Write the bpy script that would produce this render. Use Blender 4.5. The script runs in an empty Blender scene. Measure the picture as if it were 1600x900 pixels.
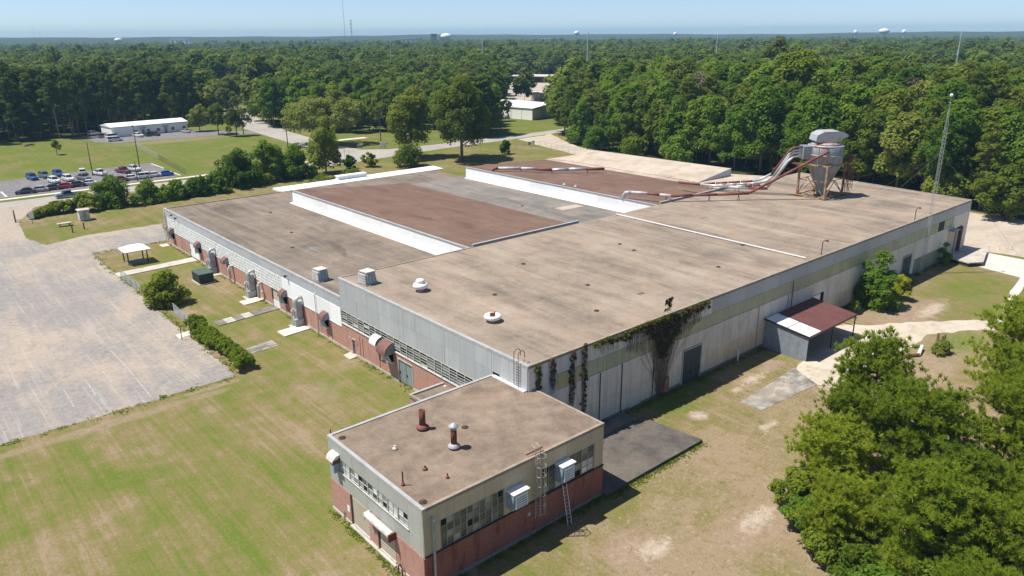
import bpy, math, random
import numpy as np
from mathutils import Vector, Matrix

# ------------------------------------------------------------------ camera, sky, sun, exposure
S = bpy.context.scene
COL = S.collection
CAM = np.array([-41.81, -46.47, 38.24])
YAW, PITCH, ROLL, FPX = 0.8607, 0.3263, -0.0075, 1172.1
fw = np.array([math.cos(YAW)*math.cos(PITCH), math.sin(YAW)*math.cos(PITCH), -math.sin(PITCH)])
rt = np.cross(fw, [0, 0, 1]); rt /= np.linalg.norm(rt); up = np.cross(rt, fw)
rt, up = math.cos(ROLL)*rt+math.sin(ROLL)*up, -math.sin(ROLL)*rt+math.cos(ROLL)*up
cam = bpy.data.objects.new('camera', bpy.data.cameras.new('camera')); COL.objects.link(cam)
cam.matrix_world = Matrix(((rt[0], up[0], -fw[0], CAM[0]), (rt[1], up[1], -fw[1], CAM[1]), (rt[2], up[2], -fw[2], CAM[2]), (0, 0, 0, 1)))
cam.data.sensor_width = 36; cam.data.lens = FPX/1600*36; cam.data.clip_end = 30000; cam.data.clip_start = 0.5
S.camera = cam
SUNDIR = Vector((0.40, -0.30, -1.0)).normalized()
sun = bpy.data.objects.new('sun', bpy.data.lights.new('sun', 'SUN')); COL.objects.link(sun)
sun.data.energy = 5.0; sun.data.angle = math.radians(0.53); sun.data.color = (1, 0.95, 0.87)
sun.rotation_euler = SUNDIR.to_track_quat('-Z', 'Y').to_euler()
W = bpy.data.worlds.new('World'); S.world = W; W.use_nodes = True
wn = W.node_tree; bg = wn.nodes['Background']
sky = wn.nodes.new('ShaderNodeTexSky'); sky.sky_type = 'NISHITA'; sky.sun_disc = False
sky.sun_elevation = math.asin(-SUNDIR.z); sky.sun_rotation = math.atan2(-SUNDIR.x, -SUNDIR.y)
sky.air_density = 0.5; sky.dust_density = 0.35; sky.ozone_density = 2.5
wn.links.new(sky.outputs[0], bg.inputs[0]); bg.inputs[1].default_value = 0.12
S.view_settings.view_transform = 'Standard'; S.view_settings.look = 'None'
S.view_settings.gamma = 1; S.view_settings.exposure = 0.32
S.cycles.max_bounces = 6; S.cycles.diffuse_bounces = 4; S.cycles.transparent_max_bounces = 4; S.cycles.volume_bounces = 0

def az_px(x, y):
    """picture column (of 1600) in which a far place stands; used only to leave out trees outside the view"""
    d = np.array([x, y, 10.0])-CAM
    z = d@fw
    return 800+FPX*(d@rt)/z if z > 1 else -9e9
def dist(x, y): return math.hypot(x-CAM[0], y-CAM[1])

# ------------------------------------------------------------------ materials
class N:
    def __init__(s, name, rough=0.9, spec=0.2):
        s.m = bpy.data.materials.new(name); s.m.use_nodes = True
        s.t = s.m.node_tree; s.b = s.t.nodes['Principled BSDF']
        s.b.inputs['Roughness'].default_value = rough
        s.b.inputs['Specular IOR Level'].default_value = spec
    def n(s, k, **kw):
        x = s.t.nodes.new(k)
        for a, v in kw.items(): setattr(x, a, v)
        return x
    def put(s, sock, v):
        if isinstance(v, bpy.types.NodeSocket): s.t.links.new(v, sock)
        elif v is not None:
            if sock.type == 'RGBA' and isinstance(v, (tuple, list)) and len(v) == 3: v = (*v, 1)
            sock.default_value = v
    def pos(s): return s.n('ShaderNodeNewGeometry').outputs['Position']
    def obj(s): return s.n('ShaderNodeTexCoord').outputs['Object']
    def rnd(s): return s.n('ShaderNodeObjectInfo').outputs['Random']
    def island(s): return s.n('ShaderNodeNewGeometry').outputs['Random Per Island']
    def map(s, v, scale=(1, 1, 1), rot=(0, 0, 0), loc=(0, 0, 0)):
        x = s.n('ShaderNodeMapping'); s.put(x.inputs[0], v)
        x.inputs['Scale'].default_value = scale; x.inputs['Rotation'].default_value = rot; x.inputs['Location'].default_value = loc
        return x.outputs[0]
    def noise(s, v, scale, detail=4, rough=0.55, dist=0.0):
        x = s.n('ShaderNodeTexNoise'); s.put(x.inputs['Vector'], v); x.inputs['Scale'].default_value = scale
        x.inputs['Detail'].default_value = detail; x.inputs['Roughness'].default_value = rough; x.inputs['Distortion'].default_value = dist
        return x.outputs['Fac']
    def ramp(s, f, *st):
        x = s.n('ShaderNodeValToRGB'); s.put(x.inputs[0], f); e = x.color_ramp.elements
        while len(e) < len(st): e.new(0.5)
        for i, (p, c) in enumerate(st):
            e[i].position = p; c = (c, c, c) if not isinstance(c, tuple) else c; e[i].color = (*c, 1)
        return x.outputs[0]
    def mix(s, f, a, b, mode='MIX'):
        x = s.n('ShaderNodeMix', data_type='RGBA', blend_type=mode)
        s.put(x.inputs[0], f); s.put(x.inputs[6], a); s.put(x.inputs[7], b)
        return x.outputs[2]
    def math(s, op, a, b=0.0, c=None, clamp=False):
        x = s.n('ShaderNodeMath', operation=op, use_clamp=clamp); s.put(x.inputs[0], a); s.put(x.inputs[1], b)
        if c is not None: s.put(x.inputs[2], c)
        return x.outputs[0]
    def sep(s, v):
        x = s.n('ShaderNodeSeparateXYZ'); s.put(x.inputs[0], v); return x.outputs
    def comb(s, x_, y_, z_=0.0):
        x = s.n('ShaderNodeCombineXYZ'); s.put(x.inputs[0], x_); s.put(x.inputs[1], y_); s.put(x.inputs[2], z_); return x.outputs[0]
    def smooth(s, v, lo, hi):
        x = s.n('ShaderNodeMapRange', interpolation_type='SMOOTHSTEP'); s.put(x.inputs[0], v)
        x.inputs[1].default_value = lo; x.inputs[2].default_value = hi; return x.outputs[0]
    def bump(s, h, strength=0.3, d=0.05):
        x = s.n('ShaderNodeBump'); s.put(x.inputs['Height'], h); x.inputs['Strength'].default_value = strength; x.inputs['Distance'].default_value = d
        s.t.links.new(x.outputs[0], s.b.inputs['Normal'])
    def col(s, c): s.put(s.b.inputs['Base Color'], c); return s.m

def plain(name, c, rough=0.7, metal=0.0, var=0.25, scale=1.5, spec=0.3):
    """painted or bare surface with mottling and a little grime"""
    m = N(name, rough, spec); m.b.inputs['Metallic'].default_value = metal
    f = m.noise(m.pos(), scale, 5, 0.6)
    g = m.ramp(f, (0.3, tuple(x*(1-var) for x in c)), (0.55, c), (0.8, tuple(min(1, x*(1+var*0.5)) for x in c)))
    return m.col(g)

def streaked(name, c, dirt_shade, amount=0.5, rough=0.6, metal=0.0, rib=0.0):
    """wall sheet with rain streaks running down, optional ribs"""
    m = N(name, rough, 0.3); m.b.inputs['Metallic'].default_value = metal
    p = m.pos(); x, y, z = m.sep(p)
    h = m.math('ADD', x, y)
    st = m.noise(m.comb(m.math('MULTIPLY', h, 2.2), m.math('MULTIPLY', z, 0.16)), 1.0, 5, 0.65)
    bl = m.noise(p, 0.35, 4, 0.6)
    f = m.math('MULTIPLY', m.smooth(m.math('ADD', m.math('MULTIPLY', st, 0.65), m.math('MULTIPLY', bl, 0.35)), 0.42, 0.72), amount)
    var = m.mix(m.rnd(), tuple(v*0.93 for v in c), tuple(min(1, v*1.06) for v in c))
    cc = m.mix(f, var, dirt_shade)
    if rib:
        w = m.math('SINE', m.math('MULTIPLY', h, 2*math.pi/rib))
        m.bump(w, 0.18, rib*0.10)
        cc = m.mix(m.smooth(w, -1.0, -0.5), m.mix(0.05, cc, dirt_shade), cc)  # rib grooves tinted darker, their shade put into the colour
    return m.col(cc)

def brick(name, c1, c2, mortar, stain=0.3):
    m = N(name, 0.9, 0.15); p = m.pos(); x, y, z = m.sep(p)
    v = m.comb(m.math('ADD', x, y), z)
    b = m.n('ShaderNodeTexBrick'); m.put(b.inputs['Vector'], v)
    b.inputs['Scale'].default_value = 1; b.inputs['Brick Width'].default_value = 0.21; b.inputs['Row Height'].default_value = 0.075
    b.inputs['Mortar Size'].default_value = 0.012; m.put(b.inputs[1], c1); m.put(b.inputs[2], c2); m.put(b.inputs[3], mortar)
    n1 = m.noise(p, 0.45, 5, 0.65)
    st = m.noise(m.comb(m.math('MULTIPLY', m.math('ADD', x, y), 1.4), m.math('MULTIPLY', z, 0.25)), 1.0, 5, 0.65)
    c = m.mix(m.math('MULTIPLY', m.smooth(st, 0.5, 0.75), stain), b.outputs[0], tuple(q*0.35 for q in c1))
    c = m.mix(m.math('MULTIPLY', m.smooth(n1, 0.45, 0.8), 0.35), c, tuple(min(1, q*1.45+0.03) for q in c1))
    m.bump(b.outputs['Fac'], -0.3, 0.01)
    return m.col(c)

def roofing(name, cs, streak=(0.6, 0.06), scale=0.16, fine=3.0, contrast=1.0, seam=0.0, ang=0.0):
    """weathered built-up roofing: long stains along the felt, blotches, gravel grain, lap seams"""
    m = N(name, 0.95, 0.1); p = m.map(m.pos(), rot=(0, 0, ang))
    a = m.noise(m.map(p, (streak[0], streak[1], 1)), 1.0, 6, 0.62, 0.6)
    b = m.noise(p, scale, 6, 0.6, 0.4); f = m.noise(p, fine, 3, 0.7)
    b2 = m.noise(m.map(p, loc=(31, 7, 0)), scale*3.3, 5, 0.6, 0.3)
    v = m.math('ADD', m.math('ADD', m.math('MULTIPLY', a, 0.34), m.math('MULTIPLY', b, 0.30)), m.math('ADD', m.math('MULTIPLY', f, 0.16), m.math('MULTIPLY', b2, 0.20)))
    v = m.math('ADD', m.math('MULTIPLY', m.math('SUBTRACT', v, 0.5), 2.4*contrast), 0.5, clamp=True)
    c = m.ramp(v, (0.05, cs[0]), (0.4, cs[1]), (0.62, cs[2]), (0.95, cs[3]))
    # dark pond marks with their own outline
    d = m.noise(m.map(p, (0.16, 0.07, 1), loc=(5, 3, 0)), 1.0, 3, 0.5, 0.5)
    c = m.mix(m.math('MULTIPLY', m.smooth(d, 0.60, 0.72), 0.6), c, cs[0])
    g2 = m.noise(m.map(p, (streak[0]*4, streak[1]*3, 1), loc=(11, 2, 0)), 1.0, 5, 0.7, 0.4)
    c = m.mix(m.math('MULTIPLY', m.smooth(g2, 0.56, 0.72), 0.26), c, cs[0])
    c = m.mix(m.math('MULTIPLY', m.smooth(m.noise(m.map(p, loc=(19, 3, 0)), 0.13, 5, 0.65, 0.9), 0.52, 0.66), 0.35), c, (cs[3][0]*0.92, cs[3][1]*0.82, cs[3][2]*0.76))
    c = m.mix(m.math('MULTIPLY', m.smooth(m.noise(m.map(p, loc=(3, 40, 0)), 0.55, 5, 0.7, 0.8), 0.58, 0.72), 0.5), c, cs[3])
    if seam:
        x, y, z = m.sep(p)
        w = m.math('FRACT', m.math('DIVIDE', x, seam))
        c = m.mix(m.math('MULTIPLY', m.math('LESS_THAN', w, 0.06), 0.14), c, cs[0])
    m.bump(f, 0.35, 0.05)
    return m.col(c)

def foliage(name, dark, mid, light, trans=0.25, scale=0.25):
    m = N(name, 0.75, 0.1)
    isl = m.island(); r = m.rnd(); cl = m.noise(m.pos(), scale, 2, 0.5)
    v = m.math('ADD', m.math('ADD', m.math('MULTIPLY', isl, 0.30), m.math('MULTIPLY', r, 0.62)), m.math('MULTIPLY', cl, 0.45))
    v = m.math('SUBTRACT', v, 0.18)
    c = m.ramp(v, (0.1, dark), (0.48, mid), (0.9, light))
    tr = m.n('ShaderNodeBsdfTranslucent'); m.put(tr.inputs[0], m.mix(0.5, c, tuple(min(1, x*1.6) for x in light)))
    mx = m.n('ShaderNodeMixShader'); mx.inputs[0].default_value = trans
    m.col(c)
    m.t.links.new(m.b.outputs[0], mx.inputs[1]); m.t.links.new(tr.outputs[0], mx.inputs[2])
    m.t.links.new(mx.outputs[0], m.t.nodes['Material Output'].inputs[0])
    return m.m

def rusty(name, c, rust=(0.16, 0.055, 0.025), amount=0.5, rough=0.6, metal=0.0, scale=1.2):
    m = N(name, rough, 0.3); m.b.inputs['Metallic'].default_value = metal
    f = m.smooth(m.noise(m.pos(), scale, 6, 0.65), 0.62-amount*0.35, 0.72-amount*0.25)
    g = m.noise(m.pos(), scale*4, 4, 0.6)
    c = m.mix(f, m.mix(g, tuple(x*0.8 for x in c), c), m.mix(g, rust, tuple(x*1.9 for x in rust)))
    return m.col(c)

def glassy(name, c, rough=0.12):
    m = N(name, rough, 0.5)
    return m.col(m.mix(m.rnd(), tuple(x*0.5 for x in c), tuple(min(1, x*1.6) for x in c)))

M = {}
M['brick'] = brick('red_brick', (0.37, 0.135, 0.095), (0.48, 0.205, 0.15), (0.52, 0.42, 0.35), 0.4)
M['brick_dark'] = brick('old_dark_brick', (0.225, 0.050, 0.037), (0.315, 0.085, 0.060), (0.33, 0.22, 0.18), 0.8)
M['metal_grey'] = streaked('grey_sheet_metal', (0.46, 0.48, 0.48), (0.27, 0.28, 0.28), 0.45, 0.55, 0.0, 0.3)
M['fascia'] = streaked('blue_grey_fascia_metal', (0.47, 0.49, 0.51), (0.30, 0.31, 0.33), 0.35, 0.5, 0.0, 0.3)
M['coping'] = plain('pale_coping_metal', (0.42, 0.425, 0.42), 0.5, 0, 0.2, 0.8)
M['coping_tan'] = plain('tan_roof_edge', (0.33, 0.27, 0.21), 0.8, 0, 0.3, 0.8)
M['white_panel'] = streaked('white_painted_sheet', (0.90, 0.90, 0.88), (0.76, 0.75, 0.71), 0.25, 0.6)
M['white'] = plain('white_paint', (0.84, 0.84, 0.82), 0.6, 0, 0.08)
M['white_dirty'] = plain('dirty_white_paint', (0.62, 0.60, 0.55), 0.7, 0, 0.3)
M['block'] = plain('painted_glass_block', (0.80, 0.81, 0.78), 0.35, 0, 0.10, 2.0)
M['grout'] = plain('block_joint', (0.16, 0.19, 0.18), 0.9)
M['pale_wall'] = streaked('pale_wall_sheet', (0.76, 0.71, 0.64), (0.36, 0.32, 0.28), 0.7, 0.75, 0.0, 0.3)
M['pale_wall_low'] = streaked('pale_wall_sheet_tan', (0.76, 0.65, 0.50), (0.33, 0.28, 0.22), 0.7, 0.8, 0.0, 0.3)
M['fibre'] = streaked('green_fibreglass_sheet', (0.46, 0.47, 0.31), (0.25, 0.26, 0.18), 0.6, 0.5)
M['faded_yellow'] = streaked('faded_yellow_sheet', (0.58, 0.50, 0.27), (0.33, 0.29, 0.17), 0.6, 0.6)
M['mossy'] = streaked('mossy_sheet', (0.30, 0.31, 0.21), (0.15, 0.16, 0.10), 0.7, 0.85)
M['base_stain'] = streaked('stained_concrete_base', (0.26, 0.25, 0.23), (0.08, 0.08, 0.075), 0.8, 0.95)
M['concrete'] = plain('pale_concrete', (0.52, 0.48, 0.41), 0.92, 0, 0.28, 0.7)
M['concrete_dark'] = plain('stained_concrete', (0.22, 0.20, 0.17), 0.95, 0, 0.4, 0.6)
M['concrete_white'] = plain('sun_bleached_concrete', (0.66, 0.61, 0.53), 0.92, 0, 0.22, 0.5)
M['slab_dark'] = roofing('mouldy_slab', [(0.055, 0.05, 0.045), (0.10, 0.09, 0.08), (0.14, 0.125, 0.11), (0.22, 0.20, 0.175)], (0.5, 0.4), 0.35, 6, 1.0)
M['slab_mix'] = roofing('patched_slab', [(0.10, 0.095, 0.085), (0.20, 0.19, 0.17), (0.36, 0.33, 0.29), (0.55, 0.5, 0.42)], (0.25, 0.6), 0.3, 5, 1.4)
M['tan_sheet'] = streaked('tan_cladding', (0.54, 0.46, 0.33), (0.28, 0.25, 0.20), 0.45, 0.7)
M['boiler_grey'] = streaked('grey_green_cladding', (0.42, 0.43, 0.39), (0.31, 0.32, 0.29), 0.4, 0.65)
M['dark_trim'] = plain('dark_rusty_trim', (0.06, 0.045, 0.038), 0.8)
M['roof_high'] = roofing('tan_roofing', [(0.144, 0.121, 0.098), (0.261, 0.212, 0.165), (0.329, 0.265, 0.206), (0.412, 0.341, 0.270)], (0.5, 0.05), 0.10, 2.6, 1.3, 1.0)
M['roof_low'] = roofing('grey_brown_roofing', [(0.093, 0.076, 0.066), (0.182, 0.150, 0.121), (0.240, 0.197, 0.155), (0.348, 0.277, 0.215)], (0.75, 0.045), 0.10, 2.6, 1.2, 1.0)
M['roof_brown'] = roofing('brown_gravel_roofing', [(0.113, 0.070, 0.052), (0.167, 0.106, 0.081), (0.198, 0.131, 0.099), (0.288, 0.203, 0.153)], (0.55, 0.07), 0.10, 2.6, 0.95)
M['roof_grey'] = roofing('grey_roofing', [(0.131, 0.123, 0.111), (0.193, 0.176, 0.156), (0.238, 0.217, 0.193), (0.353, 0.312, 0.262)], (0.6, 0.08), 0.12, 2.6, 1.1)
M['roof_bay'] = roofing('pale_tan_roofing', [(0.27, 0.22, 0.17), (0.42, 0.35, 0.28), (0.52, 0.44, 0.355), (0.62, 0.54, 0.45)], (0.2, 0.3), 0.12, 2.6, 0.9)
M['roof_small'] = roofing('brown_tan_gravel_roof', [(0.114, 0.085, 0.066), (0.205, 0.155, 0.116), (0.268, 0.209, 0.158), (0.356, 0.287, 0.224)], (0.5, 0.45), 0.33, 5.0, 1.0)
M['rust'] = rusty('rusted_steel', (0.16, 0.06, 0.04), (0.10, 0.035, 0.02), 0.5, 0.8)
M['rust_pipe'] = rusty('brown_oxide_pipe', (0.24, 0.09, 0.07), (0.13, 0.045, 0.03), 0.4, 0.7)
M['galv'] = rusty('galvanised_duct', (0.62, 0.64, 0.65), (0.40, 0.26, 0.18), 0.22, 0.4, 0.35)
M['galv_grey'] = plain('dull_galvanised', (0.36, 0.39, 0.40), 0.5, 0.2, 0.3)
M['cyc'] = rusty('weathered_steel_hopper', (0.31, 0.36, 0.40), (0.26, 0.15, 0.10), 0.30, 0.55, 0.25, 0.7)
M['cyc_rust'] = rusty('rusted_hopper_top', (0.52, 0.52, 0.51), (0.28, 0.12, 0.065), 0.40, 0.7, 0.1, 0.9)
M['hood_metal'] = rusty('rust streaked pale hood', (0.46, 0.49, 0.51), (0.33, 0.17, 0.10), 0.28, 0.5, 0.1, 0.8)
M['yellow_rust'] = rusty('faded_yellow_steel', (0.40, 0.31, 0.17), (0.20, 0.075, 0.035), 0.55, 0.75)
M['maroon'] = plain('maroon_sheet_roof', (0.15, 0.062, 0.055), 0.65, 0, 0.2, 0.7)
M['hood_brown'] = plain('red_brown_canvas', (0.21, 0.105, 0.09), 0.8, 0, 0.25)
M['slate'] = plain('slate_grey_steel', (0.25, 0.29, 0.33), 0.6, 0, 0.2)
M['blue_panel'] = plain('blue_grey_panel', (0.30, 0.40, 0.47), 0.5, 0, 0.15)
M['green_door'] = streaked('weathered_green_door', (0.25, 0.30, 0.29), (0.11, 0.13, 0.13), 0.7, 0.8, 0, 0.3)
M['grey_door'] = streaked('dark_grey_door', (0.085, 0.10, 0.11), (0.035, 0.04, 0.045), 0.6, 0.8, 0, 0.3)
M['rust_door'] = rusty('rusty_door', (0.44, 0.38, 0.30), (0.30, 0.085, 0.03), 0.75, 0.8)
M['cream_door'] = plain('cream_roller_door', (0.56, 0.49, 0.38), 0.7, 0, 0.15)
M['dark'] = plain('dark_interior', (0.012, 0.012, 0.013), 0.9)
M['glass'] = glassy('dark_window_glass', (0.075, 0.09, 0.09))
M['glass_dusty'] = glassy('dusty_window_glass', (0.22, 0.23, 0.20), 0.4)
M['glass_pale'] = glassy('painted_over_glass', (0.50, 0.52, 0.49), 0.5)
M['sash'] = plain('pale_steel_sash', (0.56, 0.57, 0.54), 0.6)
M['sash_tan'] = plain('tan_steel_sash', (0.40, 0.37, 0.30), 0.7)
M['transformer'] = plain('dark_green_cabinet', (0.022, 0.045, 0.036), 0.5, 0, 0.2)
M['transformer_top'] = plain('paler_green_lid', (0.075, 0.125, 0.105), 0.5, 0, 0.2)  # lid in a paler green than the cabinet body
M['wood_pole'] = plain('creosoted_wood', (0.12, 0.095, 0.075), 0.9)
M['steel_pole'] = plain('pale_steel_pole', (0.50, 0.53, 0.55), 0.5)
M['black'] = plain('black_steel', (0.03, 0.03, 0.03), 0.6)
M['tyre'] = plain('tyre_rubber', (0.025, 0.025, 0.026), 0.9)
M['hub'] = plain('wheel_hub', (0.45, 0.46, 0.47), 0.4, 0.5)
M['car_glass'] = plain('tinted_car_glass', (0.02, 0.025, 0.03), 0.08, 0, 0.1, 1, 0.6)
M['timber'] = plain('grey_timber', (0.20, 0.15, 0.11), 0.9)
M['tan_roof'] = plain('tan_metal_roof', (0.62, 0.60, 0.56), 0.5, 0, 0.1)
M['red_brown'] = plain('red_brown_tower', (0.26, 0.12, 0.11), 0.8)
M['line'] = plain('worn_line_paint', (0.435, 0.42, 0.395), 0.9, 0, 0.45, 2.0)
def paint(name, c, rough=0.3):
    m = N('car_paint_'+name, rough, 0.5); m.b.inputs['Coat Weight'].default_value = 0.4
    return m.col(m.mix(m.noise(m.obj(), 1.2, 2), tuple(x*0.9 for x in c), c))

# foliage
M['leaf_wood'] = foliage('broadleaf_foliage', (0.044, 0.094, 0.009), (0.108, 0.195, 0.016), (0.205, 0.290, 0.030), 0.38)
M['leaf_oak'] = foliage('oak_foliage', (0.054, 0.088, 0.010), (0.132, 0.182, 0.018), (0.220, 0.255, 0.034), 0.36)
M['leaf_pine'] = foliage('pine_foliage', (0.034, 0.060, 0.010), (0.078, 0.116, 0.017), (0.140, 0.168, 0.028), 0.25)
M['needle'] = foliage('near_pine_needles', (0.075, 0.130, 0.011), (0.195, 0.270, 0.022), (0.37, 0.43, 0.045), 0.5, 0.5)
M['leaf_hedge'] = foliage('hedge_foliage', (0.062, 0.112, 0.010), (0.140, 0.196, 0.017), (0.235, 0.280, 0.033), 0.38, 0.8)
M['leaf_bright'] = foliage('bright_shrub_foliage', (0.055, 0.120, 0.012), (0.120, 0.210, 0.022), (0.205, 0.300, 0.036), 0.38, 0.6)
M['leaf_yellow'] = foliage('yellow_green_foliage', (0.13, 0.165, 0.010), (0.22, 0.26, 0.018), (0.33, 0.34, 0.03), 0.38, 0.6)
M['leaf_pale'] = foliage('pale_tree_foliage', (0.085, 0.118, 0.018), (0.165, 0.205, 0.032), (0.245, 0.275, 0.052), 0.34)
M['leaf_far'] = foliage('far_wood_foliage', (0.040, 0.078, 0.010), (0.100, 0.158, 0.017), (0.190, 0.235, 0.032), 0.32, 0.03)
M['ivy'] = foliage('ivy_leaf', (0.06, 0.066, 0.014), (0.13, 0.135, 0.025), (0.22, 0.20, 0.045), 0.25, 0.8)
M['ivy_dead'] = foliage('dead_ivy_leaf', (0.07, 0.055, 0.035), (0.13, 0.10, 0.06), (0.21, 0.165, 0.09), 0.15, 0.8)
M['dry'] = foliage('dry_grass_blades', (0.20, 0.155, 0.085), (0.32, 0.25, 0.14), (0.44, 0.36, 0.22), 0.2, 0.5)
M['dry_creeper'] = foliage('dry_brown_creeper', (0.20, 0.16, 0.07), (0.34, 0.27, 0.12), (0.44, 0.36, 0.17), 0.6, 0.8)
M['leaf_clipped'] = foliage('clipped_hedge_foliage', (0.085, 0.14, 0.010), (0.175, 0.235, 0.018), (0.28, 0.33, 0.035), 0.36, 0.8)
M['leaf_dead'] = foliage('grey_brown_twigs', (0.085, 0.07, 0.045), (0.16, 0.135, 0.085), (0.24, 0.205, 0.13), 0.25, 0.3)
M['ivy_dark'] = foliage('withered_creeper', (0.035, 0.030, 0.016), (0.080, 0.068, 0.034), (0.16, 0.14, 0.055), 0.2, 0.8)
M['bark'] = plain('bark', (0.14, 0.105, 0.08), 0.95, 0, 0.35, 3)
M['bark_pale'] = plain('pale_bark', (0.24, 0.19, 0.15), 0.95, 0, 0.3, 3)

def ground_materials():
    m = N('lawn_grass', 0.95, 0.05); p = m.pos(); x, y, z = m.sep(p)
    yard0 = m.math('MULTIPLY', m.smooth(m.math('MULTIPLY', y, -1.0), 2.0, 10.0), m.smooth(x, -16, 0))
    big = m.noise(p, 0.075, 4, 0.55, 0.5)
    st = m.noise(m.map(p, (0.55, 0.045, 1), (0, 0, math.radians(8))), 1.0, 5, 0.6, 0.3)
    st2 = m.noise(m.map(p, (2.6, 0.07, 1), (0, 0, math.radians(5))), 1.0, 4, 0.65)
    calm = m.math('SUBTRACT', 1.0, m.math('MULTIPLY', yard0, 0.75))
    mid = m.noise(p, 0.5, 5, 0.65, 0.4); fine = m.noise(p, 4.0, 4, 0.75)
    # greener beyond the factory and the road, drier on the yard side
    north = m.smooth(y, 152, 182)
    yard = m.math('MULTIPLY', m.math('MULTIPLY', m.smooth(m.math('ADD', m.math('MULTIPLY', y, -1.0), m.math('MULTIPLY', x, 0.25)), 4.0, 16.0), m.smooth(x, -16, 0)), m.math('SUBTRACT', 1.0, m.math('MULTIPLY', m.smooth(x, 60, 76), 0.9)))
    g = m.math('ADD', m.math('MULTIPLY', m.math('SUBTRACT', big, 0.5), 1.9), m.math('MULTIPLY', m.math('MULTIPLY', m.math('SUBTRACT', st, 0.5), 1.25), calm))
    g = m.math('ADD', g, m.math('MULTIPLY', m.math('MULTIPLY', m.math('SUBTRACT', st2, 0.5), 1.3), calm))
    g = m.math('ADD', g, m.math('MULTIPLY', m.math('SUBTRACT', mid, 0.5), 1.3))
    g = m.math('ADD', g, m.math('MULTIPLY', m.math('SUBTRACT', fine, 0.5), 1.3))
    g = m.math('ADD', m.math('ADD', g, 0.52), m.math('SUBTRACT', m.math('MULTIPLY', north, 0.34), m.math('MULTIPLY', yard, 0.40)), clamp=True)
    c = m.ramp(g, (0.0, (0.285, 0.218, 0.138)), (0.26, (0.232, 0.184, 0.095)), (0.50, (0.190, 0.168, 0.062)), (0.80, (0.150, 0.164, 0.040)), (1.0, (0.120, 0.160, 0.028)))
    # bare earth where the grass has gone, each patch with its own place and outline
    warp = m.noise(p, 0.55, 5, 0.65); mask = None
    for cx, cy, rx, ry, k in [(19.0, -5.7, 1.5, 1.1, 1), (67, -7.6, 10, 3.2, 0.8), (-2.5, -15.5, 3.0, 2.2, 0.8), (7.0, -20, 5, 2.2, 0.75), (9, -25.5, 4, 2, 0.8),
                              (30.5, -4.4, 2.6, 0.9, 0.9), (36, -4.0, 2.2, 1.3, 0.9), (-2.6, 30.6, 2.6, 1.8, 0.35), (-8.5, 26.0, 3.5, 3.0, 0.35), (-11.0, 64.5, 1.6, 4.5, 0.7), (-12.2, 46, 1.6, 10, 0.6), (-28, 33.8, 14, 1.0, 0.6), (-17, 35.3, 4, 0.7, 0.7),
                              (-4, -24, 4, 3, 0.6), (50, -17, 6, 3, 0.7), (36, -19, 8, 4, 0.8), (26, -24, 8, 4, 0.7), (13, -23, 3, 3, 0.6), (-16, 150, 3, 12, 0.5), (100, 206, 8, 5, 0.25), (50, 262, 24, 6, 0.45), (115, 350, 40, 40, 0.6)]:
        dx = m.math('DIVIDE', m.math('SUBTRACT', x, cx), rx); dy = m.math('DIVIDE', m.math('SUBTRACT', y, cy), ry)
        d = m.math('SQRT', m.math('ADD', m.math('MULTIPLY', dx, dx), m.math('MULTIPLY', dy, dy)))
        d = m.math('ADD', d, m.math('MULTIPLY', m.math('SUBTRACT', warp, 0.5), 2.6))
        b = m.math('MULTIPLY', m.math('SUBTRACT', 1.0, m.smooth(d, 0.55, 1.15)), k)
        mask = b if mask is None else m.math('MAXIMUM', mask, b)
    c = m.mix(mask, c, m.ramp(m.noise(p, 1.1, 5, 0.65), (0.3, (0.25, 0.175, 0.12)), (0.6, (0.34, 0.255, 0.185)), (0.8, (0.46, 0.375, 0.285))))
    def spot(cx, cy, rx, ry, e=1.1):
        dx = m.math('DIVIDE', m.math('SUBTRACT', x, cx), rx); dy = m.math('DIVIDE', m.math('SUBTRACT', y, cy), ry)
        d = m.math('ADD', m.math('SQRT', m.math('ADD', m.math('MULTIPLY', dx, dx), m.math('MULTIPLY', dy, dy))), m.math('MULTIPLY', m.math('SUBTRACT', m.noise(p, 1.0, 6, 0.78), 0.5), 3.6))
        return m.math('SUBTRACT', 1.0, m.smooth(d, 0.35, e+0.15))
    pale = None
    for q in ((31.0, -4.6, 2.4, 0.8), (27.3, -5.0, 0.8, 0.5), (19.0, -5.6, 1.0, 0.8), (36.2, -11.4, 2.2, 1.0), (8.0, -19.6, 2.5, 1.0), (-1.5, -16.5, 2.0, 1.0), (9.0, -25.0, 1.4, 0.9), (22.5, -11.8, 1.6, 0.6), (70.5, -9.0, 5, 1.2)):
        b = spot(*q); pale = b if pale is None else m.math('MAXIMUM', pale, b)
    c = m.mix(m.math('MULTIPLY', pale, 0.62), c, m.ramp(m.noise(p, 1.7, 5, 0.7), (0.35, (0.40, 0.33, 0.25)), (0.65, (0.60, 0.525, 0.425))))
    c = m.mix(m.math('MULTIPLY', spot(60.5, -16.2, 5.0, 2.2, 1.3), 0.85), c, (0.135, 0.175, 0.035))
    # pale dry litter on the yard side
    lit = m.math('MULTIPLY', m.smooth(m.noise(p, 2.2, 6, 0.8), 0.54, 0.66), m.math('ADD', m.math('MULTIPLY', yard, 0.65), 0.2))
    c = m.mix(lit, c, (0.40, 0.325, 0.225))
    wd = m.math('MULTIPLY', m.smooth(m.noise(m.map(p, loc=(7, 7, 0)), 1.3, 6, 0.8), 0.57, 0.68), 0.55)
    c = m.mix(wd, c, (0.085, 0.095, 0.028))
    m.bump(m.math('ADD', fine, m.noise(p, 12, 2)), 0.6, 0.06)
    M['lawn'] = m.col(c)

    m = N('forest_floor', 1.0, 0.0); p = m.pos()
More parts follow.
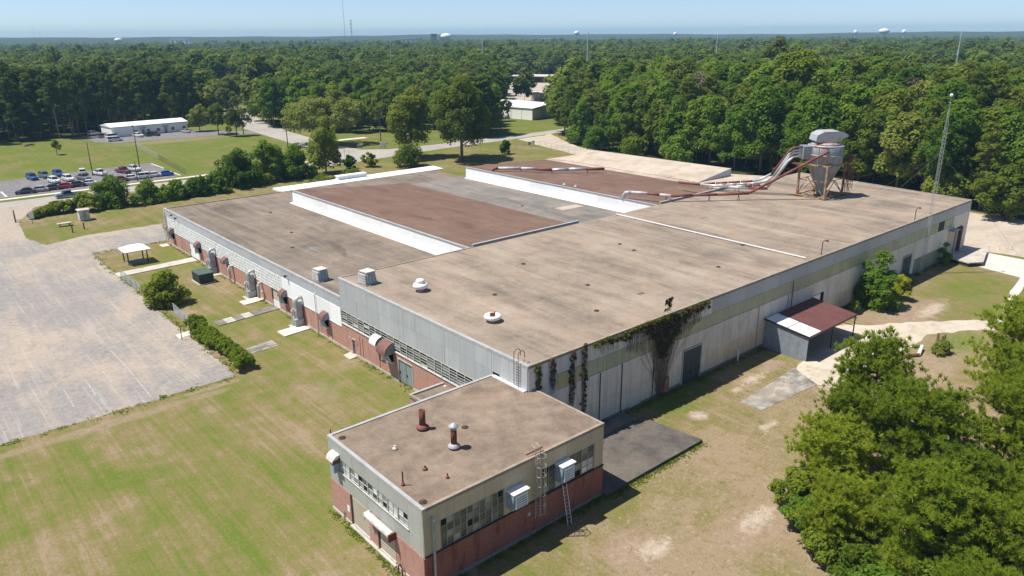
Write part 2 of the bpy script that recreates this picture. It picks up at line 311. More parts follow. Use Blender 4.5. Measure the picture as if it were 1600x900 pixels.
    M['floor'] = m.col(m.ramp(m.noise(p, 0.05, 5, 0.6), (0.3, (0.035, 0.042, 0.016)), (0.55, (0.06, 0.068, 0.024)), (0.8, (0.13, 0.115, 0.06))))

    m = N('worn_asphalt', 0.95, 0.1); p = m.pos(); x, y, z = m.sep(p)
    a = m.noise(p, 0.055, 6, 0.6, 0.5); st = m.noise(m.map(p, (0.5, 0.07, 1), (0, 0, math.radians(-6))), 1.0, 5, 0.65, 0.3); f = m.noise(p, 1.3, 6, 0.75)
    v = m.math('ADD', m.math('ADD', m.math('MULTIPLY', a, 0.62), m.math('MULTIPLY', st, 0.28)), m.math('MULTIPLY', f, 0.10))
    sand = m.math('MULTIPLY', m.smooth(m.math('ADD', m.math('MULTIPLY', v, 1.0), m.math('MULTIPLY', m.smooth(y, 112, 135), 0.14)), 0.44, 0.60), 0.85)
    c = m.mix(sand, m.ramp(f, (0.25, (0.215, 0.198, 0.187)), (0.5, (0.275, 0.255, 0.24)), (0.75, (0.34, 0.318, 0.298))), m.ramp(f, (0.3, (0.37, 0.305, 0.24)), (0.7, (0.45, 0.38, 0.305))))
    drk = m.smooth(m.noise(m.map(p, (0.9, 0.12, 1), loc=(3, 9, 0)), 0.5, 4, 0.6), 0.60, 0.76)
    c = m.mix(m.math('MULTIPLY', drk, 0.45), c, (0.15, 0.14, 0.135))
    cr = m.math('ABSOLUTE', m.math('SUBTRACT', m.noise(p, 0.22, 7, 0.62, 0.3), 0.5))
    c = m.mix(m.math('MULTIPLY', m.math('SUBTRACT', 1.0, m.smooth(cr, 0.0, 0.007)), 0.6), c, (0.15, 0.135, 0.115))
    tr = m.noise(m.map(p, (2.2, 0.05, 1), (0, 0, math.radians(-14))), 1.0, 4, 0.7)
    c = m.mix(m.math('MULTIPLY', m.smooth(tr, 0.54, 0.68), 0.45), c, (0.45, 0.42, 0.385))
    ol = m.noise(m.map(p, (0.5, 0.5, 1), loc=(70, 1, 0)), 1.0, 4, 0.6)
    c = m.mix(m.math('MULTIPLY', m.smooth(ol, 0.64, 0.74), 0.5), c, (0.16, 0.145, 0.13))
    m.bump(f, 0.2, 0.03)
    M['lot'] = m.col(c)

    m = N('public_road', 0.95, 0.1); p = m.pos(); f = m.noise(p, 0.7, 6, 0.7); a = m.noise(p, 0.06, 4)
    M['road'] = m.col(m.ramp(m.math('ADD', m.math('MULTIPLY', f, 0.5), m.math('MULTIPLY', a, 0.5)), (0.3, (0.27, 0.25, 0.23)), (0.5, (0.37, 0.345, 0.31)), (0.75, (0.46, 0.42, 0.37))))
    m = N('dark_asphalt', 0.95, 0.1); p = m.pos(); f = m.noise(p, 0.5, 6, 0.7)
    M['asphalt'] = m.col(m.ramp(f, (0.3, (0.155, 0.145, 0.15)), (0.5, (0.205, 0.195, 0.20)), (0.75, (0.28, 0.26, 0.26))))
    m = N('sandy_gravel', 0.98, 0.05); p = m.pos(); f = m.noise(p, 0.8, 6, 0.75); a = m.noise(m.map(p, (0.06, 0.25, 1)), 1.0, 5, 0.6, 0.5)
    M['gravel'] = m.col(m.ramp(m.math('ADD', m.math('MULTIPLY', f, 0.4), m.math('MULTIPLY', a, 0.6)), (0.28, (0.30, 0.255, 0.20)), (0.5, (0.46, 0.39, 0.31)), (0.72, (0.56, 0.49, 0.40))))
    m = N('bare_sandy_ground', 0.98, 0.05); p = m.pos(); f = m.noise(p, 0.9, 6, 0.75); a = m.noise(p, 0.22, 5, 0.6, 0.6)
    M['sand'] = m.col(m.ramp(m.math('ADD', m.math('MULTIPLY', f, 0.45), m.math('MULTIPLY', a, 0.55)), (0.30, (0.33, 0.285, 0.225)), (0.5, (0.52, 0.45, 0.36)), (0.7, (0.66, 0.585, 0.48))))
ground_materials()

# ------------------------------------------------------------------ mesh helpers
class MB:
    """collects simple shapes and links them as one mesh object"""
    def __init__(s): s.v = []; s.f = []; s.mi = []; s.cur = 0
    def m(s, i): s.cur = i; return s
    def add(s, vs, fs):
        o = len(s.v); s.v += [tuple(map(float, q)) for q in vs]; s.f += [tuple(i+o for i in f) for f in fs]; s.mi += [s.cur]*len(fs); return s
    def box(s, x0, y0, z0, x1, y1, z1):
        return s.add([(x0, y0, z0), (x1, y0, z0), (x1, y1, z0), (x0, y1, z0), (x0, y0, z1), (x1, y0, z1), (x1, y1, z1), (x0, y1, z1)],
                     [(3, 2, 1, 0), (4, 5, 6, 7), (0, 1, 5, 4), (1, 2, 6, 5), (2, 3, 7, 6), (3, 0, 4, 7)])
    def prism(s, poly, z0, z1):
        """poly: (x,y) counter-clockwise; z1 may be a list of heights per corner"""
        n = len(poly); zt = z1 if isinstance(z1, (list, tuple)) else [z1]*n; zb = z0 if isinstance(z0, (list, tuple)) else [z0]*n
        vs = [(x, y, zb[i]) for i, (x, y) in enumerate(poly)]+[(x, y, zt[i]) for i, (x, y) in enumerate(poly)]
        fs = [tuple(range(n-1, -1, -1)), tuple(range(n, 2*n))]+[(i, (i+1) % n, n+(i+1) % n, n+i) for i in range(n)]
        return s.add(vs, fs)
    def extr(s, prof, axis, a, b):
        """prof: 2-D outline swept along axis ('x': outline in y,z; 'y': outline in x,z) from a to b"""
        n = len(prof)
        mk = (lambda t, p: (t, p[0], p[1])) if axis == 'x' else (lambda t, p: (p[0], t, p[1]))
        return s.add([mk(a, p) for p in prof]+[mk(b, p) for p in prof],
                     [tuple(range(n-1, -1, -1)), tuple(range(n, 2*n))]+[(i, (i+1) % n, n+(i+1) % n, n+i) for i in range(n)])
    def tube(s, pts, r, n=8, cap=True):
        pts = [Vector(p) for p in pts]; k = len(pts); rs = r if isinstance(r, (list, tuple)) else [r]*k
        vs = []; u = None
        for i, p in enumerate(pts):
            d = (pts[min(i+1, k-1)]-pts[max(i-1, 0)]).normalized()
            if u is None: u = d.orthogonal().normalized()
            else:
                u = (u-d*u.dot(d)); u = u.normalized() if u.length > 1e-6 else d.orthogonal().normalized()
            w = d.cross(u)
            vs += [p+(u*math.cos(2*math.pi*j/n)+w*math.sin(2*math.pi*j/n))*rs[i] for j in range(n)]
        fs = [(i*n+j, i*n+(j+1) % n, (i+1)*n+(j+1) % n, (i+1)*n+j) for i in range(k-1) for j in range(n)]
        if cap: fs += [tuple(range(n-1, -1, -1)), tuple(range((k-1)*n, k*n))]
        return s.add(vs, fs)
    def lathe(s, prof, c, n=20):
        """prof: (r,z) from the bottom up, about the vertical through c=(x,y,z)"""
        vs = [(c[0]+max(r, 1e-3)*math.cos(2*math.pi*j/n), c[1]+max(r, 1e-3)*math.sin(2*math.pi*j/n), c[2]+z) for r, z in prof for j in range(n)]
        k = len(prof)
        fs = [(i*n+j, i*n+(j+1) % n, (i+1)*n+(j+1) % n, (i+1)*n+j) for i in range(k-1) for j in range(n)]
        return s.add(vs, fs+[tuple(range(n-1, -1, -1)), tuple(range((k-1)*n, k*n))])
    def bar(s, a, b, w): return s.tube([a, b], w, 4)
    def rings(s, rings):
        n = len(rings[0]); vs = [q for r in rings for q in r]
        fs = [(i*n+j, i*n+(j+1) % n, (i+1)*n+(j+1) % n, (i+1)*n+j) for i in range(len(rings)-1) for j in range(n)]
        return s.add(vs, fs+[tuple(range(n-1, -1, -1)), tuple(range((len(rings)-1)*n, len(rings)*n))])
    def build(s, name, mats, parent=None, smooth=False, kind=None, label=None):
        me = bpy.data.meshes.new(name)
        o_ = org(parent)
        me.from_pydata([(x-o_[0], y-o_[1], z-o_[2]) for x, y, z in s.v], [], s.f)
        mats = mats if isinstance(mats, (list, tuple)) else [mats]
        for q in mats: me.materials.append(M[q] if isinstance(q, str) else q)
        if len(mats) > 1: me.polygons.foreach_set('material_index', s.mi)
        if smooth: me.polygons.foreach_set('use_smooth', [True]*len(me.polygons))
        me.update()
        return link(name, me, parent, kind, label)

def link(name, me, parent=None, kind=None, label=None):
    o = bpy.data.objects.new(name, me); COL.objects.link(o)
    if parent is not None: o.parent = parent
    if kind: o['kind'] = kind
    if label: o['label'] = label
    return o
def org(o):
    p = [0.0, 0.0, 0.0]
    while o is not None:
        p = [a+b for a, b in zip(p, o.location)]; o = o.parent
    return p
def tag(o, label, cat, group=None):
    o['label'] = label; o['category'] = cat
    if group: o['group'] = group
    return o
def thing(name, label, cat, loc=(0, 0, 0), group=None, rz=0.0):
    o = bpy.data.objects.new(name, None); COL.objects.link(o); o.location = loc; o.rotation_euler = (0, 0, rz); o.empty_display_size = 0.3
    return tag(o, label, cat, group)
def dup(root, loc, rz=0.0, sc=None, label=None, group=None):
    r = root.copy(); COL.objects.link(r); r.location = loc; r.rotation_euler = (0, 0, rz)
    if sc is not None: r.scale = sc if isinstance(sc, (tuple, list)) else (sc, sc, sc)
    if label: r['label'] = label
    if group: r['group'] = group
    for ch in root.children:
        c = ch.copy(); COL.objects.link(c); c.parent = r
        for g in ch.children:
            d = g.copy(); COL.objects.link(d); d.parent = c
    return r
def np_mesh(name, V, F, mats, mi=None):
    """V (n,3), F (m,k) arrays -> mesh"""
    me = bpy.data.meshes.new(name); V = np.asarray(V, np.float32); F = np.asarray(F, np.int32); k = F.shape[1]
    me.vertices.add(len(V)); me.vertices.foreach_set('co', V.ravel())
    me.loops.add(F.size); me.loops.foreach_set('vertex_index', F.ravel())
    me.polygons.add(len(F)); me.polygons.foreach_set('loop_start', np.arange(0, F.size, k, dtype=np.int32))
    for q in (mats if isinstance(mats, (list, tuple)) else [mats]): me.materials.append(M[q] if isinstance(q, str) else q)
    if mi is not None: me.polygons.foreach_set('material_index', np.asarray(mi, np.int32))
    me.update(calc_edges=True)
    return me
def sheet(name, poly, z, m, kind='structure'):
    """a flat piece of ground"""
    me = bpy.data.meshes.new(name); me.from_pydata([(x, y, z) for x, y in poly], [], [tuple(range(len(poly)))])
    me.materials.append(M[m]); me.update()
    if me.polygons[0].normal.z < 0: me.flip_normals()
    o = link(name, me); o['kind'] = kind
    return o
# ------------------------------------------------------------------ the setting: ground, lawn, roads, paths, hills
R0 = random.Random(5)
def ragged(poly, step, amp):
    out = []
    for i, (x0, y0) in enumerate(poly):
        x1, y1 = poly[(i+1) % len(poly)]; L = math.hypot(x1-x0, y1-y0); n = max(1, int(L/step))
        nx, ny = -(y1-y0)/max(L, 1e-6), (x1-x0)/max(L, 1e-6)
        for k in range(n):
            t = k/n; a = (R0.random()-0.5)*2*amp if k else 0
            out.append((x0+(x1-x0)*t+nx*a, y0+(y1-y0)*t+ny*a))
    return out
sheet('ground', [(6300*math.cos(i*math.pi/24), 6300*math.sin(i*math.pi/24)) for i in range(48)], 0.0, 'floor')
sheet('lawn', [(-170, -130), (150, -130), (143, -40), (143, 60), (150, 150), (200, 186), (215, 206), (205, 240), (150, 262), (150, 300), (170, 420), (60, 430), (84, 312), (70, 303), (20, 300), (-170, 292)], 0.02, 'lawn')
lot = sheet('parking_lot', ragged([(-150, 36.0), (-13.7, 36.4), (-13.5, 106), (0.4, 107.2), (3.9, 122.8), (-11.2, 122.6), (-18.6, 119.4), (-20.4, 128), (-19.2, 145), (-13.5, 160.5), (-5, 164.5), (-150, 164.5)], 0.9, 0.22), 0.028, 'lot')
def line(x0, y0, x1, y1, w=0.12):
    d = Vector((x1-x0, y1-y0, 0)).normalized(); n = Vector((-d.y, d.x, 0))*w/2
    b = MB(); b.prism([(x0+n.x, y0+n.y), (x0-n.x, y0-n.y), (x1-n.x, y1-n.y), (x1+n.x, y1+n.y)][::1], 0.028, 0.034)
    return b.build('line_marking', 'line', lot)
for a in [(-18.9, 42.0, -14.3, 42.2), (-23.0, 55.0, -22.9, 44.4), (-23.0, 43.7, -23.1, 37.5), (-18.4, 45.6, -13.9, 45.2), (-18.2, 48.3, -13.9, 48.1), (-15.9, 39.3, -14.1, 39.2), (-25.4, 48.6, -25.5, 44.0),
          (-19.0, 51.4, -15.2, 51.2), (-18.6, 44.6, -18.4, 42.6), (-27.6, 47.0, -27.7, 42.2), (-30.1, 46.0, -30.2, 40.5), (-19.4, 39.6, -17.2, 39.5), (-23.0, 66, -22.9, 57.5)]:
    line(*a)
road = sheet('road', ragged([(-150, 163.2), (-5, 164.4), (30, 165.0), (74, 166.6), (114, 172.2), (152, 174.0), (230, 181), (330, 178), (330, 190), (230, 190), (174, 183), (118, 182.5), (100, 184), (92, 190), (91, 206), (93.5, 232), (97, 262), (104, 300),
                              (118, 352), (160, 372), (220, 380), (220, 390), (150, 382), (105, 360), (93, 320), (86.5, 280), (83, 246), (81, 222), (79.5, 200), (76, 184), (68, 175), (30, 172.6), (-150, 171)], 3.5, 0.15), 0.036, 'road')
MB().prism([(-150, 173.9), (29.5, 175.3), (68, 177.4), (68, 179.0), (29.5, 177.2), (-150, 175.9)], 0.0, 0.10).build('sidewalk', 'concrete_white', None, kind='structure')
MB().prism([(95.5, 216.8), (110, 216.2), (110, 219.8), (95.5, 220)], 0.0, 0.045).build('paved_apron', 'concrete_white', None, kind='structure')
cl = sheet('car_park', [(-17.5, 178.4), (1.5, 177.9), (26.3, 180.0), (27.0, 209.2), (6, 207.2), (-16.5, 204.6), (-60, 200), (-60, 178.4)], 0.03, 'asphalt')
kerbs = MB()
for x0, y0, x1, y1 in [(26.6, 180.2, 26.8, 190.5), (26.9, 196.5, 27.1, 209.2), (-16.6, 178.6, -16.5, 188)]:
    k = MB(); k.box(x0, y0, 0, x0+0.45, y1, 0.16); k.build('kerb', 'white_dirty', cl)
k = MB(); k.prism([(-60, 200.1), (-16.5, 204.7), (6, 207.3), (26.9, 209.3), (26.9, 209.7), (6, 207.7), (-16.5, 205.1), (-60, 200.5)], 0, 0.13); k.build('kerb', 'concrete', cl)
sheet('office_lot', [(27.5, 306), (27.0, 279), (32.5, 270.5), (70, 266.5), (78, 264), (85, 262), (86.5, 270), (78, 277), (73, 288), (66.5, 292), (36, 290), (35, 306)], 0.03, 'asphalt')
sheet('gravel_drive', ragged([(150, 172.8), (165, 173.5), (172, 178), (163, 163), (152, 142), (146, 108), (142.5, 82), (141.5, 42), (141.5, -25), (110.5, -9.8), (109.2, -0.6), (109.5, 20), (112.5, 45), (118, 80), (131, 112), (138, 128), (143, 150)], 3, 0.35), 0.04, 'gravel')
sheet('sandy_track', ragged([(31, -6.9), (40, -5.9), (45.5, -1.5), (55.5, -3.4), (57.5, -5.6), (62.7, -8.6), (69.7, -13.9), (95, -33), (92, -36), (66.7, -16.2), (60.2, -12.4), (55, -12.8), (46, -12.2), (40, -12.8), (35.4, -10.6)], 1.2, 0.3), 0.03, 'sand')
sheet('concrete_apron', ragged([(98.6, -5.6), (96.7, -13.2), (108.9, -10.2), (108.9, -0.3), (100, -0.3)], 2, 0.12), 0.034, 'concrete_white')
sheet('footpath', ragged([(78.8, -16.6), (88, -14.9), (97, -13.4), (97.4, -12.3), (88, -13.6), (79.2, -15.3)], 2, 0.12), 0.03, 'concrete_white')
# paths and pads of the factory lawn; each cast slab is a piece
w = MB(); w.prism([(-13.6, 87.5), (-0.3, 88.4), (-0.3, 91.1), (-13.6, 90.2)], 0, 0.14); w.build('footpath', 'concrete', None, kind='structure')
walk = bpy.data.objects.new('footpath', None); COL.objects.link(walk); walk['kind'] = 'structure'
for i in range(7):
    xa, xb = -9.4+i*1.34, -9.4+(i+1)*1.34-0.03
    MB().prism([(xa, 53.9+i*0.13), (xb, 54.03+i*0.13), (xb, 56.0+i*0.13), (xa, 55.9+i*0.13)], 0, 0.13+0.01*(i % 2)).build('slab', 'concrete_dark' if i in (0, 2, 4, 5, 6) else 'concrete', walk)
pads = bpy.data.objects.new('pavement', None); COL.objects.link(pads); pads['kind'] = 'structure'
for p, h, mm in [([(-9.7, 41.6), (-6.0, 41.9), (-6.0, 44.1), (-9.7, 43.6)], 0.06, 'slab_mix'), ([(-4.2, 44.0), (-0.3, 44.4), (-0.3, 46.7), (-4.2, 46.4)], 0.16, 'concrete_white'), ([(-3.3, 59.8), (-0.2, 60.1), (-0.2, 62.2), (-3.3, 61.8)], 0.14, 'concrete_white'),
                 ([(-1.35, 31.6), (0, 31.8), (0, 33.7), (-1.35, 33.3)], 0.10, 'concrete'), ([(-1.4, 77.3), (-0.2, 77.3), (-0.2, 81.6), (-1.4, 81.6)], 0.12, 'concrete'), ([(-2.0, 102.5), (-0.6, 102.5), (-0.6, 104.5), (-2.0, 104.5)], 0.10, 'concrete_white'),
                 ([(-15.0, 52.8), (-12.9, 53.0), (-12.9, 54.9), (-15.0, 54.6)], 0.06, 'concrete_white'), ([(-10.4, 93.4), (-7.0, 93.6), (-7.0, 97.3), (-10.4, 97.0)], 0.14, 'concrete_dark')]:
    MB().prism(p, 0, h).build('slab', mm, pads)
MB().prism([(24.9, -9.5), (35.2, -10.3), (37.4, -6.2), (31.3, -6.6), (25.0, -6.9)], 0, 0.05).build('pavement', 'slab_mix', None, kind='structure')
MB().prism([(0.80, -9.3), (14.7, -9.3), (13.9, -2.3), (6.9, -2.3), (0.80, -2.3)], 0, 0.36).build('concrete_slab', 'slab_dark', None, kind='structure')
MB().prism([(0.9, -2.25), (13.5, -2.25), (13.5, -0.15), (0.9, -0.15)], 0, 0.1).build('pavement', 'concrete_dark', None, kind='structure')
# low blue ridge all round the far rim
hb = MB(); R1 = random.Random(9); ph = [R1.random()*6.28 for _ in range(9)]
n = 420; rows = []
for r, hs in [(2700, 0), (3300, 0.5), (4200, 0.90), (5200, 1.03), (6200, 0.8)]:
    row = []
    for i in range(n):
        a = 2*math.pi*i/n
        h = 36+5*math.sin(3*a+ph[0])+3.5*math.sin(9*a+ph[1]+r)+2.0*math.sin(23*a+ph[2]+r)+1.4*math.sin(61*a+ph[3])+1.6*(R1.random()-0.5)
        row.append((r*math.cos(a), r*math.sin(a), h*hs-(3 if hs == 0 else 0)))
    rows.append(row)
hb.v = [q for r in rows for q in r]; hb.f = [(j*n+i, j*n+(i+1) % n, (j+1)*n+(i+1) % n, (j+1)*n+i) for j in range(4) for i in range(n)]; hb.mi = [0]*len(hb.f)
hb.build('hills', 'floor', None, kind='structure')

# ------------------------------------------------------------------ the factory: high bay, low bay with two saw-tooth monitors, far bay
RF = random.Random(11)
fac = thing('factory_building', 'sprawling flat roofed factory with stained tan and brown roofs and a red brick front', 'factory', (0, 0, 0))
HI = [(0.12, 0.12), (106.9, 0.12), (110.6, 35.3), (0.12, 35.3)]
MB().prism(HI, 0, 9.25).build('wall', 'fascia', fac)
MB().prism([(0.12, 35.3), (63, 35.3), (63, 104.9), (0.12, 104.9)], 0, 6.55).build('wall', 'fascia', fac)
MB().prism([(63, 35.3), (102, 35.3), (102, 91.9), (63, 91.9)], 0, 6.5).build('wall', 'fascia', fac)
MB().prism([(-0.02, 0.0), (107.0, 0.0), (110.7, 35.42), (-0.02, 35.42)], 9.25, 9.46).build('roof', 'roof_high', fac)
# edge trims of the high roof
MB().prism([(-0.10, -0.06), (0.28, -0.06), (0.28, 35.5), (-0.10, 35.5)], 9.28, 9.56).build('roof_edge', 'coping', fac)
MB().prism([(0.28, -0.08), (107.1, -0.08), (107.1, 0.22), (0.28, 0.22)], 9.27, 9.55).build('roof_edge', 'coping_tan', fac)
MB().prism([(106.75, 0.22), (107.1, 0.22), (110.8, 35.5), (110.45, 35.5)], 9.27, 9.54).build('roof_edge', 'coping_tan', fac)
MB().box(0.28, 35.3, 9.30, 21.2, 35.55, 9.54).build('roof_edge', 'coping_tan', fac)
# low roofs
MB().prism([(-0.02, 35.45), (21.0, 35.45), (21.0, 93.6), (63, 93.6), (63, 105.0), (-0.02, 105.0)], 6.55, 6.78).build('roof', 'roof_low', fac)
MB().box(48.0, 35.46, 6.52, 63.0, 93.6, 6.82).build('roof', 'roof_grey', fac)
MB().prism([(-0.10, 35.5), (0.26, 35.5), (0.26, 105.1), (-0.10, 105.1)], 6.62, 6.98).build('roof_edge', 'coping', fac)
MB().box(0.26, 104.8, 6.62, 24, 105.1, 6.92).build('roof_edge', 'coping_tan', fac)
# saw-tooth monitors
MB().extr([(21.1, 6.6), (48.2, 6.6), (48.2, 6.9), (21.1, 9.12)], 'y', 35.46, 93.4).build('wall', 'white_panel', fac)
MB().extr([(20.9, 9.14), (48.4, 6.92), (48.4, 7.08), (20.9, 9.32)], 'y', 35.47, 93.6).build('roof', 'roof_brown', fac)
MB().extr([(63.1, 6.6), (88, 6.6), (88, 8.1), (63.1, 9.12)], 'y', 35.46, 91.4).build('wall', 'white_panel', fac)
MB().extr([(62.9, 9.14), (88.2, 8.12), (88.2, 8.28), (62.9, 9.32)], 'y', 35.47, 91.6).build('roof', 'roof_brown', fac)
for x0, y1 in ((21.1, 93.4), (63.1, 91.4)):            # white sheets of the upright faces, one piece each
    y = 35.5; k = 0
    while y < y1-0.5:
        y2 = min(y+4.8, y1)
        MB().box(x0-0.12-0.012*(k % 2), y+0.02, 6.80, x0-0.005, y2-0.02, 9.10).build('wall_panel', 'white_panel', fac)
        y = y2; k += 1
    MB().box(x0-0.22, 35.5, 9.16, x0+0.12, y1+0.25, 9.35).build('roof_edge', 'coping', fac)
    MB().box(x0-0.16, y1, 6.80, x0+0.4, y1+0.2, 9.12).build('wall_panel', 'fascia', fac)
    MB().box(x0-0.75, 35.5, 6.78, x0-0.14, y1, 6.86).build('flashing', 'white', fac)
# flat tan roof past the second monitor and the raised far bay with its grey gable
MB().prism([(88.15, 35.46), (111, 35.46), (103.5, 50), (102.5, 91.8), (88.15, 91.8)], 6.4, 8.26).build('roof', 'roof_bay', fac)
MB().prism([(90.5, 47), (102.2, 47), (100.5, 88), (90.5, 88)], 8.0, [8.40, 9.92, 9.92, 8.40]).build('roof', 'roof_bay', fac)
MB().prism([(90.5, 46.82), (102.3, 46.82), (102.3, 46.98), (90.5, 46.98)], 6.4, [8.38, 9.96, 9.96, 8.38]).build('wall_panel', 'fascia', fac)
# white coated canopy roof along the back of the low bay, with a raised white block on it
x = 24.0
while x < 66:
    x2 = min(x+3.05, 66.4); MB().prism([(x+.01, 105.06), (x2-.01, 105.06), (x2-.01, 109.5), (x+.01, 109.5)], [6.62]*4, [6.86, 6.86, 7.02, 7.02]).build('canopy_sheet', 'white', fac); x = x2
for x in (25, 35, 45, 55, 65): MB().box(x-.12, 109.0, 0, x+.12, 109.24, 6.62).build('canopy_post', 'white_dirty', fac)
MB().box(39.2, 108.2, 6.9, 46.4, 109.6, 7.75).build('parapet', 'white', fac)
MB().box(39.0, 108.0, 7.75, 46.6, 109.8, 7.84).build('roof_edge', 'white', fac)

# --- brick front, x = 0
MB().prism([(-0.14, 35.4), (0.10, 35.4), (0.10, 54.15), (-0.14, 54.15)], 0.3, 2.98).build('brick_wall', 'brick', fac)
MB().box(-0.14, 56.65, 0.3, 0.10, 87.2, 2.98).build('brick_wall', 'brick', fac)
MB().box(-0.14, 92.35, 0.3, 0.10, 105.0, 2.98).build('brick_wall', 'brick', fac)
MB().box(-0.14, 22.25, 0.3, 0.10, 32.05, 3.58).build('brick_wall', 'brick', fac)
MB().box(-0.14, 32.95, 0.3, 0.10, 35.4, 3.58).build('brick_wall', 'brick', fac)
MB().box(-0.14, 32.05, 2.15, 0.10, 32.95, 3.58).build('brick_wall', 'brick', fac)
MB().box(-0.14, 5.05, 0.3, 0.10, 19.2, 3.58).build('brick_wall', 'brick', fac)
MB().box(-0.14, 19.2, 3.02, 0.10, 22.25, 3.58).build('brick_wall', 'brick', fac)
for a, b in ((5.05, 19.2), (22.25, 32.05), (32.95, 54.15), (56.65, 87.2), (92.35, 105.0)):
    MB().box(-0.20, a, 0, 0.10, b, 0.31).build('plinth', 'concrete', fac)
MB().box(-0.24, 5.05, 3.58, 0.10, 35.4, 3.68).build('sill', 'white_dirty', fac)
MB().box(-0.19, 35.4, 2.98, 0.10, 105.0, 3.06).build('sill', 'white_dirty', fac)
# buff pilaster lines in the brick
for y in (26.3, 30.2, 30.9, 38.2, 50.4, 66.0, 71.3, 96.2):
    MB().box(-0.165, y, 0.3, -0.13, y+0.10, 2.95).build('pipe', 'rust_pipe', fac)

def window_bay(x, y0, y1, z0, z1, rows, cols, parent, weights, axis='x', frame='sash', out=-1):
    """one steel window: frame with glazing bars, every pane a piece of its own, set back"""
    f = MB(); t = 0.042; d0, d1 = (x+out*0.028, x-out*0.06)
    lo, hi = min(d0, d1), max(d0, d1)
    def bx(a, za, b, zb, e=0.0):
        if axis == 'x': f.box(lo-e, a, za, hi, b, zb)
        else: f.box(a, lo-e, za, b, hi, zb)
    bx(y0, z0, y0+t, z1, 0.03); bx(y1-t, z0, y1, z1, 0.03); bx(y0+t, z0, y1-t, z0+t); bx(y0+t, z1-t, y1-t, z1)
    for i in range(1, cols):
        c = y0+(y1-y0)*i/cols; bx(c-0.02, z0+t, c+0.02, z1-t)
    for j in range(1, rows):
        c = z0+(z1-z0)*j/rows; bx(y0+t, c-0.016, y1-t, c+0.016, -0.004)
    w = f.build('window', frame, parent)
    for j in range(rows):
        for i in range(cols):
            a = y0+(y1-y0)*i/cols+0.03; b = y0+(y1-y0)*(i+1)/cols-0.03; za = z0+(z1-z0)*j/rows+0.03; zb = z0+(z1-z0)*(j+1)/rows-0.03
            ti = RF.uniform(-0.004, 0.004); g = RF.choices(['glass', 'glass_dusty', 'glass_pale', 'dark'], weights(j, i))[0]
            xx = x-out*0.012
            if axis == 'x': q = MB().add([(xx+ti, a, za), (xx+ti, b, za), (xx-ti, b, zb), (xx-ti, a, zb)], [(0, 1, 2, 3) if out > 0 else (3, 2, 1, 0)])
            else: q = MB().add([(a, xx+ti, za), (b, xx+ti, za), (b, xx-ti, zb), (a, xx-ti, zb)], [(0, 1, 2, 3) if out < 0 else (3, 2, 1, 0)])
            q.build('pane', g, w)
    return w
MB().box(-0.03, 5.05, 3.68, 0.10, 35.4, 5.36).build('window_reveal', 'dark', fac)
nb = 22; y0 = 5.4
for i in range(nb):
    a = y0+i*(35.15-y0)/nb; b = y0+(i+1)*(35.15-y0)/nb
    window_bay(-0.10, a, b, 3.70, 5.34, 5, 1, fac, lambda j, k: ([2, .1, 0, 3] if j == 4 else [6, 2.0, .7, 1.6]))
# glass-block strip and white sheets of the low bay
MB().box(-0.06, 53.0, 3.06, 0.10, 104.6, 5.5).build('block_joint', 'grout', fac)
gb = MB(); nrow = 5; step = 0.62; ncol = int((104.5-53.1)/step)
for i in range(ncol):
    for j in range(nrow):
        a = 53.1+i*step; z = 3.10+j*0.476; e = RF.uniform(0, 0.03)
        gb.add([(-0.10-e, a+0.07, z+0.06), (-0.10-e, a+step-0.06, z+0.06), (-0.10-e, a+step-0.06, z+0.415), (-0.10-e, a+0.07, z+0.415),
                (-0.06, a+0.03, z+0.03), (-0.06, a+step-0.02, z+0.03), (-0.06, a+step-0.02, z+0.45), (-0.06, a+0.03, z+0.45)],
               [(3, 2, 1, 0), (0, 1, 5, 4), (1, 2, 6, 5), (2, 3, 7, 6), (3, 0, 4, 7)])
gb.build('glass_block', 'block', fac, kind='stuff')
y = 35.42
while y < 52.9:
    y2 = min(y+2.9, 53.0)
    MB().box(-0.13-RF.uniform(0, .012), y+0.012, 3.06, 0.10, y2-0.012, 5.5).build('wall_panel', 'white_panel', fac); y = y2
y = 35.44
while y < 104.9:
    y2 = min(y+3.5, 105.0)
    MB().box(-0.08-RF.uniform(0, .012), y+0.012, 5.51, 0.11, y2-0.012, 6.62).build('fascia_panel', 'fascia', fac); y = y2
# metal sheets over the windows of the high bay, two courses
y = 0.0
k = 0
while y < 35.3:
    y2 = min(y+(1.35 if 3 < y < 4.5 else 2.6), 35.42)
    for z0, z1 in ((5.37, 7.42), (7.44, 9.27)):
        if y < 4.9 and z0 < 6: z0, z1 = 7.02, 7.42
        MB().box(-0.08-RF.uniform(0, .014), y+0.012, z0, 0.11, y2-0.012, z1).build('wall_panel', 'blue_panel' if 3.2 < y < 4 else 'metal_grey', fac)
    y = y2; k += 1
MB().box(-0.115, 4.0, 7.05, -0.09, 5.0, 7.32).build('vent_opening', 'dark', fac)

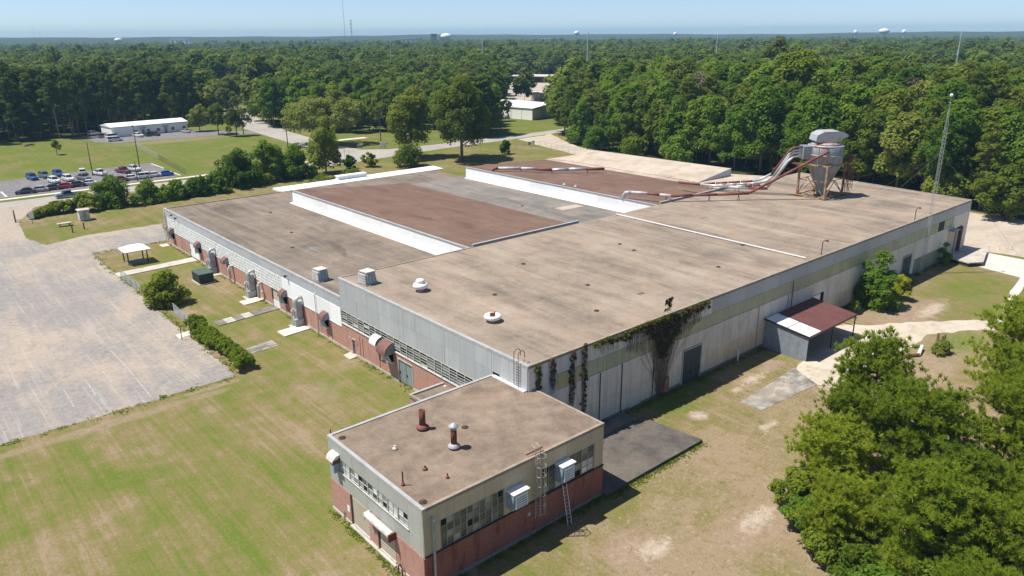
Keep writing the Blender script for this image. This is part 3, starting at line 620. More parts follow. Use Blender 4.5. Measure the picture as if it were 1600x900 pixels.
def door(name, x0, x1, z0, z1, m, axis, leaves=1, at=-0.05, handle=True, trim='sash'):
    """leaf or leaves set back in the wall, with trim and handle"""
    n = leaves; f = None
    for i in range(n):
        a = x0+(x1-x0)*i/n+0.02; b = x0+(x1-x0)*(i+1)/n-0.02
        q = MB(); e = 0.02*(i % 2)
        q.box(at-e, a, z0, 0.1, b, z1) if axis == 'x' else q.box(a, at-e, z0, b, 0.1, z1)
        d = q.build(name, m, fac)
        if handle:
            h = MB(); c = b-0.22; h.box(at-0.10, c, z0+1.0, at-0.04, c+0.06, z0+1.35) if axis == 'x' else h.box(c, at-0.10, z0+1.0, c+0.06, at-0.04, z0+1.35)
            h.build('handle', 'black', d)
    f = MB(); g = 0.10
    for a, b, za, zb in ((x0-g, x0, z0, z1+g), (x1, x1+g, z0, z1+g), (x0, x1, z1, z1+g)):
        f.box(at-0.14, a, za, at+0.05, b, zb) if axis == 'x' else f.box(a, at-0.14, za, b, at+0.05, zb)
    f.build('door_frame', trim, fac)
door('door', 87.35, 92.2, 0.15, 2.9, 'white', 'x', 2)
door('door', 54.25, 56.55, 1.15, 2.9, 'cream_door', 'x', 1, handle=False, trim='dark_trim')
MB().box(-0.10, 54.25, 0.15, 0.05, 56.55, 1.12).build('door', 'white', fac)
door('door', 19.3, 22.15, 0.15, 2.95, 'green_door', 'x', 2)
door('door', 32.12, 32.88, 0.12, 2.1, 'rust_pipe', 'x', 1)
for y in (31.8, 33.1):
    q = MB(); q.tube([(-0.14, y, 2.35), (-0.34, y, 2.42)], 0.03, 6); q.lathe([(0.02, 0.10), (0.10, 0.0), (0.11, -0.04)], (-0.38, y, 2.36), 8); q.build('wall_lamp', 'white_dirty', fac)
for y, z in ((12.6, 3.0), (97.0, 6.4), (99.5, 6.55), (50.6, 6.2), (59.6, 1.6)):
    q = MB(); q.tube([(-0.1, y, z), (-0.35, y, z+0.05)], 0.04, 6); q.box(-0.62, y-0.14, z-0.12, -0.32, y+0.14, z+0.12); q.build('flood_lamp', 'black' if z > 6 else 'white_dirty', fac)

# --- long right-hand wall, y = 0
MB().box(2.8, -0.022, 5.93, 98.0, 0.11, 7.61).build('window_reveal', 'dark_trim', fac)
x = 0.0
i = 0
while x < 106.8:
    x2 = min(x+3.55, 106.95)
    def strip(a, b):
        n = max(1, round((b-a)/1.18))
        for k in range(n): pan(a+(b-a)*k/n, a+(b-a)*(k+1)/n, 5.96, 7.55, 'fibre', -.03)
    def pan(a, b, z0, z1, mm, e=0.0):
        MB().box(a+0.014, -0.07-e-RF.uniform(0, .014), z0, b-0.014, 0.11, z1).build('wall_panel', mm, fac)
    segs = [(x, x2)]
    for d0, d1 in ((23.35, 26.95), (80.4, 83.85), (52.3, 55.3), (98.3, 104.6)):     # openings
        out = []
        for a, b in segs:
            if b <= d0 or a >= d1: out.append((a, b))
            else:
                if a < d0-0.05: out.append((a, d0))
                if b > d1+0.05: out.append((d1, b))
        segs = out
    for a, b in segs:
        pan(a, b, 0.42, 2.7, 'pale_wall_low' if 27 < x < 45 or 55 < x < 78 else ('mossy' if 84 < x < 97 else 'pale_wall')); pan(a, b, 2.72, 5.92, 'pale_wall')
        MB().box(a, -0.055, 0.0, b, 0.1, 0.41).build('plinth', 'base_stain', fac)
    if x < 3.0 or x > 97.6: pan(x, x2, 5.94, 7.6, 'pale_wall', 0.012)
    elif x < 7.9: pan(x, x2 if x < 6 else 7.9, 5.96, 7.55, 'faded_yellow', -.01); strip(7.9, x2) if x > 6 else None
    elif 92.0 < x < 95.6:
        strip(x, 93.3); strip(96.0, x2) if x2 > 96.2 else None
    else: strip(x, x2)
    pan(x, x2, 7.62, 9.27, 'pale_wall' if x < 27 else 'fascia', 0.02)
    x = x2; i += 1
for d0, d1, z1 in ((23.35, 26.95, 4.25), (80.4, 83.85, 4.0), (52.3, 55.3, 4.0), (98.3, 104.6, 5.2)):
    MB().box(d0, -0.06, z1+0.1, d1, 0.1, 5.92).build('wall_panel', 'pale_wall', fac)
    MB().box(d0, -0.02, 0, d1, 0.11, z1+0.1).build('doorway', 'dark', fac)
MB().box(2.7, -0.10, 5.8, 3.4, -0.08, 7.6).build('wall_panel', 'blue_panel', fac)
door('door', 23.45, 26.85, 0.1, 4.2, 'grey_door', 'y', 2)
door('door', 80.5, 83.75, 0.1, 3.9, 'grey_door', 'y', 2)
MB().box(52.4, -0.08, 2.2, 54.3, 0.05, 4.0).build('door', 'white', fac)
MB().box(20.15, -0.13, 0.1, 21.1, -0.085, 2.0).build('door', 'rust_door', fac)
MB().box(14.4, -0.11, 0.3, 16.2, -0.086, 2.4).build('door', 'pale_wall', fac)
MB().box(98.4, -0.07, 0.6, 101.6, 0.05, 5.15).build('door', 'tan_sheet', fac)
MB().box(101.7, -0.40, 0.6, 101.95, 0.05, 5.2).build('door_frame', 'fascia', fac)
MB().box(103.4, -0.55, 0.6, 103.75, 0.05, 5.3).build('door_frame', 'rust_pipe', fac)
q = MB(); q.box(98.0, -1.2, 5.35, 100.6, -0.08, 5.45); q.build('door_canopy', 'galv_grey', fac)
for xx in (9.7, 13.0, 18.2, 38.6, 45.5):
    MB().tube([(xx, -0.14, 0.3), (xx, -0.14, 5.9)], 0.05, 6).build('pipe', 'galv_grey' if xx > 20 else 'dark_trim', fac)
MB().tube([(34.2, -0.5, 0), (34.2, -0.5, 1.4), (34.2, -0.1, 1.6)], 0.10, 8).build('pipe', 'white', fac)
MB().tube([(46.4, -0.16, 2.6), (46.4, -0.16, 7.5)], 0.05, 6).build('pipe', 'rust_pipe', fac)
# white downpipe on the brick front
q = MB(); q.tube([(-0.28, 42.2, 0.1), (-0.28, 42.2, 5.7)], 0.07, 8)
q.tube([(-0.28, 42.2, 5.7), (-0.05, 42.2, 5.9)], 0.06, 8); q.build('downpipe', 'white', fac)
MB().tube([(-0.22, 104.7, 0.2), (-0.22, 104.7, 6.4)], 0.09, 8).build('downpipe', 'white', fac)
q = MB(); q.box(-0.45, 104.3, 2.9, -0.1, 104.95, 3.4); q.build('downpipe', 'slate', fac)

# --- barrel hoods over the wall fans
def barrel(y, z, w=1.5, r=1.15, flap=True, brown=True, parent=fac):
    q = MB(); prof = [(-0.12-r*math.sin(t*math.pi/18), z+r*math.cos(t*math.pi/18)-0.12) for t in range(0, 10)]
    inner = [(a+0.06 if a < -0.2 else a, b-0.06) for a, b in prof][::-1]
    q.extr([(p[0], p[1]) for p in prof+inner], 'y', y-w/2, y+w/2)
    h = q.build('fan_hood', 'hood_brown' if brown else 'white', parent)
    for s in (-1, 1):
        c = MB(); c.extr(prof+[(-0.12, z-0.12)], 'y', y+s*(w/2-0.02)-0.02, y+s*(w/2-0.02)+0.02); c.build('end_cap', 'slate', h)
    if flap:
        c = MB(); c.add([(-0.95, y-w*0.36, z-0.1), (-0.95, y+w*0.36, z-0.1), (-0.42, y+w*0.36, z-1.25), (-0.42, y-w*0.36, z-1.25),
                         (-0.90, y-w*0.36, z-0.08), (-0.90, y+w*0.36, z-0.08), (-0.36, y+w*0.36, z-1.22), (-0.36, y-w*0.36, z-1.22)],
                        [(0, 1, 2, 3), (7, 6, 5, 4), (0, 4, 5, 1), (2, 6, 7, 3), (1, 5, 6, 2), (3, 7, 4, 0)])
        c.build('flap', 'blue_panel', h)
        c = MB(); c.box(-0.50, y-w*0.42, z-1.36, -0.14, y+w*0.42, z-1.24); c.box(-0.9, y+w*0.37, z-1.3, -0.14, y+w*0.40, z-0.1); c.build('louvre_frame', 'white', h)
        MB().box(-0.2, y-w*0.36, z-1.22, -0.142, y+w*0.36, z-0.1).build('opening', 'dark', h)
    return h
barrel(101.0, 2.95, 1.3, .95); barrel(86.6, 3.15, 1.3, .95); barrel(74.0, 3.05, 1.3, .95, flap=False); barrel(52.0, 3.0, 1.3, .95); barrel(39.5, 3.1, 1.3, .95)
barrel(23.9, 3.45, 1.9, 1.35); barrel(26.4, 3.75, 1.5, 0.95, flap=False, brown=False)
for y in (71.8, 60.2):
    q = MB(); q.tube([(-0.1, y, 2.9), (-0.55, y, 2.85), (-0.75, y, 2.45), (-0.75, y, 0.5)], [0.2, 0.24, 0.22, 0.18], 8); q.build('exhaust_pipe', 'white_dirty', fac)

# felt patches laid on the roofs
for x, y, w, d, z, mm in ((55.5, 52, 5.5, 2.4, 6.83, 'roof_bay'), (8, 57, 1.4, 3.2, 6.785, 'roof_grey'), (60, 24, 1.6, .5, 9.465, 'roof_low'), (23, 6.2, .9, .5, 9.465, 'roof_brown')):
    a = RF.uniform(-.12, .12); ca, sa = math.cos(a), math.sin(a)
    MB().prism([(x+u*ca-v*sa, y+u*sa+v*ca) for u, v in ((0, 0), (w, RF.uniform(-.1, .1)), (w+RF.uniform(-.2, .2), d), (RF.uniform(-.2, .2), d))], z-.02, z+RF.uniform(.006, .016)).build('felt_patch', mm, fac)

# ------------------------------------------------------------------ the brick boiler house in front
bh = thing('boiler_house', 'small brick and grey metal boiler house built onto the near corner of the factory', 'boiler house', (-17.72, -8.7, 0))
X0, X1, Y0, Y1 = -17.72, 0.75, -8.70, 5.0
MB().prism([(X0+.12, Y0+.12), (X1-.12, Y0+.12), (X1-.12, -0.16), (-0.16, -0.16), (-0.16, Y1-.1), (X0+.12, Y1-.1)], 0, 6.8).build('wall', 'boiler_grey', bh)
MB().prism([(X0, Y0), (X1, Y0), (X1, -0.13), (-0.13, -0.13), (-0.13, Y1), (X0, Y1)], 6.8, 6.97).build('roof', 'roof_small', bh)
MB().box(X0-.07, Y0-.07, 6.80, X0+.22, Y1+.07, 7.07).build('roof_edge', 'coping', bh)
MB().box(X0+.22, Y0-.07, 6.80, X1+.07, Y0+.2, 7.06).build('roof_edge', 'coping_tan', bh)
MB().box(X1-.2, Y0+.2, 6.80, X1+.07, -0.13, 7.05).build('roof_edge', 'coping_tan', bh)
MB().box(X0+.22, Y1-.22, 6.80, -0.13, Y1+.07, 7.05).build('roof_edge', 'coping', bh)
MB().box(-0.45, 0.1, 6.98, -0.13, 4.7, 7.10).build('flashing', 'white', bh)
# left front: brick below, grey sheet above
for a, b in ((Y0+0.01, -4.98), (-2.38, -1.15), (1.78, Y1)):
    MB().box(X0-.10, a, 0.28, X0+.12, b, 3.03).build('brick_wall', 'brick', bh)
    MB().box(X0-.16, a, 0.0, X0+.12, b, 0.29).build('plinth', 'concrete', bh)
MB().box(X0-.02, -4.98, 0.0, X0+.12, 1.78, 3.03).build('doorway', 'dark_trim', bh)
for a, b in ((-4.85, -2.7), (-1.05, 1.45)):
    d = MB().box(X0-.06, a, 0.22, X0+.1, b, 2.98).build('roller_door', 'cream_door', bh)
    q = MB()
    for z in [0.5+i*0.27 for i in range(9)]: q.box(X0-.068, a+.02, z, X0-.05, b-.02, z+.025)
    q.build('slat_joint', 'dark_trim', d)
    MB().box(X0-.12, a-.02, 0.2, X0-.04, b+.02, 0.42).build('bottom_bar', 'white_dirty', d)
MB().box(X0-.3, -4.98, 0.0, X0+.1, 1.78, 0.20).build('doorstep', 'concrete', bh)
for a, b in ((-8.7, -6.95), (-6.95, -4.95), (-4.95, -2.95), (-2.95, -0.95), (-0.95, 1.05), (1.05, 3.05), (3.05, 5.0)):
    MB().box(X0-.05-RF.uniform(0, .012), a+.01, 3.04, X0+.12, b-.01, 4.50).build('wall_panel', 'boiler_grey', bh)
    MB().box(X0-.05-RF.uniform(0, .012), a+.01, 5.66, X0+.12, b-.01, 6.80).build('wall_panel', 'boiler_grey', bh)
MB().box(X0-.05, Y0+.01, 4.5, X0+.12, -6.9, 5.66).build('wall_panel', 'boiler_grey', bh)
MB().box(X0-.05, 3.1, 4.5, X0+.12, Y1-.01, 5.66).build('wall_panel', 'boiler_grey', bh)
MB().box(X0+.05, -6.9, 4.5, X0+.13, 3.1, 5.66).build('window_reveal', 'dark', bh)
MB().box(X0-.13, -6.95, 4.40, X0+.05, 3.15, 4.50).build('sill', 'white_dirty', bh)
wts = [[0, 1, 5, 2.5], [0, 1, 5, 1.5], [0, 1, 5, 2], [2, 3, 2, 0], [2, 2, 1, 2], [0, 1, 5, 0], [0, 1, 5, 0]]
for i in range(7):
    a = -6.88+i*9.94/7
    window_bay(X0, a, a+9.94/7-0.04, 4.52, 5.64, 2, 2, bh, lambda j, k, w=wts[i]: w, out=-1)
# front: dark brick, tan sheet, two window groups
MB().box(X0-.095, Y0-.10, 0.34, X1, Y0+.12, 3.00).build('brick_wall', 'brick_dark', bh)
MB().box(X0-.1, Y0-.15, 0.0, X1, Y0+.12, 0.35).build('plinth', 'base_stain', bh)
MB().box(X1-.12, Y0+.12, 0.3, X1+.08, -0.15, 3.0).build('brick_wall', 'brick_dark', bh)
MB().box(X0+.02, Y0-.16, 3.0, X1+.05, Y0+.1, 3.10).build('sill', 'dark_trim', bh)
for a, b, z0, z1 in ((X0-.045, -16.3, 3.11, 5.55), (-10.35, -6.4, 3.11, 5.55), (-0.35, X1, 3.11, 5.55), (X0-.045, -15.0, 5.56, 6.8), (-15.0, -12.2, 5.56, 6.8), (-12.2, -9.4, 5.56, 6.8), (-9.4, -6.5, 5.56, 6.8), (-6.5, -3.6, 5.56, 6.8), (-3.6, -0.8, 5.56, 6.8), (-0.8, X1, 5.56, 6.8)):
    MB().box(a+.01, Y0-.05-RF.uniform(0, .012), z0, b-.01, Y0+.12, z1).build('wall_panel', 'tan_sheet', bh)
MB().box(X1-.12, Y0+.13, 3.05, X1+.05, -0.15, 6.8).build('wall_panel', 'tan_sheet', bh)
MB().box(-16.3, Y0+.05, 3.11, -0.35, Y0+.13, 5.55).build('window_reveal', 'dark', bh)
for i in range(5):
    a = -16.28+i*5.93/5
    window_bay(Y0, a, a+5.93/5-0.03, 3.13, 5.53, 4, 2, bh, lambda j, k: ([5, 2, .1, 1.0] if j > 0 else [4, 1, 0, 2]), axis='y', frame='sash_tan', out=-1)
for i in range(4):
    a = -6.38+i*6.02/4
    wt = {0: lambda j, k: [5, 2, 0, 1], 1: lambda j, k: [0, 1, 5, 0] if j < 2 else [3, 1, 0, 1], 2: lambda j, k: [3, .6, .3, 3], 3: lambda j, k: [0, 2, 5, 0] if j < 2 else [3, 2, 0, 1]}[i]
    window_bay(Y0, a, a+6.02/4-0.03, 3.13, 5.53, 4, 2, bh, wt, axis='y', frame='sash_tan', out=-1)
def wall_unit(x, z, w, h, label):
    """louvred cooler box hung on the window line"""
    f = MB(); f.add([(x-w/2, Y0-.1, z), (x+w/2, Y0-.1, z), (x+w/2, Y0-.78, z), (x-w/2, Y0-.78, z), (x-w/2, Y0-.1, z+h), (x+w/2, Y0-.1, z+h), (x+w/2, Y0-.95, z+h), (x-w/2, Y0-.95, z+h)],
                    [(3, 2, 1, 0), (4, 7, 6, 5), (0, 1, 5, 4), (1, 2, 6, 5), (2, 3, 7, 6), (3, 0, 4, 7)])
    t = thing('cooler_unit', label, 'cooler', (x, Y0-.1, z))
    f.build('casing', 'blue_panel', t)
    q = MB(); q.box(x-w/2-.05, Y0-1.02, z+h, x+w/2+.05, Y0-.08, z+h+.09); q.build('lid', 'white', t)
    q = MB(); q.box(x-w*.4, Y0-1.0, z+h*.12, x+w*.4, Y0-.93, z+h*.9); q.build('front_frame', 'white', t)
    for i in range(5): MB().box(x-w*.34, Y0-1.03, z+h*(.16+.14*i), x+w*.34, Y0-.99, z+h*(.16+.14*i)+.09).build('slat', 'blue_panel', t)
wall_unit(-9.35, 3.75, 1.55, 1.45, 'boxy blue-grey cooler on the dark brick front just before the caged ladder')
wall_unit(-4.25, 3.95, 1.4, 1.5, 'boxy blue-grey cooler with white lid right above the leaning ladder')
MB().box(-6.3, Y0-.09, 3.12, -0.4, Y0-.075, 3.17).build('rail', 'dark_trim', bh)
q = MB(); q.tube([(-17.05, Y0-.32, 0.0), (-17.05, Y0-.32, 6.05)], 0.10, 10); q.tube([(-17.05, Y0-.32, 6.05), (-17.05, Y0-.06, 6.2)], 0.09, 8); q.build('downpipe', 'galv_grey', bh)
for x, z in ((-8.0, 2.0), (-6.3, 2.1)): MB().box(x, Y0-.2, z, x+.25, Y0-.09, z+.3).build('meter_box', 'white_dirty', bh)
# roller awning over the second door, fan hood at the far end of the window strip
q = MB(); q.tube([(X0-.42, -5.0, 3.0), (X0-.42, -1.45, 3.0)], 0.30, 12); aw = q.build('awning', 'white_dirty', bh)
MB().box(X0-.75, -5.12, 2.62, X0-.1, -5.0, 3.25).build('bracket', 'rust', aw); MB().box(X0-.7, -1.45, 2.66, X0-.1, -1.36, 3.22).build('bracket', 'white_dirty', aw)
q = MB(); q.extr([(X0-.06, 6.1), (X0-.35, 6.05), (X0-.62, 5.85), (X0-.75, 5.55), (X0-.62, 5.5), (X0-.06, 5.9)], 'y', 3.05, 4.2); ch = q.build('fan_hood', 'white_dirty', bh)
MB().box(X0-.55, 3.3, 4.4, X0-.06, 3.85, 5.6).build('flap', 'blue_panel', ch); MB().box(X0-.74, 3.02, 5.40, X0-.06, 3.06, 5.72).build('end_cap', 'rust', ch)
MB().box(X0-.13, 1.95, 1.2, X0-.09, 2.35, 1.75).build('meter_box', 'white', bh); MB().box(X0-.13, -1.9, 1.3, X0-.09, -1.65, 1.7).build('meter_box', 'white_dirty', bh)
MB().tube([(X0-.2, 2.9, 0.0), (X0-.2, 2.9, 0.9)], 0.05, 6).build('pipe', 'galv_grey', bh)
q = MB(); q.tube([(X0-.35, -5.6, 0.0), (X0-.35, -5.6, 0.7), (X0-.35, -5.85, 0.95), (X0-.35, -6.1, 0.7), (X0-.35, -6.1, 0.0)], 0.05, 6); q.build('hose_stand', 'black', bh)
# low lean-to in the corner
lt = thing('lean_to', 'low flat roofed brick lean-to in the corner between boiler house and factory windows', 'lean-to', (-4.5, 5.2, 0))
MB().box(-4.5, 5.1, 0, -0.28, 13.2, 3.0).build('brick_wall', 'brick', lt)
MB().box(-4.3, 5.1, 3.0, -0.26, 13.0, 3.08).build('roof', 'roof_low', lt)
MB().box(-4.6, 5.1, 2.98, -4.3, 13.3, 3.26).build('roof_edge', 'coping_tan', lt); MB().box(-4.3, 13.0, 2.98, -0.26, 13.3, 3.26).build('roof_edge', 'coping', lt)

# ------------------------------------------------------------------ plant on the roofs and walls
ZH, ZL, ZB = 9.46, 6.78, 6.97
def ac_box(x, y, z, label, rz=0.1):
    t = thing('roof_cooler', label, 'roof cooler', (x, y, z), 'cooler boxes on the factory roof', rz)
    b = MB(); b.add([(x-.75, y-.8, z+.14), (x+.8, y-.8, z+.14), (x+.8, y+.8, z+.14), (x-.75, y+.8, z+.14), (x-.62, y-.7, z+1.55), (x+.62, y-.7, z+1.55), (x+.62, y+.7, z+1.55), (x-.62, y+.7, z+1.55)],
                    [(3, 2, 1, 0), (4, 5, 6, 7), (0, 1, 5, 4), (1, 2, 6, 5), (2, 3, 7, 6), (3, 0, 4, 7)]); b.build('casing', 'blue_panel', t)
    MB().box(x-.95, y-.95, z, x+1.0, y+.95, z+.13).build('curb', 'galv_grey', t)
    MB().box(x-.70, y-.78, z+1.56, x+.70, y+.78, z+1.66).build('lid', 'white_dirty', t)
    for k in range(4): MB().box(x-.86, y-.74, z+.22+k*.31, x-.70+.0*k, y+.74, z+.46+k*.31).build('louvre', 'white_dirty', t)
    for k in range(3): MB().box(x-.6+.42*k, y-.84, z+.2, x-.56+.42*k, y-.70, z+1.5).build('rib', 'white_dirty', t)
    MB().tube([(x-.5, y-.9, z+.1), (x-.5, y-1.3, z+.1)], .05, 6).build('pipe', 'galv_grey', t)
ac_box(1.75, 44.0, ZL, 'weathered blue-white cooler box on the low grey-brown roof edge')
ac_box(1.7, 31.2, ZH, 'weathered blue-white cooler box on the tan high roof next to the step')
t = thing('roof_ventilator', 'white mushroom ventilator with domed cap on the tan high roof', 'roof vent', (4.9, 24.5, ZH), 'round white ventilators on the high roof')
MB().lathe([(.42, 0), (.42, .35), (.55, .42)], (4.9, 24.5, ZH), 18).build('curb', 'white_dirty', t, True)
MB().lathe([(.45, .40), (.86, .46), (.92, .72), (.80, .92), (.55, .98)], (4.9, 24.5, ZH), 20).build('skirt', 'white', t, True)
MB().lathe([(.50, .98), (.54, 1.25), (.45, 1.42), (.2, 1.5)], (4.9, 24.5, ZH), 18).build('cap', 'white', t, True)
t = thing('roof_ventilator', 'white round ventilator that has lost its cap, a rusty motor sticking out of the bowl', 'roof vent', (4.95, 11.1, ZH), 'round white ventilators on the high roof')
MB().lathe([(.42, 0), (.42, .3)], (4.95, 11.1, ZH), 18).build('curb', 'white_dirty', t, True)
MB().lathe([(.45, .26), (.86, .34), (.95, .55), (.86, .72), (.62, .74), (.55, .45)], (4.95, 11.1, ZH), 22).build('bowl', 'white', t, True)
q = MB(); q.box(4.7, 10.9, ZH+.4, 5.05, 11.25, ZH+.95); q.tube([(5.1, 11.0, ZH+.5), (5.2, 11.0, ZH+1.05)], .08, 6); q.box(4.95, 11.2, ZH+.5, 5.35, 11.4, ZH+.8); q.build('motor', 'rust', t)
for x, y, h, r, cap, lab in ((-11.2, 0.75, 1.75, .27, False, 'open rusty stack on the boiler house roof'), (-11.05, -3.45, 1.85, .25, True, 'rusty stack with a silver cone cap on the boiler house roof')):
    t = thing('stack', lab, 'stack', (x, y, ZB), 'rusty stacks on the boiler house roof')
    MB().lathe([(r*2.0, 0.12), (r*2.05, .22), (r*1.2, .42), (r*1.0, .43)], (x, y, ZB), 18).build('flashing_collar', 'rust_pipe' if not cap else 'coping', t, True)
    MB().lathe([(r*1.7, 0), (r*1.7, .12)], (x, y, ZB), 18).build('base', 'black', t)
    b = MB(); b.lathe([(r, .3), (r, h), (r*.88, h), (r*.88, h-.5)], (x, y, ZB), 18); b.build('pipe', 'rust', t, True)
    if cap:
        MB().lathe([(r*1.03, h-.18), (r*1.03, h-.02)], (x, y, ZB), 18).build('band', 'galv_grey', t, True)
        MB().lathe([(r*1.65, h+.10), (r*1.65, h+.13), (.03, h+.40)], (x, y, ZB), 18).build('cone_cap', 'galv', t, True)
        MB().lathe([(.05, h-.1), (.05, h+.2)], (x, y, ZB), 6).build('strut', 'galv_grey', t)
def little_vent(x, y, z, h, r, m, lab, base=True):
    t = thing('vent_pipe', lab, 'vent pipe', (x, y, z), 'small vent pipes on the roofs')
    MB().tube([(x, y, z), (x, y, z+h)], r, 8).build('pipe', m, t)
    MB().lathe([(r*2.6, 0), (r*2.3, .12), (r*1.1, .22)], (x, y, z), 10).build('collar', 'rust_pipe' if m == 'rust' else 'white_dirty', t, True)
little_vent(-17.0, -5.2, ZB, 1.15, .06, 'rust', 'thin tall rusty pipe on the front end of the boiler house roof')
little_vent(-14.7, -0.5, ZB, .32, .09, 'white_dirty', 'short whitish vent stub on the boiler house roof')
little_vent(-14.6, -4.55, ZB, .34, .08, 'rust', 'stubby brown vent stub in front of the capped stack')
little_vent(-14.0, -6.6, ZB, .42, .05, 'rust', 'short brown pipe nearest the dark front of the boiler house roof')
little_vent(-17.3, 5.3, 6.4, .9, .05, 'rust', 'rusty pipe end rising above the far edge of the boiler house roof')
for x, y, z, lab in ((-17.0, 3.9, ZB, 'dark drain in the far corner of the boiler house roof'), (-17.1, -7.9, ZB, 'dark drain in the sharp front corner of the boiler house roof'), (-8.4, -1.4, ZB, 'dark drain behind the capped stack on the boiler house roof'),
    (21.2, 24.5, ZH, 'dark drain on the tan high roof behind the domed white ventilator'), (21.1, 12.7, ZH, 'dark drain amid the tan high roof, straight behind the cap-less ventilator'), (15.4, 5.9, ZH, 'dark drain on the tan high roof near the withered creeper'), (39.0, 6.5, ZH, 'dark drain on the tan high roof above the stretch before the carport'),
    (37.0, 19.0, ZH, 'dark drain amid the tan high roof, nearer the carport side of a pair'), (38, 22.5, ZH, 'dark drain amid the tan high roof, nearer the monitor side of a pair'), (10.5, 17.5, ZH, 'dark drain on the tan high roof between the two white ventilators'), (50.5, 10.4, ZH, 'dark drain on the tan high roof beside the white pipe line'),
    (14.0, 88, ZL, 'dark drain at the far end of the low grey-brown roof'), (10.2, 71, ZL, 'dark drain halfway along the low grey-brown roof'), (6.1, 62, ZL, 'dark drain on the low grey-brown roof above the cream door'), (52.5, 60, 6.82, 'dark drain in the grey strip between the two brown monitor roofs')):
    b = MB(); b.lathe([(.30, 0), (.30, .05), (.16, .10)], (x, y, z), 10)
    t = thing('roof_drain', lab, 'roof drain', (x, y, z), 'dark drains dotted over the roofs')
    b.build('ring', 'dark_trim', t); MB().lathe([(.13, .02), (.13, .14), (.08, .17)], (x, y, z), 8).build('strainer', 'rust', t)
# gutters and pipe line along the step of the high roof
for a, b, lab in ((21.4, 42.9, 'dark gutter pipe along the edge of the nearer brown monitor roof'), (63.6, 85.2, 'dark gutter pipe along the edge of the farther brown monitor roof')):
    t = thing('gutter_pipe', lab, 'gutter', (a, 35.6, 9.5), 'gutters along the monitor roofs')
    n = 6
    for i in range(n): MB().tube([(a+(b-a)*i/n+.02, 35.62, 9.62), (a+(b-a)*(i+1)/n-.02, 35.62, 9.62)], .2, 8).build('pipe_length', 'slate', t)
    MB().box(a, 35.44, 9.80, b, 35.80, 9.86).build('cover', 'coping', t)
t = thing('roof_pipe', 'straight white pipe line lying across the tan high roof', 'pipe', (51, .8, ZH))
for i in range(8): MB().tube([(50.7+.8*(1-i/8), 35.2-i*4.3, ZH+.16), (50.7+.8*(1-(i+1)/8), 35.2-(i+1)*4.3+.05, ZH+.16)], .09, 8).build('pipe_length', 'white', t)
for i in range(9): MB().box(50.8-.0*i+.6*(1-i/9)-.15, 34.9-i*4.1, ZH, 51.1+.6*(1-i/9), 35.15-i*4.1, ZH+.08).build('block', 'timber', t)
for x, lab in ((54.1, 'bent rusty lamp post standing on the roof edge above the carport'), (84.0, 'bent rusty lamp post standing on the roof edge near the far end')):
    t = thing('roof_post', lab, 'lamp post', (x, .45, ZH), 'bent lamp posts on the roof edge')
    MB().tube([(x, .45, ZH), (x, .45, ZH+1.75), (x+.25, .35, ZH+2.0), (x+.7, .2, ZH+2.0)], .06, 6).build('pole', 'rust', t)
    MB().lathe([(.22, 0), (.05, .25)], (x+.75, .18, ZH+1.8), 8).build('lamp_shade', 'rust', t)
# ladders
def cage_ladder(x, label):
    t = thing('caged_ladder', label, 'ladder', (x, -8.75, 1.4))
    y = -8.98
    for s in (-.24, .24): MB().tube([(x+s, y, 1.5), (x+s, y, 7.9), (x+s, -8.5, 8.0)], .035, 6).build('rail', 'sash_tan', t)
    for i in range(20): MB().tube([(x-.24, y, 1.7+i*.3), (x+.24, y, 1.7+i*.3)], .02, 5).build('rung', 'sash_tan', t)
    for i in range(7):
        z = 2.2+i*.85; MB().tube([(x+.42*math.cos(a), y-.36-.40*math.sin(a), z) for a in [math.pi*k/8-.35+.0 for k in range(-1, 10)]], .025, 5).build('hoop', 'sash_tan', t)
    for k in range(5):
        a = math.pi*(k*2)/8; MB().tube([(x+.42*math.cos(a), y-.36-.40*math.sin(a), 2.2), (x+.42*math.cos(a), y-.36-.40*math.sin(a), 7.5)], .018, 5).build('cage_bar', 'sash_tan', t)
    MB().tube([(x-.7, -8.4, 7.25), (x+.9, -8.5, 7.35)], .06, 6).build('top_bar', 'rust', t)
cage_ladder(-7.05, 'tall caged ladder fixed to the dark front of the boiler house')
t = thing('hooped_ladder', 'steel ladder whose two hooped rails arch over the near corner of the high factory roof', 'ladder', (-.2, 1.35, 7))
for y in (1.05, 1.65):
    MB().tube([(-.28, y, 7.05), (-.28, y, 10.3)]+[(.12-.40*math.cos(a), y, 10.3+.40*math.sin(a)) for a in [math.pi*k/8 for k in range(1, 9)]]+[(.52, y, 9.9)], .035, 6).build('rail', 'rust', t)
for i in range(9): MB().tube([(-.28, 1.05, 7.3+i*.28), (-.28, 1.65, 7.3+i*.28)], .02, 5).build('rung', 'galv_grey', t)
t = thing('ladder', 'aluminium ladder leaning on the boiler house wall below the second cooler', 'ladder', (-4.4, -9.9, 0))
A = [Vector((-4.55, -9.95, .02)), Vector((-4.12, -9.95, .02))]; B = [Vector((-4.28, -8.98, 3.3)), Vector((-3.85, -8.98, 3.3))]
for a, b in zip(A, B): MB().tube([a, b], .04, 5).build('rail', 'galv', t)
for i in range(1, 11): MB().tube([A[0].lerp(B[0], i/11), A[1].lerp(B[1], i/11)], .025, 5).build('rung', 'galv', t)

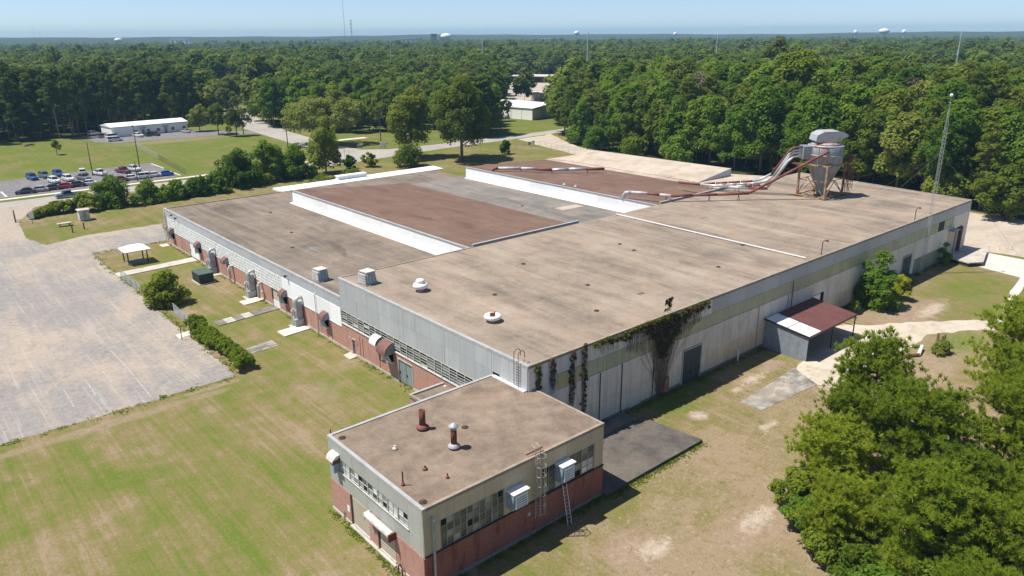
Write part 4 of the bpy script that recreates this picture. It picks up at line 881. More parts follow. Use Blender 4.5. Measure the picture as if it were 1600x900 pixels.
# --- cyclone dust collector on the high roof
cx, cy, cz = 91.0, 20.2, ZH
cyc = thing('dust_collector', 'rusting cyclone dust collector on a yellowish steel frame on top of the high roof', 'dust collector', (cx, cy, cz))
MB().lathe([(.75, .4), (.75, 1.0), (3.02, 5.95), (3.06, 6.0)], (cx, cy, cz), 28).build('cone', 'cyc', cyc, True)
MB().lathe([(3.05, 6.0), (3.05, 9.35), (2.85, 9.5)], (cx, cy, cz), 28).build('drum', 'cyc', cyc, True)
MB().lathe([(2.85, 9.5), (2.0, 9.85), (1.7, 9.95)], (cx, cy, cz), 28).build('lid', 'cyc_rust', cyc, True)
for z in (6.0, 7.7, 9.3): MB().lathe([(3.05, z-.08), (3.12, z-.06), (3.12, z+.06), (3.05, z+.08)], (cx, cy, cz), 28).build('band', 'yellow_rust' if z < 7 else 'cyc_rust', cyc, True)
for k in range(14):
    a = 2*math.pi*k/14+.1; MB().bar((cx+3.06*math.cos(a), cy+3.06*math.sin(a), cz+6.1), (cx+3.06*math.cos(a), cy+3.06*math.sin(a), cz+9.3), .05).build('seam', 'cyc', cyc)
    MB().bar((cx+.78*math.cos(a), cy+.78*math.sin(a), cz+1.05), (cx+3.03*math.cos(a), cy+3.03*math.sin(a), cz+5.9), .04).build('seam', 'cyc', cyc)
h = MB(); h.extr([(-2.3, 10.0), (-2.6, 10.25), (-2.4, 11.3), (-1.3, 11.85), (1.2, 11.95), (2.6, 11.6), (3.1, 11.25), (3.05, 11.0), (1.3, 10.25), (.9, 9.95)], 'y', -1.75, 1.75)
h.v = [(cx+a, cy+b, cz+c) for a, b, c in h.v]; hd = h.build('rain_hood', 'hood_metal', cyc); hd.rotation_euler = (0, 0, -.72)
for q in ((-1.9, -1.2), (-1.9, 1.2), (.6, -1.2), (.6, 1.2)):
    b = MB(); b.bar((cx+q[0], cy+q[1], cz+9.6), (cx+q[0], cy+q[1], cz+10.4), .06); o = b.build('hood_stay', 'rust', cyc); o.rotation_euler = (0, 0, -.72)
L = [(87.5, 22.9), (87.6, 17.7), (94.4, 17.8), (94.2, 23.1)]
for i, (x, y) in enumerate(L):
    MB().box(x-.16, y-.16, cz, x+.16, y+.16, cz+6.1).build('leg', 'yellow_rust', cyc)
    x2, y2 = L[(i+1) % 4]
    for z, w in ((.35, .16), (6.0, .16), (3.2, .07)): MB().tube([(x, y, cz+z), (x2, y2, cz+z)], w, 4).build('beam', 'yellow_rust', cyc)
    MB().tube([(x, y, cz+.4), ((x+x2)/2, (y+y2)/2, cz+3.2)], .07, 4).build('brace', 'yellow_rust', cyc)
    MB().tube([(x2, y2, cz+.4), ((x+x2)/2, (y+y2)/2, cz+3.2)], .07, 4).build('brace', 'yellow_rust', cyc)
    MB().box(x-.3, y-.3, cz, x+.3, y+.3, cz+.12).build('foot', 'rust', cyc)
# platform and caged ladder on the right of the frame
q = MB(); q.prism([(86.3, 22.0), (87.9, 22.0), (87.9, 24.4), (86.3, 24.4)], cz+5.95, cz+6.08); q.build('platform', 'rust', cyc)
lad = MB()
for s in (-.3, .3): lad.tube([(94.6+s*.7, 17.0+s*.7, cz), (94.6+s*.7, 17.0+s*.7, cz+7.6)], .05, 5)
lad.build('ladder_rails', 'rust_pipe', cyc)
for k in range(11):
    MB().tube([(94.6+.62*math.cos(a), 16.8+.62*math.sin(a), cz+1.6+k*.58) for a in [2*math.pi*j/10 for j in range(11)]], .04, 5, False).build('ladder_hoop', 'rust_pipe', cyc)
for k in range(4):
    a = 1.57*k; MB().bar((94.6+.62*math.cos(a), 16.8+.62*math.sin(a), cz+1.5), (94.6+.62*math.cos(a), 16.8+.62*math.sin(a), cz+7.5), .04).build('cage_bar', 'rust_pipe', cyc)
for x, y in ((95.3, 16.6), (95.7, 17.8)): MB().bar((x, y, cz), (94.1, 17.8, cz+4.6), .06).build('brace', 'rust', cyc)
# inlet box with four ducts that bend down to the roof
tx, ty = cx-.76*3.2, cy+.65*3.2
q = MB(); q.box(cx-4.3, cy-1.0, cz+6.9, cx-2.4, cy+1.5, cz+9.2); ib = q.build('inlet_box', 'cyc', cyc); ib.rotation_euler = (0, 0, -.72)
ducts = thing('dust_ducts', 'bundle of silver and brown ducts bending down from the dust collector to the roof', 'ducts', (85, 26, ZH))
I = Vector((cx-.76*4.2, cy+.65*4.2, 0))
P_ = [((86.0, 27.6, 13.2), (84.6, 30.5, 11.6), (80.3, 38.6, 10.5), .20, 'rust_pipe', 18.5), ((85.6, 27.0, 12.8), (84.4, 29.2, 11.4), (81.0, 36.2, 10.5), .20, 'galv', 18.0),
      ((85.0, 26.3, 12.3), (84.0, 28.4, 11.2), (81.2, 33.6, 10.5), .21, 'rust_pipe', 17.5)]
for a, b, c, r, mm, z in P_:
    s = Vector((I.x, I.y, z)); e = Vector((I.x-.76*1.6, I.y+.65*1.6, z-.15)); e2 = Vector((I.x-.76*2.3, I.y+.65*2.3, z-.7))
    MB().tube([s, e, e2, Vector(e2).lerp(Vector(a), .5), a], r, 10).build('duct', 'galv' if z < 18.3 else 'rust_pipe', ducts, True)
    MB().tube([a, Vector(a).lerp(Vector(b), .5)-Vector((0, 0, .25)), b], r*1.02, 10).build('elbow', 'galv', ducts, True)
    n = 4
    for k in range(n): MB().tube([Vector(b).lerp(Vector(c), k/n), Vector(b).lerp(Vector(c), (k+1)/n-.02)], r, 10).build('duct_length', 'galv' if (k, z) in ((2, 17.5), (3, 17.5)) else mm, ducts, True)
s = Vector((I.x, I.y, 16.9)); MB().tube([s, s+Vector((-1.2, 1.0, -.2)), s+Vector((-2.0, 1.5, -1.0)), (84.7, 27.3, 10.9)], .24, 10).build('duct', 'galv', ducts, True)
for k, (a, b) in enumerate((((84.7, 27.3, 10.6), (83.0, 30.2, 10.5)), ((83.0, 30.2, 10.5), (81.2, 33.4, 10.5)), ((81.2, 33.4, 10.5), (79.4, 38.5, 10.5)), ((79.4, 38.5, 10.5), (79.2, 43.5, 10.3)))):
    MB().tube([a, b], .24, 10).build('duct_length', 'rust_pipe' if k in (0, 3) else 'galv', ducts, True)
for x, y in ((82.2, 31.8), (83.4, 33.4), (80.4, 36.5), (81.0, 38.0)): MB().bar((x, y, ZH), (x, y, 10.4), .05).build('support', 'rust', ducts)
mp = thing('exhaust_main', 'rust-brown duct running down from the dust collector and across the tan roof', 'duct', (78, 27, ZH))
top = Vector((88.4, 18.2, 18.1)); el = Vector((77.9, 27.0, 10.7))
n = 5
for k in range(n): MB().tube([top.lerp(el, k/n), top.lerp(el, (k+1)/n-.004)], .25, 10).build('duct_length', 'rust_pipe', mp, True)
run = [el, Vector((73.2, 30.5, 10.6)), Vector((69.5, 33.2, 10.6)), Vector((66.4, 35.4, 10.6)), Vector((65.6, 37.4, 10.6)), Vector((64.9, 39.6, 10.6)), Vector((63.6, 42.4, 10.6))]
mm = ['rust_pipe', 'rust_pipe', 'rust_pipe', 'white_dirty', 'rust_pipe', 'white_dirty']
for k in range(6): MB().tube([run[k], run[k].lerp(run[k+1], .985)], .25, 10).build('duct_length', mm[k], mp, True)
MB().tube([run[6], (63.2, 43.4, 10.4), (63.1, 43.7, 9.9), (63.1, 43.7, 9.2)], .33, 10).build('elbow', 'galv', mp, True)
for x, y in ((76.5, 28.1), (72.1, 31.3), (66.0, 36.2)):
    MB().bar((x-.3, y, ZH), (x, y, 10.5), .05).build('support', 'rust', mp); MB().bar((x+.3, y, ZH), (x, y, 10.5), .05).build('support', 'rust', mp)
fp = thing('exhaust_main', 'brown and white duct lying across the far brown monitor roof', 'duct', (74, 74, 9))
run = [Vector((65.0, 82.2, 9.9)), Vector((69.0, 79.0, 9.8)), Vector((71.3, 76.8, 9.7)), Vector((73.4, 73.6, 9.6)), Vector((76.8, 71.8, 9.6)), Vector((80.5, 69.6, 9.5)), Vector((84.0, 67.6, 9.4))]
for k in range(6): MB().tube([run[k], run[k].lerp(run[k+1], .98)], .33, 10).build('duct_length', ['white_dirty', 'white_dirty', 'rust_pipe', 'galv', 'galv', 'rust_pipe'][k], fp, True)
MB().tube([run[0], (64.2, 82.8, 9.8), (63.9, 83.0, 9.0)], .34, 10).build('elbow', 'rust_pipe', fp, True)
for k in (1, 3, 5): MB().bar((run[k].x, run[k].y, 8.2), run[k], .08).build('support', 'rust', fp)
for x, y in ((64.8, 61), (65.0, 58)): little_vent(x, y, 9.2, .35, .14, 'white_dirty', 'low whitish vent cap on the edge of the far brown monitor roof')

# --- guyed lattice mast at the right-hand wall
ms = thing('lattice_mast', 'slim guyed lattice mast with a white ball on top beside the long right-hand wall', 'mast', (87.1, -.7, 0))
R_ = .26
tri = [(87.1+R_*math.cos(a), -.7+R_*math.sin(a)) for a in (0.5, 2.6, 4.7)]
for x, y in tri: MB().tube([(x, y, 0), (x, y, 24), (87.1, -.7, 27.2)], .026, 5).build('leg', 'steel_pole', ms)
lz = MB()
for k in range(40):
    z = k*.6
    for i in range(3):
        a, b = tri[i], tri[(i+1) % 3]; lz.tube([(a[0], a[1], z), (b[0], b[1], z+.6)], .018, 3, False)
lz.build('lattice', 'steel_pole', ms, kind='stuff')
MB().tube([(87.1, -.7, 27), (87.1, -.7, 29)], .03, 5).build('tip', 'steel_pole', ms)
MB().lathe([(.02, 0), (.2, .08), (.26, .26), (.2, .44), (.02, .52)], (87.1, -.7, 28.6), 12).build('ball', 'white', ms, True)
for p in ((103, 12.0, 9.5), (98.5, -14, .1), (75, 10, 9.5)): MB().tube([(87.1, -.7, 20), p], .014, 3).build('guy_wire', 'galv_grey', ms)

# --- wall-side air handlers on the brick front
def handler(y, label, top):
    t = thing('air_handler', label, 'air handler', (-.9, y, 0), 'silver air handlers against the brick front')
    MB().box(-1.6, y-.62, 0.05, -.3, y+.62, 1.15).build('base_unit', 'galv_grey', t)
    MB().box(-1.20, y-.50, 1.16, -.35, y+.55, top-.4).build('casing', 'galv_grey', t)
    for k in range(4): MB().box(-1.235, y-.46, 1.5+k*.62, -1.205, y+.58, 1.98+k*.62).build('side_panel', 'galv' if k % 2 else 'slate', t)
    q = MB(); q.tube([(-1.05, y-.15, top-.6), (-1.05, y-.15, top-.1), (-.75, y-.15, top+.2), (-.1, y-.15, top+.2)], [.24, .26, .27, .27], 10); q.build('elbow', 'galv', t, True)
    MB().tube([(-1.55, y+.45, 1.3), (-1.55, y+.45, 2.2), (-1.3, y+.45, 2.5)], .12, 8).build('pipe', 'white_dirty', t)
    MB().box(-2.0, y-1.0, 0, -.25, y+1.0, .06).build('pad', 'concrete', t)
handler(79.3, 'tall silver air handler on the brick front beside the white double door', 4.0)
handler(62.9, 'tall silver air handler on the brick front beside the cream door', 3.95)
handler(46.7, 'tall silver air handler on the brick front by the white downpipe', 3.9)

# ------------------------------------------------------------------ things standing on the yard and lawns
# carport on the right-hand wall
cp = thing('carport', 'lean-to carport with a maroon and white sheet roof against the long right-hand wall', 'carport', (40.2, -6.2, 0))
def rz_(y): return 3.95+(y+.2)*.115
def rsheet(x0, x1, y0, y1, mm, dz=0.0, nm='roof_sheet'):
    return MB().add([(x0, y0, rz_(y0)+dz), (x1, y0, rz_(y0)+dz), (x1, y1, rz_(y1)+dz), (x0, y1, rz_(y1)+dz), (x0, y0, rz_(y0)+dz-.05), (x1, y0, rz_(y0)+dz-.05), (x1, y1, rz_(y1)+dz-.05), (x0, y1, rz_(y1)+dz-.05)],
                    [(0, 1, 2, 3), (7, 6, 5, 4), (4, 5, 1, 0), (5, 6, 2, 1), (6, 7, 3, 2), (7, 4, 0, 3)]).build(nm, mm, cp)
for i in range(3):
    a = 40.15+i*.98
    rsheet(a, a+.93, -6.2, -3.35, 'white', .03); rsheet(a, a+.93, -3.25, -.25, 'white', .03)
for i in range(9):
    a = 43.15+i*1.0; rsheet(a, a+.985, -6.35, -.2, 'maroon', .02+.006*(i % 2))
rsheet(39.95, 52.3, -6.42, -.15, 'dark_trim', -.05, 'roof_deck')
rsheet(39.9, 40.14, -6.42, -.2, 'dark_trim', .06, 'edge_strip'); rsheet(43.08, 43.14, -6.4, -.2, 'dark_trim', .05, 'edge_strip'); rsheet(40.15, 43.08, -3.34, -3.26, 'dark_trim', .05, 'edge_strip')
for i in range(5):
    a = -6.2+i*1.2; MB().box(40.12, a+.01, .05, 40.18-.006*(i % 2), a+1.19, rz_(a)-.1).build('wall_sheet', 'slate', cp)
for x in (40.3, 46.2, 52.1): MB().box(x-.06, -6.25, 0, x+.06, -6.13, rz_(-6.2)-.09).build('post', 'black', cp)
MB().box(52.04, -.3, 0, 52.16, -.2, 3.8).build('post', 'black', cp)
for x in (46.0,): MB().box(x, -.4, .0, 52, -.3, 3.7).build('wall_sheet', 'slate', cp)
MB().box(40.3, -6.24, 2.98, 52.1, -6.15, 3.12).build('beam', 'black', cp)
MB().bar((52.1, -6.2, 1.6), (52.1, -3.5, 1.7), .04).build('brace', 'rust', cp); MB().bar((52.1, -3.5, 0), (52.1, -3.5, 3.4), .04).build('brace', 'rust', cp)
# dock at the far right door
dk = thing('loading_dock', 'low concrete loading dock on dark brick at the far end of the right-hand wall', 'dock', (101, -2, 0))
MB().prism([(96.9, -4.6), (99.3, -6.0), (108.6, -3.6), (107.5, -.1), (98, -.1)], .62, .82).build('slab', 'concrete', dk)
MB().prism([(97.1, -4.4), (99.3, -5.7), (101.5, -5.1), (101.5, -.1), (98.1, -.1)], 0, .62).build('brick_wall', 'dark_trim', dk)
for x, y in ((110.4, -3.2), (112.6, -4.2), (114.3, -5.6)):
    t = thing('bollard', 'small white post in the grass behind the loading dock', 'post', (x, y, 0), 'white posts behind the loading dock')
    MB().tube([(x, y, 0), (x, y, 1.1)], .09, 8).build('post', 'white', t); MB().lathe([(.1, 1.1), (.04, 1.2)], (x, y, 0), 8).build('cap', 'white', t)
# picnic shelter on its pad
sh = thing('picnic_shelter', 'small open shelter with a white hipped roof on the factory lawn', 'shelter', (-8.7, 95.3, 0))
c = [(-10.9, 93.2), (-6.5, 93.2), (-6.5, 97.4), (-10.9, 97.4)]
rb = MB(); rb.add([(x, y, 2.55) for x, y in c]+[(-9.6, 95.3, 3.35), (-7.8, 95.3, 3.35)], [(0, 1, 5, 4), (1, 2, 5), (2, 3, 4, 5), (3, 0, 4)]); rb.build('roof', 'white', sh)
MB().box(-10.92, 93.18, 2.42, -6.48, 97.42, 2.545).build('fascia', 'white_dirty', sh)
for x in (-10.3, -7.1):
    for y in (93.8, 96.8): MB().box(x-.09, y-.09, .14, x+.09, y+.09, 2.42).build('post', 'rust', sh)
# green transformer
tr = thing('transformer_cabinet', 'dark green electrical cabinet standing on the grass by the brick front', 'cabinet', (-3.6, 75.6, 0))
MB().box(-4.8, 74.2, .12, -2.5, 77.6, 1.62).build('body', 'transformer', tr); MB().box(-4.86, 74.14, 1.62, -2.44, 77.66, 1.74).build('lid', 'transformer_top', tr)
MB().box(-5.0, 74.0, 0, -2.3, 77.8, .12).build('pad', 'concrete', tr)
for y in (74.35, 75.5, 76.65): MB().box(-4.83, y, .25, -4.8, y+.9, 1.5).build('door', 'transformer', tr)
for x in (-4.7, -3.55): MB().box(x, 74.16, .25, x+1.0, 74.2, 1.5).build('door', 'transformer', tr)
# chain-link pieces by the car-park edge
def fence(name, pts, h, label, mm='galv_grey', step=2.4, group=None, mesh=0.14):
    t = thing(name, label, 'fence', (*pts[0], 0), group)
    for (xa, ya), (xb, yb) in zip(pts, pts[1:]):
        L = math.hypot(xb-xa, yb-ya); n = max(1, round(L/step))
        for k in range(n+1):
            x, y = xa+(xb-xa)*k/n, ya+(yb-ya)*k/n; MB().tube([(x, y, 0), (x, y, h)], .04, 5).build('post', mm, t)
        MB().tube([(xa, ya, h), (xb, yb, h)], .03, 4).build('top_rail', mm, t)
        w = MB(); m_ = int(L/mesh); s = int(h/mesh)+1
        for k in range(-s, m_+1):
            for sg in (1, -1):
                a0 = k*mesh; a1 = a0+h
                if sg < 0: a0, a1 = a1, a0
                z0, z1 = 0.03, h
                lo, hi = min(a0, a1), max(a0, a1)
                if hi <= 0 or lo >= L: continue
                def cl(a, z):
                    return a, z
                ta = [a0, a1]; tz = [z0, z1]
                for e in (0, 1):
                    if ta[e] < 0: tz[e] = z0+(z1-z0)*(0-a0)/(a1-a0); ta[e] = 0
                    if ta[e] > L: tz[e] = z0+(z1-z0)*(L-a0)/(a1-a0); ta[e] = L
                w.tube([(xa+(xb-xa)*ta[0]/L, ya+(yb-ya)*ta[0]/L, tz[0]), (xa+(xb-xa)*ta[1]/L, ya+(yb-ya)*ta[1]/L, tz[1])], .007, 3, False)
        w.build('wire_mesh', mm, t, kind='stuff')
fence('chain_link_fence', [(-13.4, 86.6), (-13.1, 76.5)], 1.5, 'short chain-link fence along the lawn from the shelter path to the round bushy tree')
fence('chain_link_fence', [(-12.3, 63.5), (-12.6, 55.2)], 1.6, 'short chain-link fence between the round bushy tree and the long hedge')
gt = thing('pipe_gate', 'small pipe gate frame at the near end of the hedge path', 'gate', (-14.6, 52.3, 0))
for x in (-14.9, -13.7): MB().tube([(x, 52.2, 0), (x, 52.2, 1.9)], .05, 6).build('post', 'black', gt)
for z in (.4, 1.9): MB().tube([(-14.9, 52.2, z), (-13.7, 52.2, z)], .03, 5).build('rail', 'black', gt)
# island furniture
pb = thing('pump_box', 'pale grey utility box on the grass island by the hedgerow', 'utility box', (-7.6, 138, 0))
MB().box(-8.7, 136.9, .1, -6.7, 139.0, 2.3).build('body', 'white_dirty', pb); MB().box(-8.9, 136.7, 2.3, -6.5, 139.2, 2.45).build('lid', 'concrete', pb); MB().box(-8.0, 136.84, .4, -7.3, 136.9, 2.0).build('door', 'galv_grey', pb)
tb = thing('concrete_bench', 'low weathered concrete slab on legs in the grass island', 'bench', (-12.4, 134.4, 0))
MB().box(-13.6, 133.9, .55, -10.9, 135.1, .75).build('top', 'concrete', tb)
for x in (-13.3, -11.4): MB().box(x, 134.1, 0, x+.25, 134.9, .55).build('leg', 'concrete', tb)
for x, y, lab in ((-12.3, 126.9, 'short dark post in the island grass, nearer the paved drive'), (-9.8, 128.5, 'short dark post in the island grass, nearer the utility box')):
    t = thing('post', lab, 'post', (x, y, 0), 'short posts in the grass island'); MB().box(x-.12, y-.12, 0, x+.12, y+.12, 1.35).build('shaft', 'timber', t); MB().box(x-.15, y-.15, 1.35, x+.15, y+.15, 1.42).build('cap', 'black', t)
sg = thing('signboard', 'narrow white sign on a post beside the yard entrance', 'sign', (-17.0, 141.5, 0))
MB().box(-17.05, 141.45, 0, -16.95, 141.55, 2.6).build('post', 'wood_pole', sg); MB().box(-17.45, 141.38, 1.2, -16.55, 141.45, 2.7).build('board', 'white', sg)
gp = thing('gate_barrier', 'weathered gate posts with a swung-back leaf at the yard entrance', 'gate', (-19.6, 147, 0))
for x, y in ((-19.6, 145.5), (-19.2, 148.6)): MB().tube([(x, y, 0), (x, y, 2.2)], .12, 8).build('post', 'wood_pole', gp)
for z in (.4, 1.1, 1.8): MB().tube([(-19.6, 145.5, z), (-19.2, 148.6, z)], .05, 6).build('rail', 'galv_grey', gp)
# pale pipes and stakes between sandy track and near pines
t = thing('broken_pipe', 'white broken pipe lying bent on the sand behind the near pines', 'pipe', (52, -14, 0))
MB().tube([(52.0, -14.6, .3), (54.4, -14.0, .5)], .22, 8).build('pipe', 'white', t); MB().tube([(52.0, -14.6, .25), (49.6, -13.2, .3)], .2, 8).build('pipe', 'rust_pipe', t)
for i, (x, y) in enumerate(((57.8, -14.6), (58.3, -14.9), (58.8, -15.0), (58.4, -14.3))):
    t = thing('stake', 'stubby brown stake in the little cluster beside the sandy track', 'stake', (x, y, 0), 'stakes beside the sandy track'); MB().tube([(x, y, 0), (x+.05, y, .9+.1*i)], .13, 7).build('shaft', 'timber', t); MB().lathe([(.14, .9+.1*i), (.05, 1.0+.1*i)], (x+.05, y, 0), 7).build('tip', 'rust', t)
t = thing('roof_hatch', 'dark sheet lying on the mouldy slab beside the boiler house', 'metal sheet', (6.6, -2.9, .36)); MB().prism([(6.1, -3.4), (7.0, -3.3), (7.2, -2.9), (6.4, -2.9)], .37, .43).build('sheet', 'black', t); MB().bar((6.2, -2.7, .4), (5.7, -2.3, .45), .06).build('rod', 'black', t)
# road-side fences, lamps, poles
fence('chain_link_fence', [(34.6, 253.2), (31.4, 216)], 2.0, 'pale slatted chain-link fence between the office lot and the green field', 'coping', 3.0, mesh=0.5)
fence('chain_link_fence', [(31.3, 214.8), (28.4, 181)], 1.9, 'darker chain-link fence from the pale fence down to the road', 'wood_pole', 3.0, mesh=0.6)
fence('chain_link_fence', [(139.5, 128.6), (142.5, 152), (118, 160)], 1.9, 'thin wire fence round the small lawn behind the factory', 'galv_grey', 3.2, mesh=0.9)
def lamp(x, y, h, label):
    t = thing('lamp_post', label, 'lamp post', (x, y, 0), 'lamp posts in the car park')
    MB().tube([(x, y, 0), (x, y, h)], [.16, .10], 7).build('pole', 'wood_pole', t); MB().tube([(x, y, h-.2), (x-.9, y-.2, h+.15)], .06, 5).build('arm', 'steel_pole', t); MB().box(x-1.5, y-.4, h+.05, x-.8, y, h+.2).build('lamp_head', 'galv_grey', t)
lamp(7.7, 197.8, 9.5, 'dark lamp post in the middle of the car park between white cars'); lamp(22.1, 203.5, 13.0, 'taller dark lamp post in the car park beside the white pickup'); lamp(15.0, 180.0, 5.5, 'short dark post on the verge between the car park and the sidewalk')
def pole(x, y, h, label, arm=1.3, rz=0.3, lampy=False):
    t = thing('utility_pole', label, 'utility pole', (x, y, 0), 'wooden utility poles along the roads')
    MB().tube([(x, y, 0), (x, y, h)], [.20, .13], 8).build('pole', 'wood_pole', t)
    ax, ay = math.cos(rz)*arm, math.sin(rz)*arm
    for z in (h-.5, h-1.7)[:1 if arm < 1.2 else 2]: MB().bar((x-ax, y-ay, z), (x+ax, y+ay, z), .07).build('crossarm', 'wood_pole', t)
    for k in (-1, -.4, .4, 1): MB().tube([(x+ax*k, y+ay*k, h-.45), (x+ax*k, y+ay*k, h-.2)], .06, 6).build('insulator', 'steel_pole', t)
    if lampy: MB().tube([(x, y, h-3), (x+1.6, y-.6, h-2.4)], .05, 5).build('lamp_arm', 'steel_pole', t); MB().box(x+1.5, y-.75, h-2.45, x+2.2, y-.5, h-2.3).build('lamp_head', 'white_dirty', t)
pole(62.9, 185.9, 11, 'utility pole in the grass left of the road junction'); pole(103.9, 196.5, 12.5, 'utility pole with street lamp behind the white sign at the junction', 1.5, .3, True); pole(154.8, 188.2, 12, 'utility pole on the verge before the white warehouse'); pole(93.6, 226, 11, 'utility pole at the far side of the cross road, by the spreading oak'); pole(78.6, 262, 11, 'utility pole by the cross road near the office'); pole(86.6, 300, 11, 'far utility pole at the edge of the dark pines')
def wires(a, b, h, label, n=3, off=.9, sag=1.2):
    t = thing('power_line', label, 'power line', ((a[0]+b[0])/2, (a[1]+b[1])/2, h-sag), 'wires between the utility poles')
    d = Vector((b[0]-a[0], b[1]-a[1], 0)).normalized(); nn = Vector((-d.y, d.x, 0))
    for k in range(n):
        o = nn*off*(k-(n-1)/2)
        MB().tube([Vector((a[0]+(b[0]-a[0])*i/12, a[1]+(b[1]-a[1])*i/12, h-sag*4*(i/12)*(1-i/12)))+o for i in range(13)], .022, 3, False).build('wire', 'black', t)
wires((62.9, 185.9), (103.9, 196.5), 10.8, 'wires from the grass pole to the pole at the junction sign'); wires((103.9, 196.5), (154.8, 188.2), 11.6, 'wires from the junction pole towards the warehouse verge'); wires((103.9, 196.5), (93.6, 226), 11, 'wires across the side road to the pole by the spreading oak')
# junction signs
t = thing('signboard', 'white board sign on the grass at the road junction', 'sign', (99.4, 187.6, 0))
for x in (98.3, 100.3): MB().box(x-.06, 187.5, 0, x+.06, 187.62, 2.2).build('post', 'wood_pole', t)
MB().box(98.1, 187.42, .6, 100.5, 187.5, 2.5).build('board', 'white', t)
t = thing('stop_sign', 'octagonal stop sign seen from behind at the road junction', 'sign', (77.2, 175.2, 0)); MB().tube([(77.2, 175.2, 0), (77.2, 175.2, 2.3)], .05, 6).build('post', 'galv_grey', t)
o8 = MB(); o8.add([(77.2+.0, 175.2+.4*math.cos(a), 2.7+.4*math.sin(a)) for a in [math.pi/8+math.pi/4*k for k in range(8)]]+[(77.24, 175.2+.4*math.cos(a), 2.7+.4*math.sin(a)) for a in [math.pi/8+math.pi/4*k for k in range(8)]], [tuple(range(7, -1, -1)), tuple(range(8, 16))]+[(k, (k+1) % 8, 8+(k+1) % 8, 8+k) for k in range(8)]); o8.build('sign_plate', 'galv_grey', t)
t = thing('fallen_tank', 'cream coloured tank lying in the grass at the road junction', 'tank', (95.0, 196.3, 0)); MB().tube([(94.0, 196.2, .6), (96.0, 196.5, .6)], .55, 12).build('tank', 'cream_door', t); MB().box(94.2, 195.8, 0, 95.8, 196.8, .15).build('cradle', 'concrete', t)
t = thing('signboard', 'blue and white double sign at the gravel drive behind the factory', 'sign', (141.5, 155.6, 0))
for k, (dx, mm) in enumerate(((-1.6, 'blue_panel'), (.2, 'white'))):
    MB().box(141.5+dx, 155.5, .5+.2*k, 143.0+dx, 155.58, 1.6+.2*k).build('board', mm, t); MB().box(142.2+dx, 155.6, 0, 142.3+dx, 155.7, 1.2).build('post', 'galv_grey', t)
for i, (x, y, s) in enumerate(((6.0, 284, 1.0), (-10, 258, .7))):
    t = thing('scrap_heap', ('low heap of grey timber near the dark pines on the field', 'small brown spoil heap in the green field')[i], 'heap', (x, y, 0))
    for k in range(5): MB().bar((x-1.8*s+.3*k, y-.8+.4*k, .3+.08*k), (x+1.8*s-.2*k, y+.9-.3*k, .5+.06*k), .22*s).build('log', 'timber', t)

# ------------------------------------------------------------------ vehicles
def ring(x, zb, zt, w, r=.12):
    return [(x, -w, zb+r), (x, -w+r*.6, zb), (x, w-r*.6, zb), (x, w, zb+r), (x, w, zt-r), (x, w-r, zt), (x, -w+r, zt), (x, -w, zt-r)]
KINDS_ = {
 'sedan': dict(L=4.7, body=[(-2.35, .32, .80, .72), (-2.2, .24, .92, .84), (-1.2, .2, .98, .9), (.9, .2, .95, .9), (1.9, .22, .84, .86), (2.3, .28, .70, .74)], gl=[(-1.75, .95, .80), (-1.05, 1.42, .64), (.35, 1.45, .64), (1.15, .95, .78)], roof=(-1.05, .38, 1.40, .64), wx=(-1.4, 1.42)),
 'suv': dict(L=4.8, body=[(-2.4, .4, 1.0, .80), (-2.3, .3, 1.15, .9), (-1.2, .28, 1.15, .95), (1.0, .28, 1.12, .95), (2.0, .3, 1.05, .9), (2.38, .38, .85, .8)], gl=[(-2.25, 1.1, .86), (-1.95, 1.68, .74), (.35, 1.75, .74), (1.15, 1.1, .84)], roof=(-2.0, .4, 1.70, .74), wx=(-1.45, 1.5)),
 'pickup': dict(L=5.6, body=[(-2.8, .5, 1.05, .86), (-2.75, .4, 1.1, .95), (-.95, .38, 1.1, .97), (1.2, .36, 1.12, .97), (2.4, .38, 1.08, .93), (2.78, .45, .9, .84)], gl=[(-.9, 1.1, .86), (-.75, 1.75, .74), (.55, 1.8, .74), (1.35, 1.1, .84)], roof=(-.8, .6, 1.76, .74), wx=(-1.75, 1.8)),
 'van': dict(L=5.4, body=[(-2.7, .4, 1.15, .92), (-2.65, .3, 1.2, .96), (0, .28, 1.2, .98), (1.6, .28, 1.18, .97), (2.4, .32, 1.05, .93), (2.68, .4, .85, .84)], gl=[(-2.66, 1.18, .92), (-2.6, 1.85, .84), (1.0, 1.9, .82), (1.9, 1.18, .90)], roof=(-2.62, 1.1, 1.80, .86), wx=(-1.7, 1.7)),
}
PROTO = {}
